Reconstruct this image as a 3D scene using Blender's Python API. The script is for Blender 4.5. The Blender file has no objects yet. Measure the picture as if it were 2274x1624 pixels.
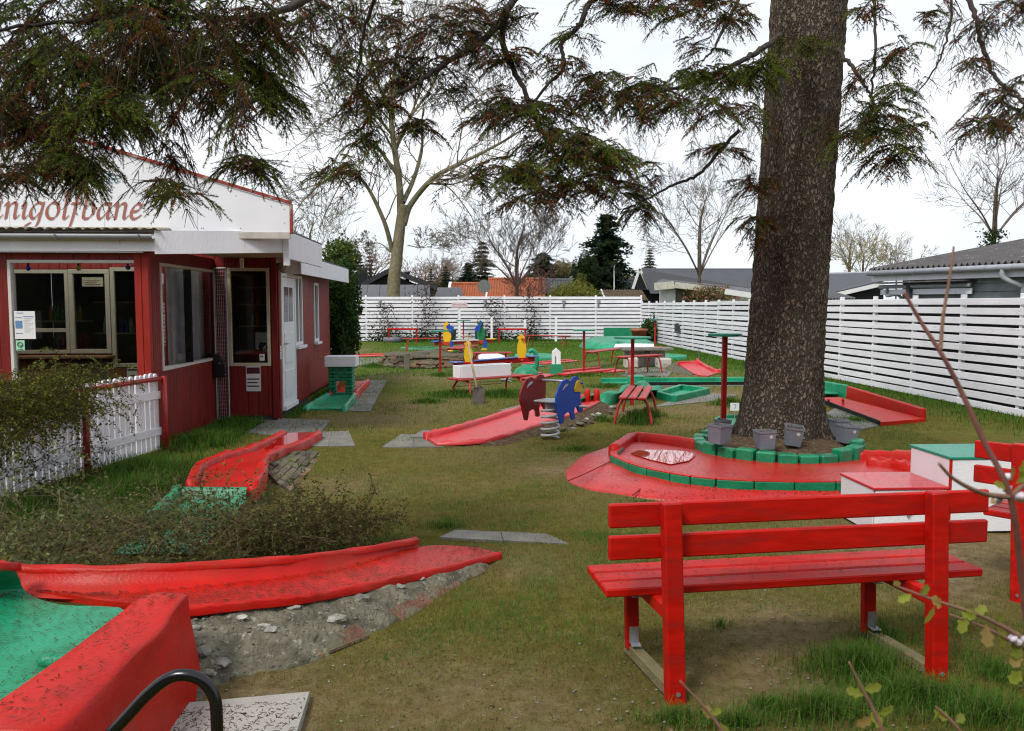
import bpy, math, random
import numpy as np
from mathutils import Matrix, Vector
random.seed(7); rng = np.random.default_rng(7)
scn = bpy.context.scene
COL = scn.collection
# ---------------------------------------------------------------- camera
PW, PH = 2274, 1624                      # picture units used for all readings
F = 1815.5; CX = PW/2; CY = PH/2; EYE = 1.6
PITCH = math.atan((CY-678)/F); YAW = math.atan((CX-1037)/F*math.cos(PITCH))
cam = bpy.data.cameras.new('camera'); camo = bpy.data.objects.new('camera', cam); COL.objects.link(camo)
camo.location = (0, 0, EYE); camo.rotation_euler = (math.pi/2-PITCH, 0, -YAW)
cam.sensor_width = 36; cam.lens = 36*F/PW; cam.clip_start = 0.05; cam.clip_end = 2000
cam.dof.use_dof = True; cam.dof.focus_distance = 7.0; cam.dof.aperture_fstop = 8.0
scn.camera = camo
# ---------------------------------------------------------------- sky, sun, exposure
SUN_EL, SUN_AZ = math.radians(50), math.radians(-142)
w = bpy.data.worlds.new('World'); scn.world = w; w.use_nodes = True
nt = w.node_tree; nt.nodes.clear()
out = nt.nodes.new('ShaderNodeOutputWorld'); bg = nt.nodes.new('ShaderNodeBackground')
sky = nt.nodes.new('ShaderNodeTexSky'); sky.sky_type = 'NISHITA'; sky.sun_disc = False
sky.sun_elevation = SUN_EL; sky.sun_rotation = SUN_AZ
tc = nt.nodes.new('ShaderNodeTexCoord'); mp = nt.nodes.new('ShaderNodeMapping'); mp.inputs['Scale'].default_value = (1, 1, 2.6)
n1 = nt.nodes.new('ShaderNodeTexNoise'); n1.inputs['Scale'].default_value = 1.7; n1.inputs['Detail'].default_value = 5; n1.inputs['Roughness'].default_value = .5
r1 = nt.nodes.new('ShaderNodeValToRGB'); r1.color_ramp.elements[0].position = .38; r1.color_ramp.elements[1].position = .62
r1.color_ramp.elements[0].color = (4.3, 4.75, 5.45, 1); r1.color_ramp.elements[1].color = (6.0, 6.1, 6.2, 1)
mx = nt.nodes.new('ShaderNodeMix'); mx.data_type = 'RGBA'; mx.inputs['Factor'].default_value = .90
for a, b in ((tc.outputs['Generated'], mp.inputs['Vector']), (mp.outputs[0], n1.inputs['Vector']), (n1.outputs['Fac'], r1.inputs['Fac']),
             (sky.outputs[0], mx.inputs['A']), (r1.outputs['Color'], mx.inputs['B']), (mx.outputs['Result'], bg.inputs['Color']), (bg.outputs[0], out.inputs['Surface'])):
    nt.links.new(a, b)
bg.inputs['Strength'].default_value = 0.1
sl = bpy.data.lights.new('sun', 'SUN'); sl.energy = 1.5; sl.angle = math.radians(16); sl.color = (1, .96, .9)
so = bpy.data.objects.new('sun', sl); COL.objects.link(so)
_sd = Vector((math.sin(SUN_AZ)*math.cos(SUN_EL), math.cos(SUN_AZ)*math.cos(SUN_EL), math.sin(SUN_EL)))
so.rotation_euler = _sd.to_track_quat('Z', 'Y').to_euler(); so.location = (-20, 20, 40)
scn.view_settings.view_transform = 'Standard'; scn.view_settings.look = 'None'
scn.view_settings.exposure = 0.90; scn.view_settings.gamma = 1; scn.view_settings.use_curve_mapping = False
scn.cycles.max_bounces = 6; scn.cycles.diffuse_bounces = 3; scn.cycles.transparent_max_bounces = 12
scn.cycles.use_adaptive_sampling = True; scn.cycles.pixel_filter_type = 'BLACKMAN_HARRIS'; scn.cycles.filter_width = 1.15
# ---------------------------------------------------------------- picture -> place
_f = np.array([math.sin(YAW)*math.cos(PITCH), math.cos(YAW)*math.cos(PITCH), -math.sin(PITCH)])
_r = np.array([math.cos(YAW), -math.sin(YAW), 0.]); _u = np.cross(_r, _f); _C = np.array([0, 0, EYE])
def ray(x, y): return _f+_r*(x-CX)/F+_u*(CY-y)/F
def G(x, y, z=0.): d = ray(x, y); return _C+d*((z-EYE)/d[2])
def PY(x, y, Y): d = ray(x, y); return _C+d*(Y/d[1])
def PX(x, y, X): d = ray(x, y); return _C+d*(X/d[0])
def proj(p):
    d = np.asarray(p)-_C; z = d@_f; return CX+F*(d@_r)/z, CY-F*(d@_u)/z
def vn(x, y, s, seed=0):                 # smooth value noise 0..1
    x = np.asarray(x, float)/s; y = np.asarray(y, float)/s
    xi = np.floor(x).astype(np.int64); yi = np.floor(y).astype(np.int64); fx = x-xi; fy = y-yi
    fx = fx*fx*(3-2*fx); fy = fy*fy*(3-2*fy)
    def h(a, b):
        n = (a*374761393+b*668265263+seed*974634541) & 0x7fffffff; n = ((n ^ (n >> 13))*1274126177) & 0x7fffffff
        return ((n ^ (n >> 16)) & 0xffff)/65535.
    return (h(xi, yi)*(1-fx)+h(xi+1, yi)*fx)*(1-fy)+(h(xi, yi+1)*(1-fx)+h(xi+1, yi+1)*fx)*fy
# ---------------------------------------------------------------- materials
MATS = {}
def mat(name, col, rough=.6, var=.25, ns=6., bump=0., bs=60., spec=.4, metal=0., dirt=None, ds=2., dthr=.6, coat=0., trans=0., stretch=None, col2=None, obr=0., chip=None):
    if name in MATS: return MATS[name]
    m = bpy.data.materials.new(name); MATS[name] = m; m.use_nodes = True; t = m.node_tree; b = t.nodes['Principled BSDF']
    b.inputs['Roughness'].default_value = rough; b.inputs['Specular IOR Level'].default_value = spec; b.inputs['Metallic'].default_value = metal
    b.inputs['Coat Weight'].default_value = coat; b.inputs['Coat Roughness'].default_value = .15
    geo = t.nodes.new('ShaderNodeNewGeometry'); vec = geo.outputs['Position']
    if stretch:
        mpn = t.nodes.new('ShaderNodeMapping'); mpn.inputs['Scale'].default_value = stretch; t.links.new(vec, mpn.inputs['Vector']); vec = mpn.outputs[0]
    n = t.nodes.new('ShaderNodeTexNoise'); n.inputs['Scale'].default_value = ns; n.inputs['Detail'].default_value = 5; t.links.new(vec, n.inputs['Vector'])
    mr = t.nodes.new('ShaderNodeMapRange'); mr.inputs[1].default_value = .3; mr.inputs[2].default_value = .7; t.links.new(n.outputs['Fac'], mr.inputs[0])
    x = t.nodes.new('ShaderNodeMix'); x.data_type = 'RGBA'; t.links.new(mr.outputs[0], x.inputs['Factor'])
    x.inputs['A'].default_value = (*[c*(1-var) for c in col], 1); x.inputs['B'].default_value = (*([min(1, c*(1+var*.6)) for c in col] if col2 is None else col2), 1)
    res = x.outputs['Result']
    if dirt is not None:
        n2 = t.nodes.new('ShaderNodeTexNoise'); n2.inputs['Scale'].default_value = ds; n2.inputs['Detail'].default_value = 8; n2.inputs['Roughness'].default_value = .65; t.links.new(vec, n2.inputs['Vector'])
        m2 = t.nodes.new('ShaderNodeMapRange'); m2.inputs[1].default_value = dthr-.06; m2.inputs[2].default_value = dthr+.06; t.links.new(n2.outputs['Fac'], m2.inputs[0])
        y = t.nodes.new('ShaderNodeMix'); y.data_type = 'RGBA'; t.links.new(m2.outputs[0], y.inputs['Factor']); t.links.new(res, y.inputs['A']); y.inputs['B'].default_value = (*dirt, 1); res = y.outputs['Result']
    if chip:
        n3 = t.nodes.new('ShaderNodeTexNoise'); n3.inputs['Scale'].default_value = chip[1]; n3.inputs['Detail'].default_value = 10; n3.inputs['Roughness'].default_value = .75; t.links.new(geo.outputs['Position'], n3.inputs['Vector'])
        m3 = t.nodes.new('ShaderNodeMapRange'); m3.inputs[1].default_value = chip[2]; m3.inputs[2].default_value = chip[2]+.03; t.links.new(n3.outputs['Fac'], m3.inputs[0])
        y3 = t.nodes.new('ShaderNodeMix'); y3.data_type = 'RGBA'; t.links.new(m3.outputs[0], y3.inputs['Factor']); t.links.new(res, y3.inputs['A']); y3.inputs['B'].default_value = (*chip[0], 1); res = y3.outputs['Result']
    if obr:
        oi = t.nodes.new('ShaderNodeObjectInfo'); mo = t.nodes.new('ShaderNodeMapRange'); mo.inputs[3].default_value = 1-obr; mo.inputs[4].default_value = 1+obr; t.links.new(oi.outputs['Random'], mo.inputs[0])
        hs = t.nodes.new('ShaderNodeHueSaturation'); t.links.new(mo.outputs[0], hs.inputs['Value']); t.links.new(res, hs.inputs['Color']); res = hs.outputs[0]
    t.links.new(res, b.inputs['Base Color'])
    rr = t.nodes.new('ShaderNodeMapRange'); rr.inputs[3].default_value = max(.02, rough-.12); rr.inputs[4].default_value = min(1, rough+.12); t.links.new(n.outputs['Fac'], rr.inputs[0]); t.links.new(rr.outputs[0], b.inputs['Roughness'])
    if bump:
        nb = t.nodes.new('ShaderNodeTexNoise'); nb.inputs['Scale'].default_value = bs; nb.inputs['Detail'].default_value = 6; t.links.new(vec, nb.inputs['Vector'])
        bp = t.nodes.new('ShaderNodeBump'); bp.inputs['Strength'].default_value = bump; bp.inputs['Distance'].default_value = .02; t.links.new(nb.outputs['Fac'], bp.inputs['Height']); t.links.new(bp.outputs[0], b.inputs['Normal'])
    return m
def leafmat(name, trans=.35, rough=.55, spec=.25):      # colour comes from the mesh
    m = bpy.data.materials.new(name); MATS[name] = m; m.use_nodes = True; t = m.node_tree; b = t.nodes['Principled BSDF']
    at = t.nodes.new('ShaderNodeAttribute'); at.attribute_name = 'Col'; t.links.new(at.outputs['Color'], b.inputs['Base Color'])
    b.inputs['Roughness'].default_value = rough; b.inputs['Specular IOR Level'].default_value = spec
    if trans:
        tr = t.nodes.new('ShaderNodeBsdfTranslucent'); t.links.new(at.outputs['Color'], tr.inputs['Color'])
        ms = t.nodes.new('ShaderNodeMixShader'); ms.inputs[0].default_value = trans; o = t.nodes['Material Output']
        t.links.new(b.outputs[0], ms.inputs[1]); t.links.new(tr.outputs[0], ms.inputs[2]); t.links.new(ms.outputs[0], o.inputs['Surface'])
    return m
def glassmat(name, tint=(.8, .85, .83), rough=.01, refl=1.0):
    m = bpy.data.materials.new(name); MATS[name] = m; m.use_nodes = True; t = m.node_tree; t.nodes.clear()
    o = t.nodes.new('ShaderNodeOutputMaterial'); tr = t.nodes.new('ShaderNodeBsdfTransparent'); tr.inputs[0].default_value = (*tint, 1)
    gl = t.nodes.new('ShaderNodeBsdfGlossy'); gl.inputs['Roughness'].default_value = rough; fr = t.nodes.new('ShaderNodeFresnel'); fr.inputs[0].default_value = 1.5+.35*refl
    ms = t.nodes.new('ShaderNodeMixShader'); t.links.new(fr.outputs[0], ms.inputs[0]); t.links.new(tr.outputs[0], ms.inputs[1]); t.links.new(gl.outputs[0], ms.inputs[2]); t.links.new(ms.outputs[0], o.inputs[0])
    return m
RED = mat('red_lane_paint', (.49, .009, .004), .42, .25, 3., .15, 60., .25, dirt=(.40, .018, .008), ds=2.2, dthr=.56, chip=((.30, .07, .06), 9., .68))
REDM = mat('wet_red_paint', (.49, .011, .008), .28, .2, 3., .32, 70., .6, dirt=(.44, .018, .018), ds=2.2, dthr=.55, chip=((.32, .08, .07), 9., .68))
REDW = mat('red_wood_paint', (.48, .007, .003), .45, .25, 5., .10, 50., .22, dirt=(.34, .010, .008), ds=2.4, dthr=.55, stretch=(1, 5, 6), chip=((.20, .05, .03), 14., .69))
REDD = mat('dull_red_bench_paint', (.40, .028, .022), .45, .3, 7., .2, 80., .45, dirt=(.25, .05, .04), ds=6, dthr=.62)
REDP = mat('red_post_paint', (.36, .012, .010), .4, .2, 6., .1, 60.)
GREEN = mat('green_lane_paint', (.008, .24, .11), .38, .22, 3., .3, 80., .4, dirt=(.02, .32, .18), ds=1.8, dthr=.56, chip=((.05, .14, .09), 9., .67))
GREEND = mat('dark_green_paint', (.006, .19, .085), .4, .25, 6., .3, 40., .5, obr=.12)
WHITE = mat('white_paint', (.80, .80, .82), .5, .04, 5., .15, 70., dirt=(.52, .50, .47), ds=7, dthr=.70)
FENCEW = mat('fence_white_paint', (.80, .79, .82), .5, .10, 3., .25, 60., dirt=(.56, .54, .50), ds=7, dthr=.66, obr=.06, stretch=(1, .5, 2))
CREAM = mat('cream_paint', (.58, .52, .40), .5, .12, 5.)
WALLR = mat('wall_red_wood', (.20, .014, .011), .5, .25, 4., .2, 70., .35, stretch=(5, 5, .6), obr=.10)
PILLR = mat('pillar_red_wood', (.30, .018, .010), .5, .15, 4., .1, 70., .35, stretch=(5, 5, .6))
BLACK = mat('black_paint', (.006, .006, .007), .22, .2, 5., spec=.5)
BLACKP = mat('black_plastic', (.012, .012, .014), .4, .2, 5.)
STEEL = mat('galvanised_steel', (.42, .44, .46), .42, .2, 12., metal=.6)
SPRING = mat('grey_spring_paint', (.42, .44, .45), .4, .12, 9.)
GREYP = mat('grey_plastic', (.15, .16, .185), .55, .15, 8., .05, 80.)
GUTTER = mat('grey_gutter', (.34, .35, .38), .45, .12, 5.)
CONC = mat('concrete_slab', (.21, .20, .178), .85, .22, 7., .5, 110., .2, dirt=(.16, .155, .12), ds=5, dthr=.58, obr=.1)
CONCL = mat('pale_concrete_slab', (.38, .36, .32), .85, .12, 9., .5, 160., .2, dirt=(.36, .33, .28), ds=14, dthr=.6)
BANK = mat('rough_mortar', (.165, .152, .108), .95, .5, 11., 1.4, 34., .15, dirt=(.36, .35, .29), ds=26, dthr=.635)
STONE = mat('flint_stone', (.33, .32, .28), .7, .45, 18., .7, 60., .3, dirt=(.20, .19, .15), ds=16, dthr=.56, obr=.35)
BRICK = mat('old_brick', (.20, .10, .065), .9, .35, 12., .8, 60., .2, dirt=(.17, .16, .10), ds=9, dthr=.52, obr=.25)
SETT = mat('dark_paving_sett', (.13, .11, .085), .9, .35, 10., .8, 60., .2, dirt=(.12, .13, .05), ds=6, dthr=.55, obr=.3)
WOODG = mat('mossy_wood', (.17, .15, .07), .9, .3, 8., .5, 60., dirt=(.20, .10, .06), ds=4, dthr=.6)
WOODT = mat('tan_wood', (.42, .31, .19), .6, .2, 8., .1, 70.)
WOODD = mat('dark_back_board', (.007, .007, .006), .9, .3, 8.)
BARK = mat('spruce_bark', (.080, .064, .049), .95, .45, 9., 0., 24., .1)
_t = BARK.node_tree; _b = _t.nodes['Principled BSDF']; _g = _t.nodes.new('ShaderNodeNewGeometry'); _mp = _t.nodes.new('ShaderNodeMapping'); _mp.inputs['Scale'].default_value = (1, 1, .5); _n = _t.nodes.new('ShaderNodeTexNoise'); _n.inputs['Scale'].default_value = 22; _n.inputs['Detail'].default_value = 5
_mm = _t.nodes.new('ShaderNodeMix'); _mm.data_type = 'VECTOR'; _mm.inputs['Factor'].default_value = .10; _v = _t.nodes.new('ShaderNodeTexVoronoi'); _v.feature = 'DISTANCE_TO_EDGE'; _v.inputs['Scale'].default_value = 30
_cr = _t.nodes.new('ShaderNodeValToRGB'); _cr.color_ramp.elements[0].position = .0; _cr.color_ramp.elements[0].color = (.10, .085, .075, 1); _cr.color_ramp.elements[1].position = .22; _cr.color_ramp.elements[1].color = (1, 1, 1, 1)
_n2 = _t.nodes.new('ShaderNodeTexNoise'); _n2.inputs['Scale'].default_value = 3.5; _n2.inputs['Detail'].default_value = 8; _r2 = _t.nodes.new('ShaderNodeValToRGB'); _r2.color_ramp.elements[0].position = .35; _r2.color_ramp.elements[0].color = (.120, .092, .066, 1); _r2.color_ramp.elements[1].position = .68; _r2.color_ramp.elements[1].color = (.195, .160, .122, 1)
_ml = _t.nodes.new('ShaderNodeMix'); _ml.data_type = 'RGBA'; _ml.blend_type = 'MULTIPLY'; _ml.inputs['Factor'].default_value = .38; _bp = _t.nodes.new('ShaderNodeBump'); _bp.inputs['Strength'].default_value = 1.; _bp.inputs['Distance'].default_value = .05
_ad = _t.nodes.new('ShaderNodeMath'); _ad.operation = 'MULTIPLY_ADD'; _ad.inputs[1].default_value = .35
_L = _t.links.new; _L(_g.outputs['Position'], _mp.inputs[0]); _L(_mp.outputs[0], _n.inputs['Vector']); _L(_mp.outputs[0], _mm.inputs['A']); _L(_n.outputs['Color'], _mm.inputs['B']); _L(_mm.outputs['Result'], _v.inputs['Vector']); _L(_v.outputs['Distance'], _cr.inputs[0]); _L(_mp.outputs[0], _n2.inputs['Vector']); _L(_n2.outputs['Fac'], _r2.inputs[0]); _L(_r2.outputs[0], _ml.inputs['A']); _L(_cr.outputs[0], _ml.inputs['B']); _L(_ml.outputs['Result'], _b.inputs['Base Color']); _L(_n.outputs['Fac'], _ad.inputs[0]); _L(_cr.outputs[0], _ad.inputs[2]); _L(_ad.outputs[0], _bp.inputs['Height']); _L(_bp.outputs[0], _b.inputs['Normal'])
BARKG = mat('grey_olive_bark', (.20, .175, .11), .95, .3, 6., .5, 30., .1)
TWIG = mat('brown_twig', (.10, .065, .04), .9, .4, 9.)
LEAF = leafmat('leaf', .3, .7, .1); NEEDLE = leafmat('needle', .25, .7, .06); BLADE = leafmat('grass_blade', .35, .8, .05)
GLASS = glassmat('window_glass', (.86, .89, .88), refl=1.2); GLASSD = glassmat('inner_glass', (.84, .87, .86), refl=.3); GLASS2 = glassmat('side_glass', (.85, .87, .86), refl=2.4)
SLATE = mat('dark_slate_roof', (.055, .058, .066), .7, .25, 3., .3, 50.)
FELT = mat('grey_felt_roof', (.12, .12, .13), .9, .15, 1.5)
YEL = mat('yellow_board', (.72, .44, .012), .4, .1, 6.); BLUE = mat('blue_board', (.012, .075, .46), .42, .12, 6., .05, 90.)
DRED = mat('dark_red_board', (.24, .008, .012), .4, .12, 6., .05, 90.)
SOIL = mat('needle_soil', (.085, .055, .032), .98, .4, 18., .9, 60., .1, dirt=(.14, .10, .06), ds=22, dthr=.55)
# ---------------------------------------------------------------- mesh builder
_cv = []; _ci = {}
for sx in (-1, 1):
    for sy in (-1, 1):
        for sz in (-1, 1):
            for k in range(3): _ci[(sx, sy, sz, k)] = len(_cv); _cv.append((sx, sy, sz, k))
_cf = []
for k in range(3):
    i, j = [(1, 2), (0, 2), (0, 1)][k]
    def sg(a, b, c, k=k, i=i, j=j): s = [0, 0, 0]; s[k] = a; s[i] = b; s[j] = c; return s
    for s in (-1, 1): _cf.append([_ci[(*sg(s, b, c), k)] for b, c in ((-1, -1), (1, -1), (1, 1), (-1, 1))])
    for b in (-1, 1):
        for c in (-1, 1): _cf.append([_ci[(*sg(-1, b, c), i)], _ci[(*sg(1, b, c), i)], _ci[(*sg(1, b, c), j)], _ci[(*sg(-1, b, c), j)]])
for sx in (-1, 1):
    for sy in (-1, 1):
        for sz in (-1, 1): _cf.append([_ci[(sx, sy, sz, k)] for k in range(3)])
_cp = np.array([[a*(1 if k == 0 else .8), b*(1 if k == 1 else .8), c*(1 if k == 2 else .8)] for a, b, c, k in _cv])
for q, fc in enumerate(_cf):
    p = _cp[fc]; nrm = np.cross(p[1]-p[0], p[2]-p[0])
    if nrm@p.mean(0) < 0: _cf[q] = fc[::-1]
def frame(a, b, up=(0, 0, 1)):
    a = np.asarray(a, float); b = np.asarray(b, float); z = b-a; L = np.linalg.norm(z); z = z/L; up = np.asarray(up, float)
    if abs(z@up) > .98*np.linalg.norm(up): up = np.array([0, 1., 0])
    x = np.cross(up, z); x /= np.linalg.norm(x); return x, np.cross(z, x), z, L
class MB:
    def __init__(s): s.v = []; s.f = []
    def add(s, v, f):
        o = len(s.v); s.v += [tuple(map(float, p)) for p in v]; s.f += [[o+i for i in q] for q in f]; return s
    def box(s, c, size, rot=None, ch=.003):
        h = np.array(size, float)/2; ch = min(ch, h.min()*.6)
        p = np.array([[a*(h[0]-(0 if k == 0 else ch)), b*(h[1]-(0 if k == 1 else ch)), d*(h[2]-(0 if k == 2 else ch))] for a, b, d, k in _cv])
        if rot is not None: p = p@np.array(rot).T
        return s.add(p+np.asarray(c, float), _cf)
    def bb(s, x0, x1, y0, y1, z0, z1, ch=.003): return s.box(((x0+x1)/2, (y0+y1)/2, (z0+z1)/2), (abs(x1-x0), abs(y1-y0), abs(z1-z0)), None, ch)
    def beam(s, a, b, w_, h_, up=(0, 0, 1), ch=.003):     # w_ across, h_ along up
        x, y, z, L = frame(a, b, up); c = (np.asarray(a, float)+np.asarray(b, float))/2
        return s.box(c, (w_, h_, L), np.stack([x, y, z], 1), ch)
    def tube(s, pts, r, n=8, cap=True):
        pts = [np.asarray(p, float) for p in pts]; m = len(pts); rr = [r]*m if np.isscalar(r) else r; V = []; up = None
        for i, p in enumerate(pts):
            t = pts[min(i+1, m-1)]-pts[max(i-1, 0)]; t /= (np.linalg.norm(t)+1e-9)
            if up is None: up = np.array([0, 0, 1.]) if abs(t[2]) < .9 else np.array([1., 0, 0])
            x = np.cross(up, t); x /= (np.linalg.norm(x)+1e-9); y = np.cross(t, x); up = y
            V += [p+rr[i]*(math.cos(2*math.pi*k/n)*x+math.sin(2*math.pi*k/n)*y) for k in range(n)]
        Fc = [[i*n+k, i*n+(k+1) % n, (i+1)*n+(k+1) % n, (i+1)*n+k] for i in range(m-1) for k in range(n)]
        if cap: Fc += [list(range(n))[::-1], [(m-1)*n+k for k in range(n)]]
        return s.add(V, Fc)
    def lathe(s, prof, n=20, c=(0, 0, 0), M=None):
        V = []
        for r, z in prof: V += [(r*math.cos(2*math.pi*k/n), r*math.sin(2*math.pi*k/n), z) for k in range(n)]
        V = np.array(V)
        if M is not None: V = V@np.array(M).T
        m = len(prof); Fc = [[i*n+k, i*n+(k+1) % n, (i+1)*n+(k+1) % n, (i+1)*n+k] for i in range(m-1) for k in range(n)]
        Fc += [list(range(n))[::-1], [(m-1)*n+k for k in range(n)]]
        return s.add(V+np.asarray(c), Fc)
    def prism(s, pts, ext):
        pts = [np.asarray(p, float) for p in pts]; e = np.asarray(ext, float); n = len(pts)
        return s.add(pts+[p+e for p in pts], [list(range(n))[::-1], list(range(n, 2*n))]+[[k, (k+1) % n, n+(k+1) % n, n+k] for k in range(n)])
    def grid(s, rows, close=False):
        m = len(rows); n = len(rows[0]); V = [p for r in rows for p in r]
        return s.add(V, [[i*n+k, i*n+(k+1) % n, (i+1)*n+(k+1) % n, (i+1)*n+k] for i in range(m-1) for k in range(n if close else n-1)])
    def blob(s, c, size, seed=0, sub=1, amp=.2):
        t = (1+5**.5)/2; V = [np.array(p, float) for p in ((-1, t, 0), (1, t, 0), (-1, -t, 0), (1, -t, 0), (0, -1, t), (0, 1, t), (0, -1, -t), (0, 1, -t), (t, 0, -1), (t, 0, 1), (-t, 0, -1), (-t, 0, 1))]
        Fc = [(0, 11, 5), (0, 5, 1), (0, 1, 7), (0, 7, 10), (0, 10, 11), (1, 5, 9), (5, 11, 4), (11, 10, 2), (10, 7, 6), (7, 1, 8), (3, 9, 4), (3, 4, 2), (3, 2, 6), (3, 6, 8), (3, 8, 9), (4, 9, 5), (2, 4, 11), (6, 2, 10), (8, 6, 7), (9, 8, 1)]
        rg = np.random.default_rng(seed)
        for _ in range(sub-1):
            E = {}; N = []
            def mid(a, b):
                k = (min(a, b), max(a, b))
                if k not in E: E[k] = len(V); V.append((V[a]+V[b])/2)
                return E[k]
            for a, b, d in Fc: x, y, z = mid(a, b), mid(b, d), mid(d, a); N += [(a, x, z), (b, y, x), (d, z, y), (x, y, z)]
            Fc = N
        A = np.array(V); A /= np.linalg.norm(A, axis=1)[:, None]; A *= (1+amp*rg.normal(size=(len(A), 1))).clip(.6, 1.5)
        return s.add(A*np.asarray(size)+np.asarray(c), Fc)
    def mesh(s, name, smooth=False):
        me = bpy.data.meshes.new(name); me.from_pydata(s.v, [], s.f); me.update()
        if smooth: me.polygons.foreach_set('use_smooth', [True]*len(me.polygons))
        return me
def fixn(me):
    import bmesh
    b = bmesh.new(); b.from_mesh(me); bmesh.ops.recalc_face_normals(b, faces=b.faces); b.to_mesh(me); b.free()
def part(name, mb, material, parent=None, smooth=False, fix=False):
    me = mb.mesh(name, smooth) if isinstance(mb, MB) else mb
    if fix: fixn(me)
    if not me.materials: me.materials.append(material)
    o = bpy.data.objects.new(name, me); COL.objects.link(o)
    if parent is not None:
        o.parent = parent
        if parent.type == 'EMPTY': o.matrix_parent_inverse = Matrix.Translation(-Vector(parent.location))
    return o
def tag(o, label, cat, group=None, kind=None):
    if label: o['label'] = label
    if cat: o['category'] = cat
    if group: o['group'] = group
    if kind: o['kind'] = kind
    return o
def thing(name, label, cat, loc=(0, 0, 0), group=None):
    o = bpy.data.objects.new(name, None); COL.objects.link(o); o.location = [float(a) for a in loc]; o.empty_display_size = .1
    return tag(o, label, cat, group)
def struct(name, mb, material, smooth=False, fix=False): o = part(name, mb, material, None, smooth, fix); o['kind'] = 'structure'; return o
def copytree(o, parent=None):
    c = o.copy(); COL.objects.link(c)
    if parent is not None: c.parent = parent
    for ch in list(o.children): copytree(ch, c)
    return c
def place(root, loc, rz=0, label=None, group=None):
    root.location = [float(a) for a in loc]; root.rotation_euler = (0, 0, rz)
    if label: root['label'] = label
    if group: root['group'] = group
    return root
def bulk(name, V, T, C, material, parent=None, smooth=False):      # many triangles at once
    V = np.asarray(V, np.float32); T = np.asarray(T, np.int32); me = bpy.data.meshes.new(name)
    me.vertices.add(len(V)); me.vertices.foreach_set('co', V.ravel()); me.loops.add(T.size); me.loops.foreach_set('vertex_index', T.ravel())
    me.polygons.add(len(T)); me.polygons.foreach_set('loop_start', np.arange(0, T.size, 3, dtype=np.int32)); me.polygons.foreach_set('loop_total', np.full(len(T), 3, np.int32))
    if smooth: me.polygons.foreach_set('use_smooth', np.ones(len(T), bool))
    if C is not None:
        a = me.color_attributes.new('Col', 'FLOAT_COLOR', 'POINT'); C = np.asarray(C, np.float32); a.data.foreach_set('color', np.concatenate([C, np.ones((len(C), 1), np.float32)], 1).ravel())
    me.update(); me.validate(); me.materials.append(material)
    return part(name, me, material, parent)
def crv(pts, n=24):                      # smooth curve through points
    P = [np.asarray(p, float) for p in pts]; P = [2*P[0]-P[1]]+P+[2*P[-1]-P[-2]]; o = []; m = len(P)-3
    for q in range(n+1):
        t = q/n*m; i = min(int(t), m-1); t -= i; a, b, c, d = P[i:i+4]
        o.append(.5*((2*b)+(-a+c)*t+(2*a-5*b+4*c-d)*t*t+(-a+3*b-3*c+d)*t**3))
    return o
# ================================================================ GROUND
XF, YB = 7.86, 36.6                      # right fence, back fence
# worn places: picture point, radius m, strength
WORN = [(950, 1570, .5, .75), (860, 1500, .35, .5), (1180, 1600, .5, .75), (1720, 1400, .42, 1.3), (1640, 1500, .38, 1.2), (1150, 1255, .35, .8), (2080, 1225, .8, 1.2), (2250, 1240, .7, 1.), (1250, 1045, .5, .9),
        (850, 930, .9, 1.), (930, 900, 1.0, .8), (1050, 1010, .8, .5), (760, 1075, .5, .7), (1560, 910, .8, 1.), (1540, 945, .5, .8), (1380, 915, .7, 1.), (960, 840, 1.6, .9), (1000, 805, 2.2, .8), (1420, 868, 1.4, .9), (1620, 868, 1.2, .9),
        (1180, 810, 1.8, .7), (1490, 830, 1.4, .9), (1300, 815, 1.8, .7), (1690, 940, .8, .6), (520, 1520, .35, .8), (650, 1500, .3, .7), (1650, 1000, .5, .5), (800, 780, 2.5, .7), (1400, 1090, .4, .5), (620, 1570, .3, 1.)]
WORN = [(*G(x, y)[:2], r, s) for x, y, r, s in WORN]
def wornmap(X, Y):
    d = np.zeros_like(np.asarray(X, float))
    for cx, cy, r, s in WORN:
        q = ((X-cx)**2+(Y-cy)**2)/(r*r); d = np.maximum(d, s*np.exp(-q*.8))
    n = vn(X, Y, .9, 3)*.5+vn(X, Y, .28, 4)*.35+vn(X, Y, .1, 5)*.15
    d = .68*d*(.35+1.2*n)+(n-.66).clip(0, 1)*1.3
    return d.clip(0, 1)
def gz(X, Y): return (vn(X, Y, .7, 11)-.5)*.018+(vn(X, Y, .22, 12)-.5)*.010
xs = np.concatenate([[-900, -300, -100, -40, -22], np.arange(-14, 10.01, .14), [16, 30, 60, 150, 300, 900]])
ys = np.concatenate([[-40, -10, -2], np.arange(.6, 12, .11), np.arange(12, 40, .22), [46, 60, 80, 120, 200, 400, 1200]])
GX, GY = np.meshgrid(xs, ys); nx, ny = len(xs), len(ys)
inn = ((GX > -13.9) & (GX < 9.9) & (GY > .7) & (GY < 39.5))
GZ = np.where(inn, gz(GX, GY), 0.)
wm = np.where(inn, wornmap(GX, GY), .25)
idx = np.arange(nx*ny).reshape(ny, nx); a, b, c, d = idx[:-1, :-1].ravel(), idx[:-1, 1:].ravel(), idx[1:, 1:].ravel(), idx[1:, :-1].ravel()
gm = mat('lawn_ground', (.11, .10, .03))
t = gm.node_tree; bs = t.nodes['Principled BSDF']
at = t.nodes.new('ShaderNodeAttribute'); at.attribute_name = 'Col'
geo = t.nodes.new('ShaderNodeNewGeometry')
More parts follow.
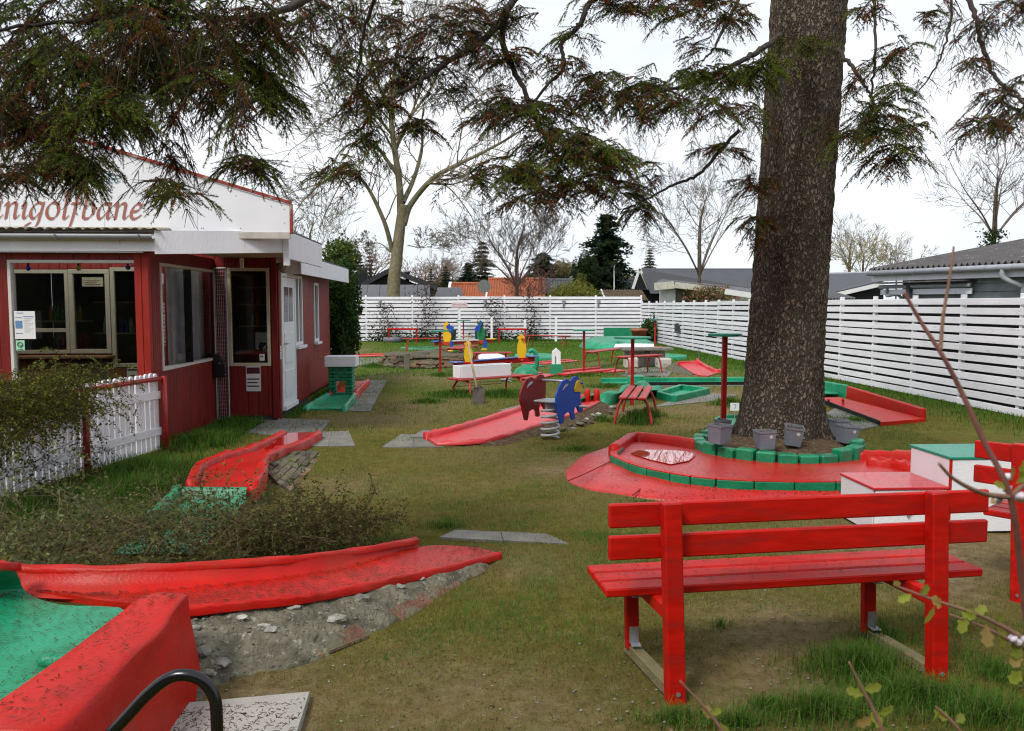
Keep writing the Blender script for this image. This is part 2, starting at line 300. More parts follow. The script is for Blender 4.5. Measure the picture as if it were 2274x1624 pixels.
def tnoise(sc, det=6, ro=.6):
    n = t.nodes.new('ShaderNodeTexNoise'); n.inputs['Scale'].default_value = sc; n.inputs['Detail'].default_value = det; n.inputs['Roughness'].default_value = ro; t.links.new(geo.outputs['Position'], n.inputs['Vector']); return n
def ramp(src, p0, c0, p1, c1):
    r = t.nodes.new('ShaderNodeValToRGB'); e = r.color_ramp.elements; e[0].position = p0; e[0].color = (*c0, 1); e[1].position = p1; e[1].color = (*c1, 1); t.links.new(src, r.inputs['Fac']); return r.outputs['Color']
def tmix(fac, A, B):
    m = t.nodes.new('ShaderNodeMix'); m.data_type = 'RGBA'; t.links.new(fac, m.inputs['Factor']); t.links.new(A, m.inputs['A']); t.links.new(B, m.inputs['B']); return m.outputs['Result']
moss = ramp(tnoise(3.).outputs['Fac'], .35, (.080, .105, .015), .65, (.150, .135, .027))
moss = tmix(ramp(tnoise(45., 4, .7).outputs['Fac'], .42, (0, 0, 0), .62, (1, 1, 1)), moss, ramp(tnoise(9.).outputs['Fac'], .4, (.13, .075, .026), .6, (.19, .15, .05)))
earth = ramp(tnoise(14., 8, .7).outputs['Fac'], .32, (.115, .072, .036), .68, (.29, .215, .135))
sep = t.nodes.new('ShaderNodeSeparateColor'); t.links.new(at.outputs['Color'], sep.inputs[0]); moss = tmix(sep.outputs[1], moss, ramp(tnoise(4.).outputs['Fac'], .35, (.038, .085, .010), .65, (.080, .125, .020))); colr = tmix(sep.outputs[0], moss, earth)
# pale grit
vo = t.nodes.new('ShaderNodeTexVoronoi'); vo.inputs['Scale'].default_value = 30.; t.links.new(geo.outputs['Position'], vo.inputs['Vector'])
colr = tmix(ramp(vo.outputs['Distance'], .08, (.35, .35, .35), .12, (0, 0, 0)), colr, ramp(tnoise(5.).outputs['Fac'], .3, (.30, .28, .24), .7, (.5, .48, .42)))
t.links.new(colr, bs.inputs['Base Color']); bs.inputs['Roughness'].default_value = .95; bs.inputs['Specular IOR Level'].default_value = .04
for l in list(bs.inputs['Roughness'].links): t.links.remove(l)
bp = t.nodes.new('ShaderNodeBump'); bp.inputs['Strength'].default_value = .9; bp.inputs['Distance'].default_value = .02; t.links.new(tnoise(55., 8, .7).outputs['Fac'], bp.inputs['Height']); t.links.new(bp.outputs[0], bs.inputs['Normal'])
go = bulk('ground', np.stack([GX.ravel(), GY.ravel(), GZ.ravel()], 1), np.concatenate([np.stack([a, b, c], 1), np.stack([a, c, d], 1)]), np.stack([wm.ravel(), (np.clip((GY-11)/13, 0, 1)*.75+.5*np.exp(-((XF-GX)/1.2)**2)).clip(0, .9).ravel(), 0*wm.ravel()], 1), gm, smooth=True)
go['kind'] = 'structure'

# ================================================================ PAVING
def slab(quad, z=.012, th=.05, m=None, parent=None, name='paving_slab', jit=.004):
    q = [np.array(p, float) for p in quad]; c = sum(q)/len(q); zz = z+random.uniform(-jit, jit)
    q = [c+(p-c)*.985 for p in q]
    return part(name, MB().prism([(p[0], p[1], zz-th) for p in q], (0, 0, th)), m or CONC, parent, fix=True)
def slabfield(name, corners, nu, nv, skip=(), m=None, z=.012):
    A, B, C_, D = [np.array(p) for p in corners]          # A->B is u, A->D is v
    root = thing(name, None, None, (A+C_)/2*np.array([1, 1, 0])); root['kind'] = 'structure'
    P = lambda u, v: (A*(1-u)+B*u)*(1-v)+(D*(1-u)+C_*u)*v
    for i in range(nu):
        for j in range(nv):
            if (i, j) in skip: continue
            slab([P(i/nu, j/nv), P((i+1)/nu, j/nv), P((i+1)/nu, (j+1)/nv), P(i/nu, (j+1)/nv)], z, .05, m, root)
    return root
slabfield('kiosk_pavement', [G(505, 958), G(700, 978), G(735, 935), G(515, 925)], 3, 2)
slabfield('lane_pavement', [G(757, 913), G(822, 915), G(860, 845), G(808, 845)], 1, 6)
slabfield('tee_pavement', [G(668, 993), G(790, 993), G(775, 960), G(700, 960)], 2, 1, skip=())
slabfield('stepping_path', [G(848, 994), G(985, 994), G(950, 966), G(890, 966)], 2, 1)
slabfield('crossing_path', [G(975, 1197), G(1265, 1213), G(1215, 1190), G(1010, 1180)], 2, 1)
slabfield('fence_side_path', [G(1832, 920), G(1915, 955), G(1965, 944), G(1860, 905)], 1, 3)
slabfield('middle_path', [G(1450, 905), G(1600, 890), G(1640, 878), G(1540, 872)], 3, 2)
slabfield('doorstep_path', [G(785, 812), G(880, 812), G(870, 795), G(785, 795)], 2, 2)
slabfield('ramp_apron', [G(1490, 826), G(1555, 837), G(1560, 818), G(1510, 806)], 2, 2)
slabfield('planter_apron', [G(1380, 835), G(1480, 845), G(1500, 815), G(1400, 815)], 2, 2)
slabfield('back_path', [G(1835, 1030), G(2240, 1030), G(2240, 1014), G(1835, 1008)], 7, 1)
s_ = slab([G(345, 1665), G(650, 1680), G(690, 1551), G(395, 1578)], .03, .06, CONCL, None, 'terrazzo_slab'); tag(s_, 'pale concrete slab sprinkled with dark needles beside black hoop', 'paving slab'); LITTER0 = [(G(360, 1660, .022), G(640, 1670, .022), G(680, 1555, .022), G(400, 1580, .022), 420)]
s_ = slab([G(912, 975), G(1000, 975), G(985, 958), G(935, 960)], .02, .05, CONC, None, 'loose_slab'); tag(s_, 'grey slab lying at the tip of the long diagonal red lane', 'paving slab')
s_ = slab([G(1105, 916), G(1160, 918), G(1215, 900), G(1170, 900)], .03, .05, CONC, None, 'loose_slab'); tag(s_, 'grey slab beside diagonal red lane behind the elephant rider', 'paving slab')

# ================================================================ WHITE BOARD FENCES
def fence(name, label, A, B, nslat, pitch, sh, post, bays, hz, side, z0=.02):
    A = np.array(A, float); B = np.array(B, float); d = (B-A); L = np.linalg.norm(d); d /= L; nrm = np.array([d[1], -d[0], 0])*side     # nrm to the seen side
    root = thing(name, label, 'fence', (A+B)/2)
    npost = int(round(L/post))
    for k in range(npost+1):
        p = A+d*L*k/npost-nrm*.032; lean = random.uniform(-.012, .012)
        part('post', MB().box(p+np.array([0, 0, (hz+.05)/2-.15]), (.07, .07, hz+.05+.3), [[d[0], nrm[0], 0], [d[1], nrm[1], 0], [0, 0, 1]], .004), FENCEW, root)
    nb = int(math.ceil(npost/bays))
    for r in range(nslat):
        z = z0+r*pitch+sh/2
        for k in range(nb):
            a = L*k*bays/npost; b_ = min(L, L*(k+1)*bays/npost); j1, j2 = random.uniform(-.011, .011), random.uniform(-.011, .011)
            part('slat', MB().beam(A+d*(a+.002)+nrm*.014+np.array([0, 0, z+j1]), A+d*(b_-.002)+nrm*.014+np.array([0, 0, z+j2]), .022, sh+random.uniform(-.004, .004), ch=.004), FENCEW, root)
        if r < nslat-1 and r % 1 == 0:
            part('back_board', MB().beam(A-nrm*.085+np.array([0, 0, z+pitch/2]), B-nrm*.085+np.array([0, 0, z+pitch/2]), .02, sh*.9, ch=.002), WOODD, root)  # near-black boards behind the slats, so the gaps read as deep shade
    return root
fence('board_fence', 'long white horizontal board fence running past the spruce trunk', (XF, 8.4, 0), (XF, YB, 0), 12, .1435, .104, 1.42, 3, 1.72, -1)
fence('board_fence', 'tall white horizontal board fence closing the back of the course', (-8.6, YB+.25, 0), (XF-.02, YB-.05, 0), 12, .166, .121, 2.12, 2, 2.0, 1, .03)

# ================================================================ PICKET FENCE with red rail
A = np.array([-3.37, 9.13, 0]); B = np.array([-3.64, 7.86, 0]); D = np.array([-3.94, 6.35, 0])
pf = thing('picket_fence', 'white picket fence with red pipe rail beside the kiosk wall', 'picket fence', B)
def pick(a, b, n, parent):
    a = np.array(a); b = np.array(b); d = (b-a)/np.linalg.norm(b-a); nrm = np.array([-d[1], d[0], 0]); nrm = nrm if nrm[0] > 0 else -nrm
    R = np.stack([d, nrm, [0, 0, 1]], 1)
    for k in range(n):
        c = a+(b-a)*((k+.5)/n); w_ = .0315; h = .86+random.uniform(-.008, .008); pts = [(-w_, .02), (w_, .02), (w_, h-.03)]+[(w_*math.cos(q), h-.03+.034*math.sin(q)) for q in np.linspace(.3, math.pi-.3, 6)]+[(-w_, h-.03)]
        tl = random.uniform(-.015, .015)
        part('picket', MB().prism([c+d*(x+tl*z)-nrm*.012+np.array([0, 0, z]) for x, z in pts], nrm*-.02), FENCEW, parent, fix=True)
    for z in (.22, .62):
        part('rail_board', MB().beam(a+nrm*.0+np.array([0, 0, z]), b+np.array([0, 0, z]), .022, .085, ch=.004), FENCEW, parent)
    e1, e2 = np.array([0, 0, .80]), nrm*.03
    part('top_rail', MB().tube([a+e1+e2, b+e1+e2], .024, 10), mat('rail_red', (.34, .022, .018), .4), parent, smooth=True)
pick(A, B, 15, pf); pick(B, D, 18, pf)
for p in (A, B, D):
    part('fence_post', MB().tube([p+np.array([.045, 0, -.2]), p+np.array([.045, 0, .825])], .03, 10), MATS['rail_red'], pf, smooth=True)
# ================================================================ KIOSK
XB, YA, YC, XS = -3.46, 9.17, 11.45, -2.62      # side of veranda, veranda front, kiosk wall, right side wall
YE = 13.72
K = thing('kiosk', 'dark red wooden minigolf kiosk with white gable sign and glazed veranda', 'kiosk', (-4.5, 11.5, 0))
FASC = mat('fascia_white', (.74, .74, .78), .55, .05, 4., .15, 60., dirt=(.35, .33, .31), ds=14, dthr=.70, stretch=(1, 1, .25))
def q1(p): return (p[0]*1.0/1.0906, p[1]/1.0906)
def cut(z0, z1, holes):                  # spans left of z0..z1 after the holes
    sp = [(z0, z1)]
    for h0, h1 in holes:
        n = []
        for s0, s1 in sp:
            if h1 <= s0 or h0 >= s1: n.append((s0, s1)); continue
            if h0 > s0: n.append((s0, h0))
            if h1 < s1: n.append((h1, s1))
        sp = n
    return [s for s in sp if s[1]-s[0] > .02]
def clad(P0, P1, z0, z1, bw, nrm, openings=(), m=WALLR, parent=K, name='wall_board'):
    P0 = np.array([*P0, 0.]); P1 = np.array([*P1, 0.]); L = np.linalg.norm(P1-P0); d = (P1-P0)/L; nrm = np.array([*nrm, 0.]); n = max(1, round(L/bw)); R = np.stack([d, nrm, [0, 0, 1.]], 1)
    for k in range(n):
        a, b = L*k/n, L*(k+1)/n
        xs_ = sorted({a, b}|{min(max(o[e], a), b) for o in openings for e in (0, 1)})
        for x0, x1 in zip(xs_[:-1], xs_[1:]):
            if x1-x0 < .008: continue
            c = (x0+x1)/2
            for s0, s1 in cut(z0, z1, [(o[2], o[3]) for o in openings if o[0] < c < o[1]]):
                part(name, MB().box(P0+d*c+np.array([0, 0, (s0+s1)/2])-nrm*.009, (x1-x0-.003, .018, s1-s0), R, .004), m, parent)
    # backing wall so that no light comes through the joints
    xs_ = sorted({0, L}|{o[e] for o in openings for e in (0, 1)}); mb = MB()
    for x0, x1 in zip(xs_[:-1], xs_[1:]):
        c = (x0+x1)/2
        for s0, s1 in cut(z0, z1, [(o[2], o[3]) for o in openings if o[0] < c < o[1]]): mb.box(P0+d*c+np.array([0, 0, (s0+s1)/2])-nrm*.05, (x1-x0, .055, s1-s0), R, .0)
    part('wall_core', mb, mat('wall_core', (.05, .006, .005), .8), parent)
def window(P0, d, nrm, x0, x1, z0, z1, fw, fm, gm_, depth=.05, proud=.012, parent=K, mull=(), trans=(), name='window', glass=True):
    P0 = np.array([*P0, 0.]); d = np.array([*d, 0.]); nrm = np.array([*nrm, 0.]); R = np.stack([d, nrm, [0, 0, 1.]], 1); Z = lambda z: np.array([0, 0, z])
    mb = MB()
    def bar(a0, a1, b0, b1, pr=proud): mb.box(P0+d*(a0+a1)/2+Z((b0+b1)/2)+nrm*(pr-depth/2), (a1-a0, depth, b1-b0), R, .004)
    bar(x0, x1, z1-fw, z1); bar(x0, x1, z0, z0+fw); bar(x0, x0+fw, z0+fw, z1-fw); bar(x1-fw, x1, z0+fw, z1-fw)
    for m_ in mull: bar(m_-fw/2, m_+fw/2, z0+fw, z1-fw, proud-.003)
    for m_ in trans: bar(x0+fw, x1-fw, m_-fw/2, m_+fw/2, proud-.004)
    o = part(name, mb, fm, parent)
    if glass: part('pane', MB().add([P0+d*a_+Z(b_)+nrm*(proud-depth*.62) for a_, b_ in (((x0+fw/2), z0+fw/2), (x1-fw/2, z0+fw/2), (x1-fw/2, z1-fw/2), (x0+fw/2, z1-fw/2))][::(1 if np.cross(d, [0, 0, 1])@nrm > 0 else -1)], [[0, 1, 2, 3]]), gm_, o)
    return o
ZT = 2.17
# --- veranda front (window 1)
xl = -6.2; w1x0, w1x1 = PY(16, 600, YA)[0], PY(312, 600, YA)[0]
clad((xl, YA), (XB-.15, YA), 0, ZT, .16, (0, -1), [(w1x0-xl, w1x1-xl, .42, 2.09)])
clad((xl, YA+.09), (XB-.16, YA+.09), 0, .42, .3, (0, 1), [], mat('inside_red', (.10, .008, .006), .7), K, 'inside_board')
window((xl, YA), (1, 0), (0, -1), w1x0-xl, w1x1-xl, .42, 2.09, .035, mat('frame_white', (.62, .60, .56), .5, .06), GLASS, .08, .008)
for k in range(2): part('corner_pillar', MB().bb(XB-.155+k*.078, XB-.08+k*.078, YA-.014, YA+.055, 0, ZT, .005), PILLR, K)
# --- veranda side (window 2)
y0w, y1w = PX(*q1((386, 640)), XB)[1], PX(*q1((524, 650)), XB)[1]
clad((XB, YA+.06), (XB, YC), 0, 2.235, .062, (1, 0), [(y0w-YA-.06, y1w-YA-.06, .85, 2.08)])
w2 = window((XB, YA+.06), (0, 1), (1, 0), y0w-YA-.06, y1w-YA-.06, .85, 2.08, .035, MATS['frame_white'], GLASS2, .10, .012, glass=False)
ym = (y0w+y1w)/2                          # two sliding panes, each turned slightly to catch the fence's reflection
for a_, b_ in ((y0w+.03, ym-.005), (ym+.005, y1w-.03)):
    part('pane', MB().add([(XB-.085, a_, .88), (XB-.005, b_, .88), (XB-.005, b_, 2.05), (XB-.085, a_, 2.05)], [[0, 1, 2, 3]]), GLASS2, w2)
part('sash_bar', MB().bb(XB-.095, XB-.0, ym-.006, ym+.006, .885, 2.045, .001), mat('sash_dark', (.03, .035, .03), .5), w2)
part('pane_backing', MB().bb(XB-.16, XB-.15, ym-.42, y1w-.02, .87, 2.06, .002), mat('backing_grey', (.62, .61, .64), .8), K)  # grey panel added behind the far pane to make it look pale
# --- kiosk wall (inner windows + window 3)
w3 = (PY(*q1((550, 650)), YC)[0], PY(*q1((652, 650)), YC)[0], PY(*q1((600, 887)), YC)[2], PY(*q1((600, 649)), YC)[2])
def zq(zx, zy): p = PY((zx/4.512)/1.0906, (600+zy/4.512)/1.0906, YC); return p[0], p[2]
ia, ib, ic = [(*zq(x0, y1_)[:1], *zq(x1, y1_)[:1], zq(0, y1_)[1], zq(0, y0_)[1]) for x0, y0_, x1, y1_ in ((150, 240, 775, 1160), (780, 235, 1225, 1160), (1238, 215, 1560, 1310))]
XL2 = -6.6
ops = [(a-XL2, b_-XL2, c_, e_) for a, b_, c_, e_ in (ia, ib, ic, w3)]
clad((XL2, YC), (XS, YC), .07, 2.30, .135, (0, -1), ops)
mz = zq(0, 905)[1]
window((XL2, YC), (1, 0), (0, -1), ops[0][0], ops[0][1], ops[0][2], ops[0][3], .05, CREAM, GLASSD, .06, .01, trans=(mz,))
window((XL2, YC), (1, 0), (0, -1), *ops[1], .06, CREAM, GLASSD, .06, .02)
window((XL2, YC), (1, 0), (0, -1), *ops[2], .05, CREAM, GLASSD, .06, .015)
window((XL2, YC), (1, 0), (0, -1), *ops[3], .045, CREAM, GLASSD, .06, .02)
part('serving_shelf', MB().bb(ia[0]-.3, ib[1]+.05, YC-.30, YC-.012, ia[2]-.05, ia[2]-.02), mat('counter_wood', (.35, .20, .09), .5), K)
PLAS = bpy.data.materials.new('milky_plastic'); PLAS.use_nodes = True; _t = PLAS.node_tree; _t.nodes.clear(); _o = _t.nodes.new('ShaderNodeOutputMaterial'); _d = _t.nodes.new('ShaderNodeBsdfTranslucent'); _d.inputs[0].default_value = (.75, .75, .70, 1); _t.links.new(_d.outputs[0], _o.inputs[0])
# inside the kiosk: floor, back wall, counter and shelves
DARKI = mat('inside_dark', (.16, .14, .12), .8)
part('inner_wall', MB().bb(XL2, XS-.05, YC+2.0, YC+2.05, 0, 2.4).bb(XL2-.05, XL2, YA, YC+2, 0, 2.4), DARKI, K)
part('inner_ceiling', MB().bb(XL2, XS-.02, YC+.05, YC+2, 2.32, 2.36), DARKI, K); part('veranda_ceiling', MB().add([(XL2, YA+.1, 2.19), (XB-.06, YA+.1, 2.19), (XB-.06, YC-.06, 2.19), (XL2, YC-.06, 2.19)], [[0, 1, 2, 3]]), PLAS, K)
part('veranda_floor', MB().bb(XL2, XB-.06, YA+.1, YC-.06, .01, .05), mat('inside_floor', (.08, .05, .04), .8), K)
for sx0, sx1, sy, zz in ((ia[0], ia[1], YC+.5, .98), (ia[0], ia[1], YC+.5, 1.38), (w3[0]-.1, w3[1]+.0, YC+.75, 1.30), (w3[0]-.1, w3[1]+.0, YC+.8, 1.62), (w3[0]-.1, w3[1]+.0, YC+.8, 1.87), (ib[0], ic[1], YC+.7, 1.2), (ib[0], ic[1], YC+.7, 1.65)):
    part('inner_shelf', MB().bb(sx0, sx1, sy, sy+.22, zz-.02, zz), mat('shelf_tan', (.40, .30, .2), .6), K)
bcols = [(.30, .02, .015), (.35, .12, .01), (.02, .10, .03), (.03, .05, .2), (.4, .38, .34), (.25, .18, .03)]
bm_ = [mat('bottle_%d' % i, c_, .25, .1) for i, c_ in enumerate(bcols)]
bot = [MB().lathe([(.03, 0), (.032, .01), (.032, .13), (.012, .18), (.012, .22)], 8).mesh('bottle') for _ in bcols]
def stock(x0, x1, y, z, n, jars=(0, 1, 2, 3, 4, 5)):
    for k in range(n):
        i = random.choice(jars); o = part('bottle', bot[i], bm_[i], None, smooth=True); o.location = (x0+(x1-x0)*(k+.5)/n, y+random.uniform(-.03, .03), z+.001)
        tag(o, 'bottle or jar lined up on the shelf inside the kiosk', 'bottle', 'bottles on kiosk shelves')
stock(ia[0]+.25, ia[1]-.03, YC+.58, .98, 15, (0, 1, 0, 2)); stock(ia[0]+.2, ia[1]-.1, YC+.6, 1.38, 9); stock(w3[0]+.05, w3[1]-.02, YC+.86, 1.30, 6); stock(w3[0]+.05, w3[1]-.02, YC+.88, 1.62, 5, (0, 0, 1)); stock(ib[0]+.1, ic[1]-.1, YC+.78, 1.2, 10, (0, 3, 4))
cm = thing('coffee_machine', 'grey coffee machine behind the narrow cream window', 'coffee machine', (w3[0]+.35, YC+.5, .95))
part('body', MB().bb(w3[0]+.25, w3[0]+.50, YC+.4, YC+.65, .96, 1.22, .01), STEEL, cm); part('jug', MB().lathe([(.05, 0), (.06, .05), (.045, .1)], 10, (w3[0]+.37, YC+.36, .97)), BLACKP, cm)
part('inner_counter', MB().bb(w3[0]-.2, XS-.1, YC+.3, YC+.75, .90, .95), mat('counter_red', (.35, .03, .02), .5), K)
# --- right side wall with door, plinth, far annex
clad((XS, YC), (XS, YE), .10, 2.30, .062, (1, 0), [(.24, 1.16, .10, 2.06), (1.18, 1.74, .98, 2.06)])
part('plinth', MB().bb(XL2, XS-.03, YC+.03, YE-.02, -.1, .10), mat('plinth_dark', (.06, .058, .052), .9, .2, 8., .4, 40.), K)
door = part('door', MB().bb(XS-.035, XS+.012, YC+.29, YC+1.11, .17, 2.00, .004), mat('door_white', (.70, .72, .74), .4, .04), K)
part('door_frame', MB().bb(XS-.05, XS+.018, YC+.24, YC+.285, .10, 2.06).bb(XS-.05, XS+.018, YC+1.115, YC+1.16, .10, 2.06).bb(XS-.05, XS+.018, YC+.285, YC+1.115, 2.005, 2.06).bb(XS-.05, XS+.05, YC+.285, YC+1.115, .10, .165), MATS['door_white'], K)
for z0, z1 in ((.28, .66), (.76, 1.20)): part('door_panel', MB().bb(XS+.010, XS+.022, YC+.40, YC+1.0, z0, z1, .006), MATS['door_white'], door)
for yy in (.42, .73): part('door_pane', MB().bb(XS+.011, XS+.016, YC+yy, YC+yy+.26, 1.36, 1.86, .001), mat('dark_pane', (.02, .022, .025), .08, .1, spec=.8), door)
part('handle', MB().tube([(XS+.012, YC+.36, 1.05), (XS+.06, YC+.36, 1.05), (XS+.06, YC+.48, 1.05)], .010, 6), STEEL, door)
window((XS, YC), (0, 1), (1, 0), 1.18, 1.74, .98, 2.06, .05, MATS['door_white'], MATS['dark_pane'], .06, .014, mull=(1.46,)); part('window_sill', MB().bb(XS-.03, XS+.07, YC+1.15, YC+1.77, .93, .975), MATS['door_white'], K)
part('corner_board', MB().bb(XS-.07, XS+.008, YC-.014, YC+.05, .03, 2.3, .004), WALLR, K)
part('drain_cable', MB().tube([(XS+.02, YC+.03, .02), (XS+.02, YC+.03, 2.1)], .012, 6), WALLR, K)
XA = -2.72
clad((XA, YE), (XA, 16.4), .06, 2.15, .08, (1, 0), [(1.0, 1.42, .95, 2.0)], mat('annex_red', (.20, .012, .008), .55, .2, 5., stretch=(5, 5, .6)))
window((XA, YE), (0, 1), (1, 0), 1.0, 1.42, .95, 2.0, .05, MATS['door_white'], MATS['dark_pane'], .06, .02); part('window_sill', MB().bb(XA-.02, XA+.07, YE+.98, YE+1.44, .90, .945), MATS['door_white'], K)
part('annex_end', MB().bb(-5, XA-.02, 16.35, 16.4, 0, 2.15).bb(-5, XA-.1, YE+.1, 16.3, -.1, .05), WALLR, K)
# --- eaves, gutter, fascias
FY, XR = 9.02, -2.06
part('eaves_board', MB().bb(-6.8, -3.32, FY, FY+.03, 2.175, 2.36), FASC, K)
gut = part('gutter', MB().grid([[(x, FY-.055+.052*math.cos(q), 2.345+.052*math.sin(q)) for q in np.linspace(math.pi, 2*math.pi, 9)]+[(x, FY-.055+.046*math.cos(q), 2.347+.046*math.sin(q)) for q in np.linspace(2*math.pi, math.pi, 9)] for x in (-6.8, -3.33)], True), GUTTER, K, smooth=True)
for x in (-5.9, -5.33, -4.32, -3.46): part('gutter_bracket', MB().tube([(x, FY-.055+.056*math.cos(q), 2.345+.056*math.sin(q)) for q in np.linspace(math.pi, 2*math.pi, 9)], .010, 6), STEEL, gut)
for k, x in enumerate(np.arange(-6.8, -3.36, .196)):     # corrugated sheets under the sign
    part('roof_sheet', MB().grid([[(x+u*.194, FY-.05+v*.55, 2.402+.022*math.sin(u*math.pi)+.012*math.sin(u*math.pi*3)+v*.05) for u in np.linspace(0, 1, 9)] for v in (0, 1)]+[[(x+u*.194, FY-.05+v*.55, 2.396+.022*math.sin(u*math.pi)+.012*math.sin(u*math.pi*3)+v*.05) for u in np.linspace(0, 1, 9)] for v in (1, 0)]+[[(x+u*.194, FY-.05, 2.402+.022*math.sin(u*math.pi)+.012*math.sin(u*math.pi*3)) for u in np.linspace(0, 1, 9)]]), mat('weathered_sheet', (.30, .27, .19), .8, .3, 8., .3, 40., dirt=(.5, .48, .4), ds=10, dthr=.55), K)
part('porch_fascia', MB().prism([(-3.33, FY-.02, 2.145), (XR, FY-.02+.55, 2.20), (XR, FY+.53, 2.44), (-3.33, FY-.02, 2.395)], (0, .03, 0)), FASC, K, fix=True)
part('corner_cap', MB().bb(XR-.03, XR+.035, FY+.50, FY+.56, 2.05, 2.445), FASC, K)
part('side_fascia', MB().bb(XR, XR+.03, FY+.565, YC+.25, 2.13, 2.44), FASC, K); part('hanger_post', MB().bb(-2.995, -2.95, YC-.4, YC-.36, 2.09, 2.22), FASC, K)
part('soffit', MB().prism([(-3.33, FY+.03, 2.215), (XR, FY+.58, 2.235), (XR, YC+.2, 2.25), (-3.33, YC+.02, 2.25)], (0, 0, .02)), mat('soffit_beige', (.42, .37, .28), .7), K, fix=True)
part('porch_roof', MB().prism([(-3.5, FY+.45, 2.46), (XR+.02, FY+.56, 2.446), (XR+.02, YC+.25, 2.446), (-3.5, YE+.2, 2.5)], (0, 0, .02)), FELT, K, fix=True)
part('back_fascia', MB().bb(XA+.30, XA+.33, YC+.6, 16.8, 2.05, 2.32).bb(XS-.1, XA+.3, YC+.62, YC+.65, 2.05, 2.32), FASC, K); part('annex_roof', MB().bb(-6, XA+.31, YC+.7, 16.8, 2.325, 2.35), FELT, K)
# --- gable sign
SY = 9.36; p_r = PY(643, 455, SY); p_rb = PY(643, 516, SY); ap = PY(119, 296, SY); zb = p_rb[2]; xr = p_r[0]; xa = ap[0]; za = ap[2]; xl_ = 2*xa-xr
SIGN = mat('sign_white', (.80, .80, .83), .45, .03, 3.)
cuts = np.linspace(xl_, xr, 6)
ztop = lambda x: za-(za-p_r[2])*abs(x-xa)/(xr-xa)
for a_, b_ in zip(cuts[:-1], cuts[1:]):
    pts = [(a_+.002, zb), (b_-.002, zb), (b_-.002, ztop(b_))]+([(xa, za)] if a_ < xa < b_ else [])+[(a_+.002, ztop(a_))]
    part('sign_panel', MB().prism([(x, SY, z) for x, z in pts], (0, .03, 0)), SIGN, K, fix=True)
TRIM = mat('peeling_red_trim', (.30, .035, .02), .6, .3, 6., .2, 60., dirt=(.35, .30, .24), ds=5, dthr=.60)
part('sign_trim', MB().beam((xa, SY+.005, za+.018), (xr+.02, SY+.005, p_r[2]+.018), .05, .036), TRIM, K); part('sign_trim', MB().beam((xa, SY+.005, za+.018), (xl_-.02, SY+.005, p_r[2]+.018), .05, .036), TRIM, K)
part('sign_trim', MB().bb(xr, xr+.03, SY-.02, SY+.035, zb-.02, p_r[2]+.01), TRIM, K)
part('sign_foot', MB().bb(xl_, xr, SY-.015, SY+.02, zb-.075, zb-.004), mat('sign_foot', (.5, .48, .42), .7), K)
part('gable_roof', MB().grid([[(xa, SY+.03+v, za-.04), (xr, SY+.03+v, p_r[2]-.04)] for v in (0, .3)]).grid([[(xa, SY+.03+v, za-.04), (xl_, SY+.03+v, p_r[2]-.04)] for v in (0, .3)]), FELT, K)
for x_, z_ in [(random.uniform(xa-1, xr-.1), zb+.04) for _ in range(7)]+[(xr-.06, z) for z in np.linspace(zb+.1, p_r[2]-.05, 2)]+[(x, ztop(x)-.08) for x in np.linspace(xa, xr-.2, 7)]:
    part('screw', MB().lathe([(.007, 0), (.005, .004)], 6, (x_, SY-.001, z_), [[1, 0, 0], [0, 0, -1], [0, 1, 0]]), STEEL, K)
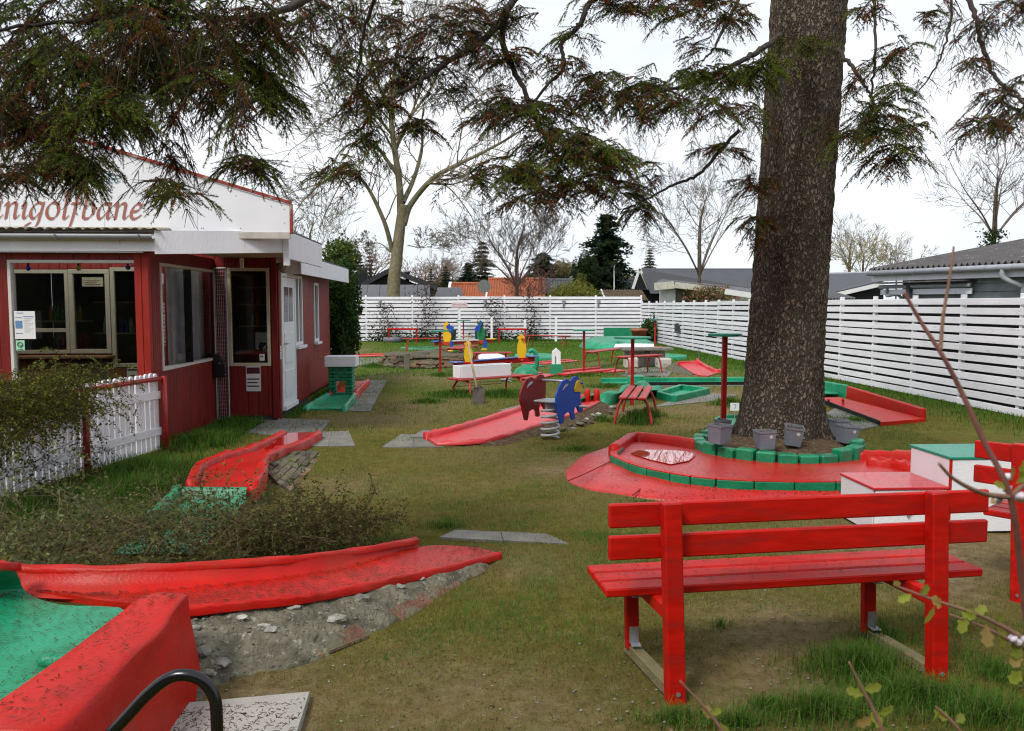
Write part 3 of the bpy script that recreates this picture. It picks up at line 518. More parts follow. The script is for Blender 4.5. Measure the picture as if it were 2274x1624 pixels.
# broad-nib lettering: strokes as point lists in letter units (x-height 1)
def arc(cx, cy, rx, ry, a0, a1, n=10): return [(cx+rx*math.cos(math.radians(q)), cy+ry*math.sin(math.radians(q))) for q in np.linspace(a0, a1, n)]
bowl = arc(.38, .5, .36, .5, 60, 300, 14)
LET = {
 'i': (.42, [[(.02, .78), (.18, .98), (.16, .2), (.26, .02), (.42, .18)], [(.17, 1.32), (.24, 1.40)]]),
 'n': (.86, [[(.0, .8), (.14, .98), (.14, 0)], [(.14, .62), (.34, .9), (.52, .98), (.62, .86), (.62, .2), (.70, .02), (.86, .18)]]),
 'm': (1.3, [[(.0, .8), (.14, .98), (.14, 0)], [(.14, .62), (.3, .9), (.46, .98), (.56, .86), (.56, 0)], [(.56, .62), (.74, .9), (.9, .98), (1.0, .86), (1.0, .2), (1.1, .02), (1.26, .18)]]),
 'g': (.84, [[(.66, .92), (.42, .98), (.16, .78), (.04, .42), (.14, .06), (.34, .06), (.6, .42)], [(.7, 1.0), (.62, .2), (.5, -.4), (.2, -.68), (-.1, -.6), (-.16, -.44), (.1, -.28)]]),
 'o': (.80, [arc(.36, .5, .34, .5, 100, 460, 20)]),
 'l': (.42, [[(.1, 1.62), (.2, 1.72), (.16, .2), (.26, .02), (.42, .16)]]),
 'f': (.56, [[(.62, 1.62), (.42, 1.76), (.28, 1.4), (.18, .2), (.06, -.5), (-.16, -.66)], [(.0, .95), (.5, .97)]]),
 'b': (.80, [[(.06, 1.62), (.18, 1.72), (.10, .3), (.2, .04), (.44, .06), (.66, .4), (.62, .84), (.44, .98), (.12, .62)]]),
 'a': (.86, [[(.64, .92), (.4, .98), (.16, .78), (.04, .42), (.12, .06), (.3, .06), (.62, .5)], [(.68, .98), (.62, .2), (.7, .02), (.86, .18)]]),
 'e': (.72, [[(.08, .44), (.4, .52), (.58, .74), (.46, .96), (.24, .88), (.06, .5), (.12, .12), (.32, .02), (.64, .22)]]),
 'M': (1.6, [[(0, 0), (.24, .1), (.42, 1.6)], [(.42, 1.6), (.74, .05)], [(.74, .05), (1.24, 1.62)], [(1.24, 1.6), (1.26, .1), (1.46, .1)]]),
 'D': (1.3, [[(.26, 1.6), (.14, 0)], [(-.1, 1.5), (.5, 1.66), (1.0, 1.4), (1.1, .8), (.8, .2), (.1, 0)]]),
 'r': (.60, [[(.0, .8), (.14, .98), (.14, 0)], [(.14, .62), (.34, .92), (.56, .92)]]),
 'k': (.76, [[(.12, 1.62), (.2, 1.72), (.14, 0)], [(.14, .5), (.5, .98), (.56, .74), (.2, .54)], [(.3, .54), (.5, .08), (.72, .1)]]),
 's': (.62, [[(.54, .86), (.32, .98), (.14, .8), (.3, .54), (.46, .3), (.34, .04), (.06, .1)]]),
 'd': (.86, [[(.64, .92), (.4, .98), (.16, .78), (.04, .42), (.12, .06), (.3, .06), (.62, .5)], [(.82, 1.72), (.7, 1.66), (.62, .2), (.7, .02), (.86, .18)]]),
 't': (.56, [[(.22, 1.36), (.16, .2), (.26, .02), (.46, .16)], [(.0, .96), (.48, .98)]]),
 ' ': (.6, [])}
LET['æ'] = (1.2, LET['a'][1][:1]+[[(x+.56, y) for x, y in LET['e'][1][0]]])
def lettering(text, x0, x1, zbase, xh, slant, nib, m, Y):
    tot = sum(LET[c_][0]+.10 for c_ in text)-.1; sx = (x1-x0)/(tot*xh+slant*0); x = 0; k = 0
    for c_ in text:
        adv, strokes = LET[c_]; mb = MB()
        for st in strokes:
            pts = crv([(px, pz, 0) for px, pz in st], max(10, 6*len(st))) if len(st) > 2 else [np.array((*p, 0.)) for p in st]
            W_ = lambda p: np.array([x0+((x+p[0])*xh)*sx+slant*p[1]*xh, Y, zbase+p[1]*xh])
            nv = np.array([math.cos(math.radians(42)), 0, math.sin(math.radians(42))])*nib/2; n2 = np.array([-nv[2], 0, nv[0]])*.22
            for a_, b_ in zip(pts[:-1], pts[1:]):
                a_, b_ = W_(a_), W_(b_); k += 1; e = np.array([0, -.00003*(k % 40), 0])
                hull = sorted([(p[0], p[2]) for p in (a_-nv-n2, a_+nv-n2, a_+nv+n2, a_-nv+n2, b_-nv-n2, b_+nv-n2, b_+nv+n2, b_-nv+n2)])
                lo, up = [], []
                cr = lambda o, p, q: (p[0]-o[0])*(q[1]-o[1])-(p[1]-o[1])*(q[0]-o[0])
                for p in hull:
                    while len(lo) > 1 and cr(lo[-2], lo[-1], p) <= 0: lo.pop()
                    lo.append(p)
                for p in hull[::-1]:
                    while len(up) > 1 and cr(up[-2], up[-1], p) <= 0: up.pop()
                    up.append(p)
                h = lo[:-1]+up[:-1]; mb.add([(p[0], Y+e[1], p[1]) for p in h], [list(range(len(h)))])
        if strokes: part('letter', mb, m, K)
        x += adv+.10
LR = mat('letter_red', (.36, .13, .10), .5, .12, 4.); LT = mat('letter_teal', (.06, .28, .30), .5, .12, 4.)
tx1 = PY(318, 480, SY)[0]; tx0 = PY(-78, 480, SY)[0]; tz = PY(100, 486, SY)[2]; xh = PY(100, 450, SY)[2]-tz
lettering('Minigolfbane', tx0, tx1-.02, tz, xh, .20, .036, LR, SY-.006)
tx1 = PY(269, 405, SY)[0]; tz = PY(100, 405, SY)[2]; xh2 = PY(100, 387, SY)[2]-tz
lettering('Danmarks ældste', PY(-50, 400, SY)[0], tx1, tz, xh2, .18, .015, LT, SY-.006)
# --- things fixed to the kiosk
mb_ = thing('mailbox', 'black curved metal ashtray box on the red wall by the mesh grille', 'wall box', (XB+.05, 10.9, .75))
yb = PX(*q1((525, 910)), XB)[1]-.20
part('body', MB().prism([(XB+.02, yb, .62), (XB+.13, yb, .62), (XB+.135, yb, .72), (XB+.12, yb, .82), (XB+.08, yb, .90), (XB+.02, yb, .94)], (0, .20, 0)), BLACKP, mb_, fix=True)
for k in range(3): part('slot', MB().bb(XB+.085+.012*k, XB+.092+.012*k, yb-.003, yb+.001, .80, .83), mat('slot_grey', (.2, .2, .2), .6), mb_)
gr = thing('mesh_grille', 'folded grey wire mesh grille standing at the corner of the veranda', 'grille', (XB+.1, 11.2, 0))
g0, g1 = np.array([XB+.015, 11.405, 0]), np.array([XB+.20, 11.34, 0])
part('grille_frame', MB().tube([g0+(0, 0, .03), g0+(0, 0, 2.1)], .012, 6).tube([g1+(0, 0, .03), g1+(0, 0, 2.1)], .012, 6).tube([g0+(0, 0, .03), g1+(0, 0, .03)], .012, 6).tube([g0+(0, 0, 2.1), g1+(0, 0, 2.1)], .012, 6), STEEL, gr)
wr = MB()
for z in np.arange(.08, 2.1, .052): wr.tube([g0+(0, 0, z), g1+(0, 0, z)], .0028, 4, False)
for u in np.linspace(.12, .88, 6): wr.tube([g0+(g1-g0)*u+(0, 0, .03), g0+(g1-g0)*u+(0, 0, 2.1)], .0028, 4, False)
part('wire_mesh', wr, STEEL, gr)
lamp = thing('wall_lamp', 'grey bulkhead wall lamp above the white kiosk door', 'wall lamp', (XS+.06, YC+.12, 2.12))
part('shade', MB().lathe([(.07, .02), (.075, 0), (.07, -.05), (.045, -.10), (.01, -.12)], 14, (XS+.08, YC+.1, 2.16)), mat('lamp_grey', (.4, .38, .36), .4), lamp, smooth=True); part('bracket', MB().bb(XS+.0, XS+.06, YC+.06, YC+.14, 2.14, 2.18), BLACKP, lamp)
def placard(name, label, x0, x1, z0, z1, Y, draw, m=None):
    r = thing(name, label, 'notice', ((x0+x1)/2, Y, z0)); part('board', MB().bb(x0, x1, Y-.006, Y, z0, z1, .003), m or mat('paper_white', (.75, .74, .74), .6, .03), r)
    for k, (a_, b_, c_, e_, mm) in enumerate(draw): part('print', MB().add([(x0+(x1-x0)*a_, Y-.008-.0003*k, z0+(z1-z0)*c_), (x0+(x1-x0)*b_, Y-.008-.0003*k, z0+(z1-z0)*c_), (x0+(x1-x0)*b_, Y-.008-.0003*k, z0+(z1-z0)*e_), (x0+(x1-x0)*a_, Y-.008-.0003*k, z0+(z1-z0)*e_)], [[0, 1, 2, 3]]), mm, r)
    return r
INK = mat('ink_dark', (.05, .05, .06), .7); INKB = mat('ink_blue', (.12, .25, .45), .7); INKR = mat('ink_maroon', (.10, .01, .02), .6); INKG = mat('ink_green', (.03, .22, .12), .7)
n0, n1_ = PY(*q1((597, 955)), YC-.015), PY(*q1((631, 887)), YC-.015)
placard('wall_notice', 'white notice with maroon header under the narrow cream window', n0[0], n1_[0], n0[2]+.04, n1_[2]-.0, YC-.012, [(.05, .95, .70, .95, INKR)]+[(.08, .6-.1*(k % 2)+.3, .46-.14*k, .51-.14*k, INK) for k in range(3)])
def wq(zx, zy, Y): return PY((zx/4.512)/1.0906, (600+zy/4.512)/1.0906, Y)
a_, b_ = wq(160, 1000, YA-.035), wq(375, 695, YA-.035)
placard('hygiene_report', 'white printed report sheet with blue columns hung on the veranda window', a_[0], b_[0], a_[2], b_[2], YA-.02, [(.05, .38, .42, .66, INKB), (.05, .38, .76, .78, INKB), (.44, .92, .80, .82, INKB), (.05, .38, .39, .41, INKB), (.05, .38, .20, .22, INKB), (.12, .45, .93, .95, INKB)]+[(.46, .9-.1*(k % 3), .74-.06*k, .752-.06*k, mat('ink_grey', (.45, .45, .46), .7)) for k in range(9)])
a_, b_ = wq(172, 1125, YA-.035), wq(262, 1015, YA-.035)
st_ = placard('smiley_sticker', 'small pale green smiley sticker under the report sheet', a_[0], b_[0], a_[2], b_[2], YA-.02, [(.2, .8, .08, .16, INKG)], mat('pale_green', (.40, .66, .48), .6))
part('smiley', MB().tube([((a_[0]+b_[0])/2+.026*math.cos(q), YA-.029, (a_[2]+b_[2])/2+.01+.026*math.sin(q)) for q in np.linspace(0, 2*math.pi, 17)], .005, 5).tube([((a_[0]+b_[0])/2+.014*math.cos(q), YA-.029, (a_[2]+b_[2])/2+.012+.014*math.sin(q)) for q in np.linspace(3.6, 5.8, 7)], .003, 5), INKG, st_)
a_, b_ = wq(175, 1470, YA-.035), wq(255, 1385, YA-.035); placard('card_sticker', 'white sticker low on the veranda window behind the bush', a_[0], b_[0], a_[2], b_[2], YA-.02, [(.2, .45, .5, .8, INKR), (.55, .8, .4, .7, INKR)])
a_, b_ = PY(*q1((629, 874)), YC-.02), PY(*q1((641, 858)), YC-.02); placard('card_sticker', 'small white sticker in the corner of the narrow cream window', a_[0], b_[0], a_[2], b_[2], YC-.025, [(.2, .42, .5, .8, INK), (.5, .7, .5, .8, INK)])
a_, b_ = wq(760, 1490, YC-.03), wq(1180, 1245, YC-.03); placard('menu_board', 'grey green framed menu board under the serving shelf', a_[0], b_[0], a_[2], b_[2], YC-.012, [(.04, .96, .04, .96, mat('board_green', (.10, .14, .09), .6))], mat('frame_grey', (.4, .38, .36), .6))
a_, b_ = wq(1385, 1430, YC-.03), wq(1540, 1320, YC-.03); placard('wall_notice', 'pale notice on the inner wall behind the pickets', a_[0], b_[0], a_[2], b_[2], YC-.012, [(.05, .95, .75, .95, INKR), (.2, .8, .2, .35, INK)])
a_, b_ = wq(900, 425, YC-.03), wq(1125, 325, YC-.03); placard('window_note', 'yellowed paper note taped inside the middle serving window', a_[0], b_[0], a_[2], b_[2], YC-.030, [(.1, .9-.2*(k % 2), .6-.2*k, .65-.2*k, INKR) for k in range(3)], mat('old_paper', (.5, .45, .3), .7))
r_ = thing('door_notice', 'narrow white notice on the wall beside the kiosk door', 'notice', (XS+.01, YC+.15, .8)); part('board', MB().bb(XS+.004, XS+.010, YC+.06, YC+.20, .84, 1.03), MATS['paper_white'], r_)
for k in range(4): part('print', MB().bb(XS+.0105, XS+.011, YC+.08, YC+.18, .87+.04*k, .882+.04*k, 0), mat('ink_pink', (.5, .2, .2), .7), r_)
for k, (zx, zy, m) in enumerate(((310, 225, mat('bulb_blue', (.03, .06, .5), .3)), (858, 225, mat('bulb_yellow', (.55, .45, .03), .3)), (1398, 215, mat('bulb_lilac', (.10, .12, .55), .3)))):
    p = wq(zx, zy, YA+.12); o = thing('party_bulb', ('blue', 'yellow', 'lilac')[k]+' party bulb hanging behind the top of the veranda window', 'bulb', p); part('globe', MB().blob(p, (.028, .028, .03), 1, 2, 0), m, o, smooth=True); part('socket', MB().lathe([(.012, 0), (.014, .04)], 8, p+np.array([0, 0, .024])), BLACKP, o)
# ================================================================ MINIGOLF LANES
LITTER = list(LITTER0)                              # (triangle fan quads) where needles lie: list of (p0,p1,p2,p3,count)
def P3(l): return [G(x, y, z) if len(q) == 3 else None for q in l for (x, y, z) in [q]]
def deck(name, L, R, m, parent, n=20, th=.08, amp=.006, cols=6, litter=0, sag=0.):
    L = crv(L, n) if len(L) > 2 else [np.array(L[0])+(np.array(L[1])-np.array(L[0]))*t_ for t_ in np.linspace(0, 1, n+1)]
    R = crv(R, n) if len(R) > 2 else [np.array(R[0])+(np.array(R[1])-np.array(R[0]))*t_ for t_ in np.linspace(0, 1, n+1)]
    rows = []
    for a, b in zip(L, R):
        row = []
        for k in range(cols+1):
            u = k/cols; p = a*(1-u)+b*u; p = p+np.array([0, 0, amp*(2*vn(p[0], p[1], .17, 21)-1)-sag*4*u*(1-u)]); row.append(p)
        rows.append([a-np.array([0, 0, th+.03])]+row+[b-np.array([0, 0, th+.03])])
    rows = [[np.array([p[0], p[1], p[2]-th-.02]) for p in rows[0]]]+rows+[[np.array([p[0], p[1], p[2]-th-.02]) for p in rows[-1]]]
    o = part(name, MB().grid(rows), m, parent, smooth=False, fix=False)
    if litter:
        for i in range(n): LITTER.append((L[i], R[i], R[i+1], L[i+1], litter/n))
    return o
def curb(name, pts, w_, h, m, parent, n=24, lean=0., side=(0, 0, 0), wob=.008, seed=1):
    c = crv(pts, n) if len(pts) > 2 else [np.array(pts[0])+(np.array(pts[1])-np.array(pts[0]))*t_ for t_ in np.linspace(0, 1, n+1)]
    rows = []; rg = np.random.default_rng(seed)
    for i, p in enumerate(c):
        t_ = c[min(i+1, n)]-c[max(i-1, 0)]; t_[2] = 0; t_ /= np.linalg.norm(t_); s_ = np.array([t_[1], -t_[0], 0]); k = rg.normal(size=5)*wob
        bt_ = -.02 if name in ('front_lip', 'wall_top') else -.12
        prof = [(-.5, bt_), (-.5, h*.62+k[0]), (-.34, h*.92+k[1]), (0, h+k[2]), (.34, h*.9+k[3]), (.5, h*.6+k[4]), (.5, bt_)]
        rows.append([p+s_*(u*w_+k[0]*.5)+np.array([0, 0, z]) for u, z in prof])
    mb = MB().grid(rows); nn = len(rows[0]); mb.f += [list(range(nn)), [n*nn+k for k in range(nn)][::-1]]
    return part(name, mb, m, parent, smooth=True, fix=True)
# ---- lane A, foreground left: raised red trough, green end, thick red wall
LA = thing('raised_golf_lane', 'raised red and green lane with thick red end wall and stony bank', 'golf lane', (-.9, 4.2, 0))
fr = [G(395, 1352, .25), G(540, 1336, .23), G(700, 1318, .20), G(870, 1285, .14), G(1030, 1250, .08), G(1112, 1228, .045)]
bk = [G(60, 1312, .22), G(240, 1318, .22), G(560, 1290, .20), G(760, 1262, .14), G(935, 1213, .07), G(1060, 1216, .045)]
deck('red_deck', bk, fr, RED, LA, 26, .015, .005, 8, 2400)
curb('wall_top', [G(25, 1259, .31), G(240, 1263, .31), G(560, 1247, .28), G(760, 1227, .205), G(925, 1199, .115)], .05, .012, RED, LA, 28, wob=.004, seed=3)
bw_top = crv([G(30, 1262, .31), G(240, 1266, .31), G(560, 1249, .28), G(760, 1229, .21), G(925, 1199, .12)], 26); bw_bot = crv([G(60, 1316, .215), G(240, 1320, .215), G(560, 1292, .195), G(760, 1264, .135), G(932, 1211, .07)], 26)
part('back_wall_face', MB().grid([bw_top, [a*.6+b*.4+np.array([0, .012, -.01]) for a, b in zip(bw_top, bw_bot)], [a*.2+b*.8+np.array([0, -.02, -.012]) for a, b in zip(bw_top, bw_bot)], [b+np.array([0, -.06, 0]) for b in bw_bot]]), RED, LA, smooth=True)
curb('front_lip', [f_+np.array([0, -.004, -.016]) for f_ in fr], .024, .022, RED, LA, 40, wob=.004, seed=4)
# green deck: from the red edge toward the camera, dished up at the far left
gL = [G(-260, 1255, .42), G(-320, 1420, .30), G(-500, 1640, .24)]; gM = [G(-10, 1268, .40), G(-60, 1395, .215), G(-220, 1600, .20)]; gR = [G(35, 1266, .36), G(110, 1335, .222), G(290, 1366, .218)]
cg = [crv(r_, 10) for r_ in ([G(-330, 1250, .44), G(-160, 1256, .42), G(-10, 1264, .40), G(36, 1268, .35)], [G(-380, 1320, .32), G(-200, 1320, .28), G(-40, 1318, .25), G(60, 1316, .226)], [G(-420, 1400, .26), G(-210, 1390, .225), G(0, 1375, .218), G(135, 1343, .222)], [G(-500, 1500, .24), G(-240, 1470, .21), G(0, 1440, .212), G(285, 1360, .222)], [G(-620, 1660, .22), G(-300, 1640, .205), G(-60, 1600, .20), G(150, 1500, .205)])]
rows = [crv([r_[k] for r_ in cg], 16) for k in range(11)]
part('green_deck', MB().grid(rows), GREEN, LA, smooth=True)
for i in range(1, 10):
    for j in range(4, 16): LITTER.append((rows[i][j], rows[i+1][j], rows[i+1][j+1], rows[i][j+1], 11))
curb('wall_top', [G(-330, 1244, .45), G(-160, 1250, .43), G(-20, 1256, .41), G(30, 1259, .36)], .07, .02, RED, LA, 14, wob=.004, seed=8)
# thick wall along X=-1.3, turning left at its near end
wx = [( -1.33, 3.42), (-1.33, 3.2), (-1.34, 2.95), (-1.36, 2.7), (-1.39, 2.48)]
rows = []
for i, (x, y) in enumerate([(-1.26, 3.46), (-1.26, 3.40), (-1.265, 3.25), (-1.27, 3.05), (-1.275, 2.85), (-1.285, 2.66), (-1.30, 2.47), (-1.32, 2.33), (-1.325, 2.30)]):
    end = (i == 0, i == 8); h = .40-.0*i; k = .5 if end[0] else (.9 if end[1] else 1.); wd = .10+.012*i*(i < 8)
    nz = [random.uniform(-.008, .008) for _ in range(9)]
    prof = [(wd*.95+.05, -.06), (wd*.93+.02, .14), (wd*.90, .30), (wd*.86, .372), (wd*.66, .398), (-wd*.3, .405), (-wd*.85, .388), (-wd*1.0, .33), (-wd*1.1, .12)]
    rows.append([np.array([x+u*(.7 if end[0] else 1)+n_, y, (z*(.86 if end[0] else 1) if z > .2 else z)+n_*.6]) for (u, z), n_ in zip(prof, nz)])
mb = MB().grid([crv(r_, 24) for r_ in zip(*[crv(list(c_), 30) for c_ in zip(*rows)])])
n_ = 25; mb.f += [list(range(n_))]; mb.f += [[30*n_+k for k in range(n_)][::-1]]
part('end_wall', mb, RED, LA, smooth=True, fix=True)
for i in range(1, 7): LITTER.append((rows[i][4]+(0, 0, .012), rows[i][6]+(0, 0, .012), rows[i+1][6]+(0, 0, .012), rows[i+1][4]+(0, 0, .012), 45))
part('end_wall_return', MB().box((-2.35, 2.41, .15), (1.98, .2, .47), None, .05), RED, LA)
for k in range(3): part('red_peg', MB().lathe([(.03, -.05), (.032, .02), (.02, .045)], 10, G(105+8*k, 1470-2*k, .2)) if False else MB().blob(G(112, 1468, .22)+np.array([.03*k, -.01*k, 0]), (.05, .035, .035), k, 2, .06), GREEN, LA, smooth=True)
# stony bank in front of lane A
tp = crv([G(400, 1352, .20), G(470, 1345, .205), G(560, 1335, .20), G(700, 1320, .17), G(870, 1287, .11), G(1030, 1252, .05), G(1075, 1258, .02)], 48); bt = crv([G(375, 1600), G(430, 1565), G(520, 1505), G(660, 1478), G(850, 1402), G(1000, 1312), G(1085, 1268)], 48)
rows = []
for a, b in zip(tp, bt):
    r_ = []
    for u in np.linspace(0, 1, 15):
        p = a*(1-u)+b*u; p = p+np.array([0, 0, .03*math.sin(u*math.pi)+.030*(vn(p[0], p[1]+p[2], .09, 31)-.5)+.022*(vn(p[0], p[1]-p[2], .035, 32)-.5)+.012*(vn(p[0], p[1], .014, 35)-.5)]); r_.append(p)
    r_.append(b-np.array([0, .03, .06])); rows.append(r_)
part('stony_bank', MB().grid(rows), BANK, LA, smooth=True)
BK = lambda s_, u: rows[int(s_*48)][int(u*14)]
rs = random.Random(5)
for k, (sx_, u, sc) in enumerate([(.62, .30, .052), (.70, .35, .03), (.735, .27, .033), (.58, .58, .05), (.42, .62, .035), (.40, .55, .03), (.18, .62, .045), (.28, .80, .05), (.22, .82, .04), (.33, .35, .03), (.47, .28, .03), (.12, .3, .025), (.80, .25, .03)]):
    p = BK(sx_, u); part('stone', MB().blob(p+np.array([0, 0, -.003]), (sc*rs.uniform(.8, 1.2), sc*rs.uniform(.6, .9), sc*rs.uniform(.35, .5)), k+50, 2, .13), STONE, LA, smooth=False)
for k in range(330):                     # small flints bedded in the mortar
    pass
fl = MB()
for k in range(150):
    s_ = rs.random()**1.5*.8; p = BK(s_, rs.uniform(.1, .95)); q = rs.uniform(.004, .010); fl.blob(p+np.array([0, -.002, .003]), (q, q*.8, q*.7), k, 1, .2)
o = part('flint_chips', fl, STONE, LA); o['kind'] = 'stuff'
for k, s_ in enumerate([.36, .47, .56, .70, .78, .90, .95]):
    a, b = bt[int(s_*48)], bt[min(48, int((s_+.055)*48)+1)]; c = (a+b)/2; d_ = (b-a)/np.linalg.norm(b-a); up = np.cross(d_, np.array([-.3, .7, .4])); up = up/np.linalg.norm(up); up = up if up[2] > 0 else -up
    w_ = np.cross(up, d_); part('brick', MB().box(c+np.array([0, .07, .002+rs.uniform(-.014, .010)]), (np.linalg.norm(b-a)*.93, .10, .06), np.stack([d_, w_, up], 1), .008), BRICK, LA)
# ---- lane B in front of the kiosk
LB = thing('kiosk_golf_lane', 'narrow wet red lane with green drop in front of the kiosk', 'golf lane', (-2, 8, 0))
q8 = lambda x, y: ((380+x/5.053)/1.0906, (960+y/5.053)/1.0906)
bl = [G(*q8(470, 1105), .15), G(*q8(560, 900), .13), G(*q8(800, 780), .11), G(*q8(1200, 660), .08), G(*q8(1580, 480), .05)]; br = [G(*q8(1120, 1110), .15), G(*q8(1230, 950), .13), G(*q8(1270, 790), .11), G(*q8(1420, 705), .08), G(*q8(1740, 590), .06), G(*q8(1960, 470), .05)]
deck('red_deck', bl, br, RED, LB, 24, .1, .004, 6)
curb('side_roll', [p+np.array([-.03, 0, 0]) for p in bl], .09, .055, RED, LB, 40, wob=.010, seed=11); curb('side_roll', [p+np.array([.03, 0, 0]) for p in br], .09, .05, RED, LB, 40, wob=.010, seed=12)
g0_, g1_ = G(*q8(300, 1115), .15), G(*q8(1105, 1120), .15)
dwn = [[g0_+(g1_-g0_)*u+np.array([0, -v*.5+(0 if v else 0), z]) for u in np.linspace(0, 1, 8)] for v, z in ((0, .005), (.05, -.01), (.12, -.10), (.6, -.13), (1.6, -.135), (2.6, -.137))]
part('green_drop', MB().grid(dwn), GREEND, LB, smooth=True)
curb('green_roll', [g0_+np.array([-.02, .0, -.03]), g0_+np.array([-.03, -.1, -.06]), g0_+np.array([-.03, -.8, -.13])], .08, .05, GREEND, LB, 12, seed=13)
wp = MATS.get('puddle')
m = bpy.data.materials.new('puddle_water'); m.use_nodes = True; MATS['puddle'] = m; b_ = m.node_tree.nodes['Principled BSDF']; b_.inputs['Base Color'].default_value = (.5, .012, .010, 1); b_.inputs['Roughness'].default_value = .02; b_.inputs['Specular IOR Level'].default_value = .7; b_.inputs['Coat Weight'].default_value = .8; b_.inputs['Coat Roughness'].default_value = .01
pu = [(*(bl[3]*.8+br[4]*.2)[:2], 0), (*(bl[3]*.15+br[3]*.85)[:2], 0), (*(br[4]*.9+bl[4]*.1)[:2], 0), (*(br[5]*.93+bl[4]*.07)[:2], 0), (*(bl[4]*.92+br[5]*.08)[:2], 0)]
pd = thing('puddle', 'rain puddle standing on the red lane beside the kiosk', 'puddle', np.mean(pu, 0)+np.array([0, 0, .07])); part('water', MB().prism([np.array(p)+np.array([0, 0, .073]) for p in pu], (0, 0, .010)), m, pd, fix=True)
# setts on the bank right of lane B
bs_ = thing('sett_bank', 'sloping bank of dark paving setts beside the kiosk lane', 'stone bank', G(640, 1050)); 
E0, E1, E2, E3 = G(*q8(1300, 900), .055), G(*q8(1640, 640), .04), G(*q8(2060, 700), .0), G(*q8(1650, 1190), .0)
for i in range(9):
    for j in range(6):
        u0, u1, v0, v1 = i/9, (i+.93)/9, (j+.06*(i % 2))/6, (j+.92)/6
        Q = lambda u, v: (E0*(1-u)+E1*u)*(1-v)+(E3*(1-u)+E2*u)*v
        quad = [Q(u0, v0), Q(u1, v0), Q(u1, v1), Q(u0, v1)]; dz = rs.uniform(-.012, .012)
        part('brick', MB().prism([p+np.array([0, 0, dz-.05]) for p in quad], (0, 0, .055)), BRICK if j == 5 else SETT, bs_, fix=True)
part('bank_core', MB().grid([[E0, E1], [E3, E2]]), SOIL, bs_).location = (0, 0, -.02)
# ---- lane C with green brick tower
LC = thing('tower_golf_lane', 'green and red lane leading through a green brick tower beside the kiosk', 'golf lane', (-2.2, 14, 0))
deck('green_deck', [G(679, 908, .03), G(705, 893, .05), G(731, 878, .08)], [G(760, 908, .03), G(772, 894, .05), G(786, 877, .08)], GREEN, LC, 12, .06, .004, 5)
for pts, m_ in (([G(676, 908, .05), G(703, 892, .08), G(729, 877, .11)], GREEN), ([G(763, 908, .05), G(775, 894, .08), G(788, 877, .11)], GREEN), ([G(733, 876, .1), G(752, 845, .08)], RED), ([G(787, 876, .1), G(818, 846, .08)], RED)): curb('side_roll', pts, .06, .04, m_, LC, 14, seed=15)
deck('red_deck', [G(733, 876, .08), G(752, 847, .06)], [G(786, 876, .08), G(815, 846, .06)], RED, LC, 8, .06, .003, 4)
hx0, hx1, hy = G(729, 880, .06)[0], G(783, 880, .06)[0], G(756, 880, .06)[1]+.03; hw = hx1-hx0; hd = .32
TW = thing('brick_tower', 'small green brick tower with gate hole under a white box lid', 'golf obstacle', ((hx0+hx1)/2, hy, .06))
ox0, ox1, oz0, oz1 = hx0+hw*.33, hx0+hw*.68, .13, .30
for r_ in range(8):
    z = .06+r_*.062; off = .5*(r_ % 2); xs_ = [hx0]+[hx0+hw*(k+off)/3 for k in range(4) if 0.02 < (k+off)/3 < .98]+[hx1]
    for a, b in zip(xs_[:-1], xs_[1:]):
        sg_ = [(a, b)] if not (z+.06 > oz0 and z < oz1-.03) else [(x0, x1) for x0, x1 in ((a, min(b, ox0)), (max(a, ox1), b)) if x1-x0 > .02]
        for x0, x1 in sg_:
            part('brick', MB().bb(x0+.003, x1-.003, hy+rs.uniform(-.006, .006), hy+.10, z+.002, z+.058, .008), GREEND, TW)
    for xx in (hx0, hx1-.09):
        part('brick', MB().bb(xx+rs.uniform(-.004, .004), xx+.09, hy+.105, hy+hd, z+.002, z+.058, .008), GREEND, TW)
lid = part('lid', MB().bb(hx0-.05, hx1+.06, hy-.05, hy+hd+.04, .56, .735, .004), WHITE, TW)
# ---- lane D, diagonal red ramp behind the elephant
LD = thing('diagonal_golf_lane', 'long pinkish red lane running diagonally past the elephant spring rider', 'golf lane', (.9, 11.8, 0))
dl = [G(948, 972, .04), G(1010, 958, .06), G(1100, 931, .08), G(1165, 910, .09), G(1240, 893, .09), G(1300, 885, .09)]; dr = [G(968, 986, .03), G(1080, 978, .05), G(1190, 945, .08), G(1255, 925, .10), G(1310, 903, .10), G(1330, 890, .10)]
RED2 = mat('sky_sheen_red_paint', (.56, .030, .034), .35, .2, 3., .25, 35., .5, dirt=(.5, .04, .04), ds=2, dthr=.6)  # pinker base colour, puts the sky's grazing sheen into the paint
deck('red_deck', dl, dr, RED2, LD, 24, .1, .004, 6, 350)
curb('side_roll', [p+np.array([-.02, .03, 0]) for p in dl], .08, .06, RED2, LD, 36, seed=21); curb('front_lip', dr, .06, .02, RED2, LD, 36, seed=22)
for x in (1304, 1325): part('peg', MB().lathe([(.055, -.05), (.05, .12), (.042, .20), (.03, .21)], 12, G(x, 894, .08)), RED, LD, smooth=True)
part('earth_bank', MB().grid([dr, [p+np.array([.35, -.25, -.13]) for p in dr]]), SOIL, LD)
for k in range(26):
    p = dr[2]+(dr[5]-dr[2])*rs.random()+np.array([rs.uniform(.03, .40), rs.uniform(-.3, .0), 0]); p[2] = rs.uniform(.0, .05); part('stone', MB().blob(p, (rs.uniform(.03, .07), rs.uniform(.03, .06), .025), k, 2, .12), STONE if k % 3 == 0 else SETT, LD)
hump = thing('green_hump', 'wavy pale green concrete hump at the end of the diagonal lane', 'golf obstacle', G(1370, 878))
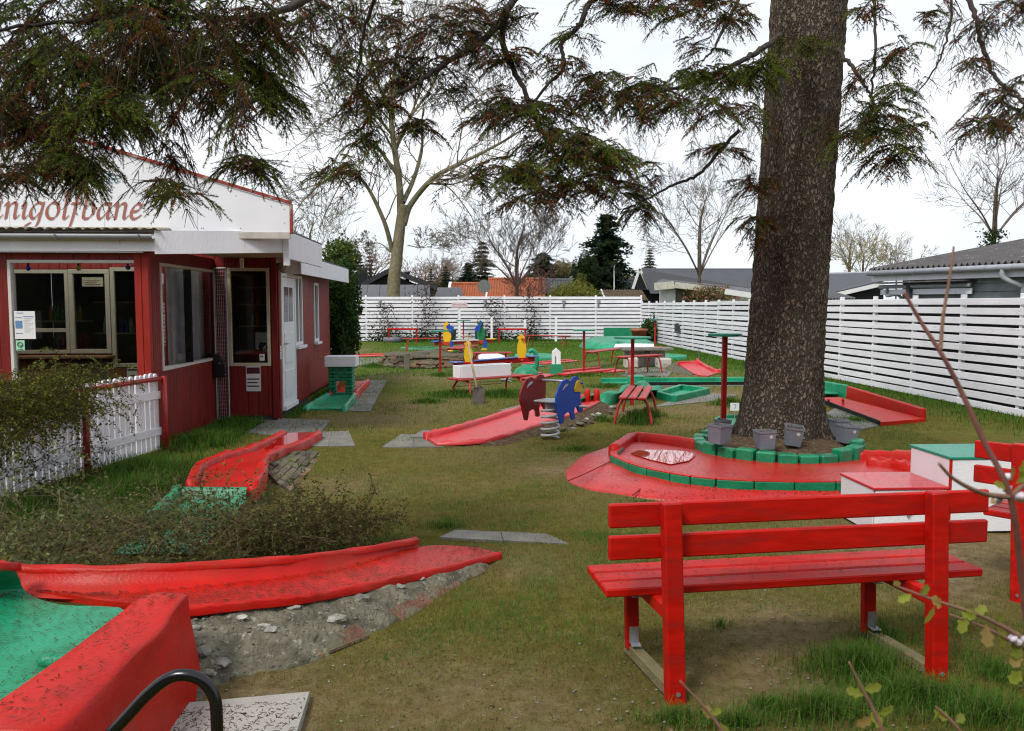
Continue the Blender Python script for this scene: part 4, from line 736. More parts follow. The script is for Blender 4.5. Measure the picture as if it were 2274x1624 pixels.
HC = [G(1300, 892, .1), G(1330, 884, .1), G(1370, 878, .13), G(1400, 866, .17), G(1415, 858, .2), G(1440, 866, .12), G(1460, 872, .08)]
rows = []
for i, p in enumerate(crv(HC, 36)):
    wv = .35+.12*math.sin(i*.55); rows.append([p+np.array([u*.3, u*wv, (.06*math.cos(u*1.4)+.04*math.sin(i*.8+u*2)) if abs(u) < .95 else -p[2]-.02]) for u in np.linspace(-1, 1, 9)])
part('hump', MB().grid(rows), GREEN, hump, smooth=True)
part('hole_block', MB().lathe([(.17, -.02), (.16, .22), (.12, .24)], 10, G(1412, 861, .02)), GREEN, hump)
# ---- green trough right of the near tube bench
def trough(name, label, quad, m, z=.03, h=.09, w_=.07):
    q = [np.array(p) for p in quad]; r = thing(name, label, 'golf lane', np.mean(q, 0)*np.array([1, 1, 0]))
    part('deck', MB().prism([np.array([p[0], p[1], z-.06]) for p in q], (0, 0, .06)), m, r, fix=True)
    for a, b in zip(q, q[1:]+q[:1]): part('edge_curb', MB().beam(np.array([a[0], a[1], h/2]), np.array([b[0], b[1], h/2]), w_, h+.04, ch=.012), m, r)
    return r
trough('hexagon_lane', 'shallow green trough with raised rim on grey paving', [G(1462, 884), G(1497, 894), G(1573, 876), G(1512, 868)], GREEN, .03, .10)
lane_g = thing('long_green_lane', 'long straight green lane edged low across the middle of the course', 'golf lane', G(1500, 860))
ga, gb = G(1340, 857), G(1668, 855)
deck('deck', [ga+np.array([0, .25, .06]), gb+np.array([0, .25, .06])], [ga+np.array([0, 0, .05]), gb+np.array([0, 0, .05])], GREEN, lane_g, 8, .05, .003, 2)
part('edge_curb', MB().beam(ga+np.array([0, .30, .06]), gb+np.array([0, .30, .06]), .07, .14, ch=.012), GREEN, lane_g); part('edge_board', MB().beam(ga+np.array([.9, -.03, .03]), gb+np.array([0, -.03, .03]), .03, .08), WOODD, lane_g); part('edge_strip', MB().beam(ga+np.array([.8, -.22, .0]), gb+np.array([0, -.2, .0]), .08, .03), CONC, lane_g)
# small green pad with white number plate by the trunk
pad = trough('number_seven_pad', 'small green pad behind the score table by the trunk', [G(1588, 940), G(1618, 955), G(1650, 955), G(1648, 932), G(1605, 932)], GREEND, .03, .05, .04)
npl = thing('number_plate', 'little white plate with the number 7 on a stick beside the trunk', 'sign', G(1631, 935)); c = G(1631, 934)
part('plate', MB().box(c+np.array([0, 0, .19]), (.125, .006, .11), None, .003), WHITE, npl); part('stick', MB().tube([c, c+np.array([0, .008, .15])], .006, 6), STEEL, npl); part('digit', MB().add([c+np.array(p) for p in ((-.022, -.0045, .226), (.024, -.0045, .226), (.002, -.0045, .16), (-.008, -.0045, .16), (.011, -.0045, .216), (-.022, -.0045, .216))], [[0, 1, 4, 5], [1, 2, 3, 4]]), mat('digit_grey', (.35, .36, .36), .6), npl)
# ---- right lane by the fence: red with green far end
LR_ = thing('fence_golf_lane', 'red lane with tall red curb and green end beside the long fence', 'golf lane', G(1950, 930))
a0, a1, b0, b1 = G(1820, 893), G(1955, 946), G(1832, 870), G(2052, 936)
deck('red_deck', [a0+np.array([0, 0, .07]), a1+np.array([0, 0, .05])], [G(1862, 882, .07), b1+np.array([-.04, -.1, .05])], RED, LR_, 12, .06, .003, 4)
part('edge_board', MB().beam(a0+np.array([-.02, 0, .02]), a1+np.array([-.02, -.01, .02]), .03, .1), WOODD, LR_)
bm = b0+(b1-b0)*.28
part('green_deck', MB().prism([(*G(1825, 884)[:2], .066), (*G(1862, 884)[:2], .066), (*G(1840, 866)[:2], .066), (*G(1815, 866)[:2], .066)], (0, 0, .012)), GREEN, LR_, fix=True)
part('green_curb', MB().beam(b0+np.array([-.25, .4, .11]), bm+np.array([0, 0, .11]), .06, .24, ch=.015), GREEN, LR_); part('red_curb', MB().beam(bm+np.array([.004, -.008, .105]), b1+np.array([0, 0, .07]), .06, .22, ch=.015), RED, LR_)
for x in (1840, 1872): part('peg', MB().tube([G(x, 888, .06), G(x, 888, .16)], .018, 8), REDP, LR_, smooth=True)
# ---- red mound round the spruce
TC = np.array([3.19, 8.2]); MD = thing('spruce_mound', 'wide red concrete mound with green brick rim below the spruce', 'golf lane', (3, 7.4, 0))
rim = crv([G(1385, 990, .15), G(1362, 1008, .15), G(1372, 1018, .15), G(1420, 1038, .15), G(1500, 1055, .15), G(1580, 1066, .15), G(1720, 1072, .15), G(1870, 1072, .15), G(2030, 1062, .15), G(2200, 1055, .15)], 60)
foot = crv([G(1375, 985, .06), G(1300, 1010, 0), G(1258, 1042, 0), G(1275, 1078, 0), G(1400, 1104, 0), G(1560, 1119, 0), G(1720, 1122, 0), G(1870, 1122, 0), G(2060, 1112, 0), G(2260, 1100, 0)], 60)
rows = []
for a, b in zip(foot, rim):
    r_ = [a-np.array([0, 0, .06])]
    for u in np.linspace(0, 1, 9): p = a*(1-u)+b*u-np.array([0, 0, .05*u]); r_.append(p+np.array([0, 0, .015*math.sin(u*math.pi)+.014*(vn(p[0], p[1], .2, 41)-.5)]))
    rows.append(r_)
part('skirt', MB().grid(rows), REDM, MD, smooth=True)
for i in range(4, 58): LITTER.append((rows[i][2], rows[i+1][2], rows[i+1][8], rows[i][8], 12))
# cracks as dark red ridges
for px in ([(1262, 1068), (1300, 1052), (1362, 1022)], [(1405, 1100), (1440, 1072), (1470, 1062)], [(1560, 1117), (1575, 1098), (1585, 1085)]):
    part('crack', MB().tube([G(x, y, .10*(1-(y-1015)/110)+.012) for x, y in px], .006, 5), mat('crack_red', (.25, .01, .01), .6), MD)
back = crv([G(1385, 990, .15), G(1410, 977, .15), G(1470, 982, .15), G(1550, 993, .15), G(1700, 990, .15), G(1900, 1010, .15), G(2030, 1015, .15), G(2200, 1012, .15)], 60)
rows = []
for a, b in zip(rim, back): rows.append([a*(1-u)+b*u+np.array([0, 0, -.022+.005*(vn(*(a*(1-u)+b*u)[:2], .25, 42)-.5)]) for u in np.linspace(0, 1, 12)])
part('deck', MB().grid(rows), REDM, MD, smooth=True)
for i in range(3, 56):
    LITTER.append((rows[i][1], rows[i+1][1], rows[i+1][5], rows[i][5], 16))
# green rim bricks with red tops
for i in range(2, 58, 4):
    a, b = rim[i], rim[min(i+4, 60)]; d_ = (b-a)/np.linalg.norm(b-a); b = b-d_*.006
    nr = np.array([d_[1], -d_[0], 0]); br_ = part('rim_brick', MB().beam(a+np.array([0, 0, -.03]), b+np.array([0, 0, -.03]), .07, .085, ch=.008), GREEND, MD)
    part('red_top', MB().beam(a+np.array([0, 0, .014]), b+np.array([0, 0, .014]), .066, .010, ch=.003), RED, br_)
curb('back_curb', [G(1362, 1006, .13), G(1385, 990, .13), G(1410, 977, .13), G(1470, 982, .13), G(1550, 993, .13)], .10, .085, RED, MD, 24, wob=.004, seed=31)
curb('back_curb', [G(1905, 1018, .13), G(1960, 1018, .13), G(2030, 1018, .13)], .10, .075, RED, MD, 12, wob=.006, seed=32); curb('back_curb', [G(1925, 1030, .13), G(1985, 1036, .13), G(2030, 1048, .13), G(2100, 1060, .13)], .10, .07, RED, MD, 14, wob=.012, seed=33)
curb('far_curb', [G(2170, 1010, .13), G(2230, 1015, .13), G(2330, 1030, .13)], .10, .12, RED, MD, 14, wob=.004, seed=34)
pd2 = thing('puddle', 'rain puddle on the red mound inside its curved curb', 'puddle', G(1450, 1018, .13)); pc = [G(1400, 1008, .135), G(1420, 1000, .135), G(1470, 1000, .135), G(1530, 1003, .135), G(1545, 1012, .135), G(1530, 1024, .135), G(1490, 1032, .135), G(1445, 1022, .135)]
part('water', MB().prism(pc, (0, 0, .005)), MATS['puddle'], pd2, fix=True)
# brick ring and soil
RG = thing('brick_ring', 'ring of green painted bricks holding the soil round the spruce', 'planting ring', (*TC, .12)); nb_ = 26
for k in range(nb_):
    a0_, a1_ = 2*math.pi*k/nb_, 2*math.pi*(k+.95)/nb_; am = (a0_+a1_)/2; rr = .79+rs.uniform(-.015, .015); h = .115+rs.uniform(-.02, .025)+(.05 if abs(am-5.55) < .25 else 0)
    t_ = np.array([-math.sin(am), math.cos(am), 0]); n_ = np.array([math.cos(am), math.sin(am), 0]); tl = rs.uniform(-.06, .06); up = np.array([0, 0, 1])*math.cos(tl)+n_*math.sin(tl)
    part('brick', MB().box((TC[0]+rr*n_[0], TC[1]+rr*n_[1], .115+h/2-.01), (rr*(a1_-a0_)*.97, .11+rs.uniform(0, .02), h), np.stack([t_, n_, up], 1), .014), GREEND, RG)
prof = [(.76, .10), (.74, .175), (.6, .20), (.35, .24), (.0, .26)]; mb = MB(); V = []
for r_, z in prof: V.append([np.array([TC[0]+r_*math.cos(q), TC[1]+r_*math.sin(q), z+.03*(vn(r_*math.cos(q)+5, r_*math.sin(q)+5, .15, 51)-.5)]) for q in np.linspace(0, 2*math.pi, 40, endpoint=False)])
part('soil', mb.grid(V, True), SOIL, RG, smooth=True)
# ---- far lanes
rp = thing('red_ramp', 'red curved ramp lane rising to a hole near the long fence', 'golf lane', G(1550, 815))
deck('ramp', [G(1505, 803, .22), G(1513, 812, .13), G(1545, 831, .04), G(1572, 835, .03)], [G(1548, 801, .22), G(1558, 810, .13), G(1585, 824, .05), G(1602, 826, .03)], RED2, rp, 14, .2, .003, 4)
curb('side_roll', [G(1548, 801, .22), G(1558, 810, .13), G(1585, 824, .05), G(1602, 826, .03)], .08, .06, RED2, rp, 14, seed=41)
part('earth_bank', MB().grid([[G(1503, 803, .2), G(1511, 812, .12), G(1543, 831, .03)], [G(1470, 812, 0), G(1480, 825, 0), G(1530, 834, 0)]]), SETT, rp)
part('flag_stick', MB().tube([G(1552, 800, .2), G(1552, 776, .2)+np.array([0, 0, 0])], .012, 6), mat('dark_rod', (.05, .05, .04), .6), rp)
def dish(name, label, cx, cy, rx, ry, m, z=.05, rim_=.08):
    r = thing(name, label, 'golf lane', G(cx, cy)); c = G(cx, cy); V = []
    for k, (q, zz) in enumerate(((1.0, -.04), (1.0, rim_), (.93, rim_+.01), (.84, z), (.4, z-.015), (0.01, z-.02))): V.append([c+np.array([rx*q*math.cos(a), ry*q*math.sin(a), zz]) for a in np.linspace(0, 2*math.pi, 28, endpoint=False)])
    part('dish', MB().grid(V, True), m, r, smooth=True); return r
dish('round_green', 'round green dish lane behind the yellow seesaw bird', 1188, 795, .62, 1.3, GREEN); dish('round_green', 'small round green dish lane next to the red ramp', 1478, 795, .62, .9, GREEN); dish('round_green', 'thin green pad in the grass left of the leaning score table', 955, 846-72, 1.1, .9, GREEN, .02, .03)
bgm = thing('green_mound', 'big green bowl mound with upright green board before the corner', 'golf lane', G(1385, 770)); c = G(1382, 775)
V = []
for q, zz in ((1.02, -.05), (1.0, .06), (.9, .22), (.78, .30), (.55, .25), (.2, .2), (.01, .19)): V.append([c+np.array([1.45*q*math.cos(a), 1.9*q*math.sin(a)+.9, zz*(1+.25*math.sin(a))]) for a in np.linspace(0, 2*math.pi, 36, endpoint=False)])
part('bowl', MB().grid(V, True), GREEN, bgm, smooth=True); pa, pb = PY(1341, 728, YB-.3), PY(1447, 756, YB-.3)
part('back_board', MB().bb(pa[0], pb[0], YB-.30, YB-.26, .05, pa[2]), mat('green_board', (.01, .22, .10), .5, .15, 4.), bgm)
part('white_edge', MB().prism([c+np.array(p) for p in ((-.55, -1.35, .11), (.9, -1.25, .11), (1.0, -.7, .19), (.2, -.5, .20), (-.4, -.8, .19))], (0, 0, .025)), WHITE, bgm, fix=True); part('red_strip', MB().beam(c+np.array([.4, -1.6, .10]), c+np.array([1.2, -1.2, .14]), .1, .05), RED2, bgm)
for nm, lb, a, b, w_, m_, hh in (('low_red_lane', 'low red strip lane left of the small white tower', (1172, 845), (1222, 834), .35, RED2, .06), ('low_red_lane', 'long low red curb lane right of the small white tower', (1248, 836), (1345, 826), .3, RED2, .10), ('low_red_lane', 'flat red strip lane reaching the apron of the planter', (1330, 828), (1385, 824), .4, RED2, .04),
        ('low_red_lane', 'thin far red strip lane behind the small white tower', (1172, 812), (1280, 803), .3, RED2, .05), ('low_red_lane', 'red strip lane in the grass beside the evergreen column', (790, 793), (866, 791), .5, RED2, .06), ('low_green_lane', 'thin pale green strip under the bird seesaw', (1172, 816), (1202, 814), .3, GREEN, .05)):
    a, b = G(*a), G(*b); r = thing(nm, lb, 'golf lane', (a+b)/2); d_ = (b-a)/np.linalg.norm(b-a); s_ = np.array([-d_[1], d_[0], 0]); part('deck', MB().beam(a+(0, 0, hh*.4), b+(0, 0, hh*.4), w_, hh*.6, ch=.01), m_, r); part('edge_curb', MB().beam(a+s_*(w_/2+.05)+np.array([0, 0, hh/2]), b+s_*(w_/2+.05)+np.array([0, 0, hh/2]), .09, hh+.03, ch=.015), m_, r)
hp = thing('rubble_mound', 'low sloping mound of old bricks around a short wooden post', 'stone bank', G(950, 815)); c = G(950, 812)
V = []
for q, zz in ((1.05, -.05), (1.0, .0), (.92, .19), (.84, .27), (.4, .28), (.01, .28)): V.append([c+np.array([1.35*q*math.cos(a), 1.9*q*math.sin(a)+.8, zz+.03*math.sin(5*a)]) for a in np.linspace(0, 2*math.pi, 30, endpoint=False)])
part('core', MB().grid(V, True), SETT, hp, smooth=True)
for k in range(120):
    a = rs.uniform(math.pi, 2*math.pi); q = rs.uniform(.83, 1.02); p = c+np.array([1.35*q*math.cos(a), 1.9*q*math.sin(a)+.8, min(.26, .26*(1.02-q)/.14)+.005]); R_ = np.array(Matrix.Rotation(a+math.pi/2, 3, 'Z')@Matrix.Rotation(-.5, 3, 'X')); part('brick', MB().box(p, (.2, .1, .06), R_, .01), BRICK if k % 3 else SETT, hp)
wp_ = thing('stub_post', 'short weathered wooden post standing in the brick mound', 'post', G(904, 822)); part('post', MB().bb(G(904, 822)[0]-.07, G(904, 822)[0]+.07, G(904, 822)[1]-.05, G(904, 822)[1]+.05, 0, .42, .012), mat('weathered_post', (.16, .14, .11), .95, .3, 8., .5, 60.), wp_)
# ================================================================ FOREGROUND BENCH
def garden_bench(root, T, L=1.6, seat_only=False):
    """local frame: x along, y toward the sitter, z up; T maps local to place"""
    def bm(n, a, b, w_, h_, up=(0, 0, 1), m=REDW, ch=.006, par=root): return part(n, MB().beam(T(a), T(b), w_, h_, Tv(up), ch), m, par)
    Tv = lambda v: T(v)-T((0, 0, 0))
    for z in (.805, .665): bm('back_slat', (0, .05, z), (L, .05, z), .030, .098)
    for y in (.20, .315, .43): bm('seat_slat', (.02, y, .425), (L+.08, y, .425), .100, .036)
    for x in (.24, L-.28):
        bm('back_post', (x+.03, -.005, -.03), (x, 0, .87), .075, .062, (0, 1, 0))
        bm('seat_bearer', (x+.01, .03, .375), (x-.01, .46, .375), .045, .062, m=REDW)
        bm('front_leg', (x-.02, .42, .04), (x-.03, .42, .375), .060, .045, (0, 1, 0))
        bm('foot_runner', (x+.02, .02, .035), (x-.02, .47, .035), .055, .055, m=WOODG)
        for z, dz in ((.07, .05), (.33, .03)):
            part('bracket', MB().box(T((x-.02, .393, z+dz)), (.042, .005, .075), None, .001).box(T((x-.02, .37, z+dz-.036)), (.042, .05, .005), None, .001), STEEL, root)
        part('bolt', MB().lathe([(.010, 0), (.008, .006)], 8, T((x+.03, -.04, .04)), [[1, 0, 0], [0, 0, 1], [0, -1, 0]]), STEEL, root)
BO = PY(1352, 1154, 3.20); dl_ = PY(2192, 1120, 3.37)-BO; LB_ = np.linalg.norm(dl_[:2]); ex = np.array([dl_[0], dl_[1], 0])/LB_; ey = np.array([-ex[1], ex[0], 0])
bench = thing('garden_bench', 'bright red wooden bench seen from behind on patchy grass', 'bench', (1.4, 3.3, 0))
o0 = np.array([BO[0], BO[1], 0])-ey*.05
T1 = lambda p: o0+ex*p[0]+ey*p[1]+np.array([0, 0, p[2]*.94])
garden_bench(bench, T1, LB_)
for y in (.20, .315, .43): LITTER.append((T1((.03, y-.045, .446)), T1((LB_+.07, y-.045, .446)), T1((LB_+.07, y+.045, .446)), T1((.03, y+.045, .446)), 110))
b2 = thing('garden_bench', 'red wooden bench turned toward the podium boxes', 'bench', (2.9, 3.9, 0))
e2x = np.array([.62, -.785, 0]); e2y = np.array([.785, .62, 0]); o2 = np.array([2.90, 4.28, 0])
T2 = lambda p: o2+e2x*(p[0]-.13)+e2y*p[1]+np.array([0, 0, p[2]*.985])
garden_bench(b2, T2, 1.6)
# ================================================================ PODIUM BOXES
def podium(name, label, x0, x1, y0, y1, z1, topm):
    r = thing(name, label, 'podium box', ((x0+x1)/2, (y0+y1)/2, 0)); f_ = .012
    part('front_panel', MB().bb(x0+f_, x1-f_, y0, y0+f_, .012, z1-.02, .002), WHITE, r); part('back_panel', MB().bb(x0+f_, x1-f_, y1-f_, y1, .012, z1-.02, .002), WHITE, r)
    for x in (x0, x1-f_): part('side_panel', MB().bb(x, x+f_, y0+f_+.001, y1-f_-.001, .012, z1-.02, .002), mat('white_pinkish', (.74, .68, .70), .5, .04), r)
    part('top', MB().bb(x0-.006, x1+.006, y0-.008, y1+.006, z1-.0195, z1, .004), topm, r)
    for x, y in ((x0-.002, y0-.002),) if z1 > .4 else (): part('edge_stripe', MB().bb(x-.001, x+.018, y-.001, y+.011, .012, z1-.02, .002), RED, r)
    LITTER.append((np.array([x0, y0, z1+.001]), np.array([x1, y0, z1+.001]), np.array([x1, y1, z1+.001]), np.array([x0, y1, z1+.001]), 70)); return r
podium('podium_box', 'tall white podium box with green top behind the red bench', 3.362, 4.11, 5.46, 5.98, .545, mat('green_top', (.012, .24, .15), .3, .15, 5., .1, 50.))
podium('podium_box', 'low white podium box with glossy red top', 2.82, 3.352, 5.455, 5.97, .335, mat('red_top_paint', (.50, .02, .025), .22, .15, 5., .1, 50.))
pb3 = [o for o in bpy.data.objects if o.get('label', '').startswith('low white podium')][0]; part('strap', MB().beam((3.06, 5.447, .13), (3.15, 5.447, .25), .006, .022, (0, 1, 0)), mat('strap_grey', (.16, .16, .18), .6), pb3)
# ================================================================ SPRUCE POTS
def pot(label, x, y, z, s=1., tilt=(0, 0), rz=0., sticker=True):
    r = thing('square_pot', label, 'plant pot', (0, 0, 0), 'grey square pots round the spruce'); V = []
    for w_, zz in ((.074, 0), (.086, .165), (.092, .168), (.092, .188), (.084, .188), (.080, .15)): V.append([np.array([w_*a, w_*b, zz]) for a, b in ((-1, -1), (1, -1), (1, 1), (-1, 1))])
    mb = MB().grid(V, True); mb.f += [[3, 2, 1, 0]]; part('pot', mb, GREYP, r); part('soil', MB().prism([(-.082, -.082, .15), (.082, -.082, .15), (.082, .082, .15), (-.082, .082, .15)], (0, 0, .012)), SOIL, r, fix=True)
    tw = MB()
    for k in range(7): a = rs.uniform(0, 6.28); tw.tube([(.03*math.cos(a), .03*math.sin(a), .16), (.07*math.cos(a), .07*math.sin(a), .18+rs.uniform(0, .03))], .003, 4)
    part('dead_stems', tw, TWIG, r)
    if sticker: part('sticker', MB().lathe([(.018, 0), (.0175, .001)], 14, (.035, -.0838, .130), np.array(Matrix.Rotation(math.radians(96.7), 3, 'X'))), mat('sticker_pale', (.55, .52, .46), .6), r)
    r.location = (x, y, z+.07); r.rotation_euler = (tilt[0], tilt[1], rz); s *= .93; r.scale = (s, s, s); return r
def at(px, py, Y): p = PY(px, py, Y); return p[0], Y, p[2]
pot('grey square pot without sticker beside the near score table', *at(1597, 1000, 7.75), 1.05, (0, .02), .55, False)
pot('grey square pot with dead stems and a round sticker in front of the trunk', *at(1698, 1012, 7.62), 1.0, (0, -.03), .05)
pot('tilted grey square pot leaning back against the trunk', *at(1758, 1002, 7.72), 1.03, (.12, .12), -.25)
pot('grey square pot half hidden at the back of the ring', *at(1858, 982, 8.35), 1.0, (0, .04), .3, False)
pot('leaning grey square pot with sticker at the right of the ring', *at(1878, 998, 7.98), 1.0, (0, .10), .1)
pot('grey pot low behind the red post of the near score table', *at(1605, 975, 8.6), .8, (0, 0), .2, False)
# ================================================================ SCORE TABLES
def table(label, X, Y, h, dia, tilt=0., pw=.052, z0=0.):
    r = thing('score_table', label, 'score table', (X, Y, 0), 'score tables on the course')
    part('post', MB().bb(X-pw/2, X+pw/2, Y-pw/2, Y+pw/2, -.2, h-.03, .004), REDP, r)
    part('top', MB().lathe([(dia/2-.004, -.03), (dia/2, -.026), (dia/2, -.004), (dia/2-.004, 0)], 36, (X, Y, h), np.array(Matrix.Rotation(tilt, 3, 'Y'))), mat('table_green', (.012, .21, .13), .4, .12, 6.), r)
for px, Y, py, dpx, tl, lb in ((1610, 8.95, 741, 75, 0, 'red post score table with round green top beside the spruce trunk'), (1405, 13.0, 748, 83, 0, 'red post score table with wide green top behind the near tube bench'), (1297, 19.0, 732, 50, 0, 'green topped score table beside the white gabled tower'), (1455, 29., 710, 26, 0, 'green topped score table in the far fence corner'), (977, 19.3, 734, 50, -.06, 'score table with slanted green top near the brick mound'), (1029, 33.5, 711, 32, 0, 'far green topped score table by the street sign')):
    p = PY(px, py, Y); table(lb, p[0], Y, p[2], dpx/F*Y, tl)
# ================================================================ TUBE BENCHES
def tube_bench(label, P, Q, h=.36, w_=.34, m=None, strut=True):
    P = np.array([P[0], P[1], 0.]); Q = np.array([Q[0], Q[1], 0.]); L = np.linalg.norm(Q-P); d_ = (Q-P)/L; s_ = np.array([-d_[1], d_[0], 0]); Z = np.array([0, 0, 1.])
    r = thing('tube_bench', label, 'bench', (P+Q)/2, 'red tube leg benches'); m = m or REDD
    for k in (-1, 0, 1): part('slat', MB().beam(P+s_*k*w_*.36+Z*h, Q+s_*k*w_*.36+Z*h, w_*.27, .028, ch=.004), m, r)
    for u in (.13, .87):
        c = P+d_*L*u; o = d_*(-.06 if u < .5 else .06)
        pts = [c+s_*w_*.72*a+o*b+Z*z for a, b, z in ((-1, 1, -.05), (-.88, .6, .12), (-.72, .2, h-.10), (-.5, 0, h-.035), (0, 0, h-.028), (.5, 0, h-.035), (.72, .2, h-.10), (.88, .6, .12), (1, 1, -.05))]
        part('leg_frame', MB().tube(crv(pts, 26), .019, 8), m, r, smooth=True)
    if strut: part('stretcher', MB().tube([P+d_*L*.13+s_*w_*.85+Z*.13, P+d_*L*.87+s_*w_*.85+Z*.13], .008, 6), mat('rusty_rod', (.14, .07, .045), .8), r)
    return r
tube_bench('red slatted tube bench seen end on in a tuft of grass', (2.18, 10.65), (2.62, 12.2), .37, .36, REDD, False)
tube_bench('red tube bench carrying the white planter box', (-.24, 14.3), (1.02, 15.2), .30, .42, REDD)
tube_bench('red tube bench behind the yellow bird seesaw', (.12, 20.6), (1.12, 20.7), .40)
tube_bench('red and white striped tube bench next to the bird seesaw', (-.42, 22.6), (.15, 24.6), .40, .5)
tube_bench('red tube bench on the grass behind the leaning score table', (-2.25, 28.6), (-.75, 28.8), .44)
tube_bench('red tube bench between the far frame table and the white tower', (2.25, 31.5), (3.85, 30.6), .44)
tube_bench('red tube bench right beside the middle score table', (3.02, 20.4), (4.3, 22.4), .42)
tube_bench('red tube bench in front of the concrete planter', (3.42, 18.4), (4.55, 19.2), .42)
tube_bench('red tube bench half hidden behind the evergreen column', (-5.2, 24.3), (-3.6, 25.0), .40)
def frame_table(label, x0, x1, Y, h):
    r = thing('frame_table', label, 'frame table', ((x0+x1)/2, Y, 0), 'red frame tables at the back fence'); part('top', MB().bb(x0, x1, Y-.2, Y+.2, h-.07, h, .01), REDW, r)
    for x in (x0+.06, x1-.06):
        for y in (Y-.14, Y+.14): part('leg', MB().bb(x-.03, x+.03, y-.03, y+.03, -.1, h-.071), REDP, r)
frame_table('red frame table before the left climbing plants', -3.4, -2.1, 35.2, .62); frame_table('red frame table next to the far tube bench', 1.3, 2.52, 34.6, .62)
# ================================================================ PLANTER, SHOVEL, TOWER, CONCRETE BASIN
pl = thing('planter_box', 'long white wooden planter box standing on the red bench', 'planter', (.25, 14.5, .38))
pc_, pd_ = np.array([-.18, 14.42, 0]), np.array([.72, 15.0, 0]); d_ = (pd_-pc_)/np.linalg.norm(pd_-pc_); s_ = np.array([-d_[1], d_[0], 0])
for nm, a, b in (('front_board', pc_-s_*.13, pd_-s_*.13), ('back_board', pc_+s_*.13, pd_+s_*.13), ('end_board', pc_-s_*.115, pc_+s_*.115), ('end_board', pd_-s_*.115, pd_+s_*.115)): part(nm, MB().beam(a+(0, 0, .425), b+(0, 0, .425), .022, .215, ch=.004), WHITE, pl)
part('soil', MB().beam(pc_+(0, 0, .41), pd_+(0, 0, .41), .22, .03), SOIL, pl)
sh = thing('shovel', 'shovel with pale wooden T handle leaning against the planter', 'shovel', G(1063, 897)); c = G(1063, 897)
V = []
for z, w_, b_ in ((-.02, .095, .0), (.06, .10, .012), (.16, .10, .02), (.24, .095, .03), (.27, .075, .04), (.285, .03, .045)): V.append([c+np.array([w_*a, .10*z+b_*(1-a*a)*.6+.0, z]) for a in np.linspace(-1, 1, 9)]+[c+np.array([w_*a, .018+.10*z+b_*(1-a*a)*.6, z]) for a in np.linspace(1, -1, 9)])
part('blade', MB().grid(V, True), mat('rusty_blade', (.10, .082, .07), .6, .3, 12., .3, 50.), sh, smooth=True)
ht = PY(1038, 748, 13.75); hb = c+np.array([-.03, .03, .26]); part('handle', MB().tube([hb, (hb+ht)/2+np.array([-.01, 0, 0]), ht], .019, 8), WOODT, sh, smooth=True); part('grip', MB().tube([ht+np.array([-.07, 0, 0]), ht+np.array([0, 0, .012]), ht+np.array([.07, 0, 0])], .018, 8), WOODT, sh, smooth=True)
gt = thing('gabled_tower', 'small white gabled tower on a green foot with a slot', 'golf obstacle', G(1235, 833)); c = G(1235, 834)
part('foot', MB().add([c+np.array(p) for p in ((-.16, -.14, -.02), (.16, -.14, -.02), (.16, .14, -.02), (-.16, .14, -.02), (-.115, -.1, .26), (.115, -.1, .26), (.115, .1, .26), (-.115, .1, .26))], [[0, 1, 5, 4], [1, 2, 6, 5], [2, 3, 7, 6], [3, 0, 4, 7], [4, 5, 6, 7], [3, 2, 1, 0]]), mat('green_board', (.01, .22, .10)), gt)
part('tower', MB().prism([c+np.array([x, -.06, z]) for x, z in ((-.095, .261), (.095, .261), (.095, .54), (0, .63), (-.095, .54))], (0, .12, 0)), WHITE, gt, fix=True); part('slot', MB().bb(c[0]-.035, c[0]-.015, c[1]-.066, c[1]-.061, .27, .44, .001), GREEND, gt)
bs2 = thing('basin_obstacle', 'weathered white concrete basin obstacle on a bare apron behind the benches', 'golf obstacle', G(1435, 822)); c = G(1440, 818)
for x, z, w_, h in ((-.45, 0, .32, .28), (.38, 0, .36, .26)): part('tub', MB().box(c+np.array([x, 0, h/2]), (w_, .35, h), None, .03), mat('weathered_white', (.50, .48, .42), .8, .2, 6., .4, 40., dirt=(.2, .19, .15), ds=5, dthr=.6), bs2)
part('slab', MB().box(c+np.array([0, .3, .48]), (1.3, .6, .07), None, .01), CONC, bs2); part('back_wall', MB().box(c+np.array([0, .5, .22]), (1.1, .1, .45), None, .02), MATS['weathered_white'], bs2); part('pillar', MB().bb(c[0]-.06, c[0]+.06, c[1]+.1, c[1]+.2, 0, .44), mat('dark_rod', (.05, .05, .04)), bs2)
# two white humps
for px, py, lb in ((966, 795-2, 'low white stone hump behind the leaning score table'), (1092, 799, 'white stone heap under the red bench behind the seesaw')):
    p = G(px, py); o = part('white_stone', MB().blob(p+np.array([0, 0, .02]), (.45, .5, .2), int(px), 2, .08), WHITE, None, smooth=True); tag(o, lb, 'stone')
# ================================================================ SPRING RIDERS
def spring(root, c, r, z0, z1, turns, m=SPRING, tr=.016):
    part('spring', MB().tube([np.array([c[0]+r*math.cos(q), c[1]+r*math.sin(q), z0+(z1-z0)*q/(2*math.pi*turns)]) for q in np.linspace(0, 2*math.pi*turns, int(turns*18))], tr, 7), m, root, smooth=True)
el = thing('elephant_rider', 'blue and dark red elephant shaped spring rider with grey seat', 'spring rider', G(1222, 978)); ec = G(1222, 976)
spring(el, ec, .105, .01, .40, 5.2)
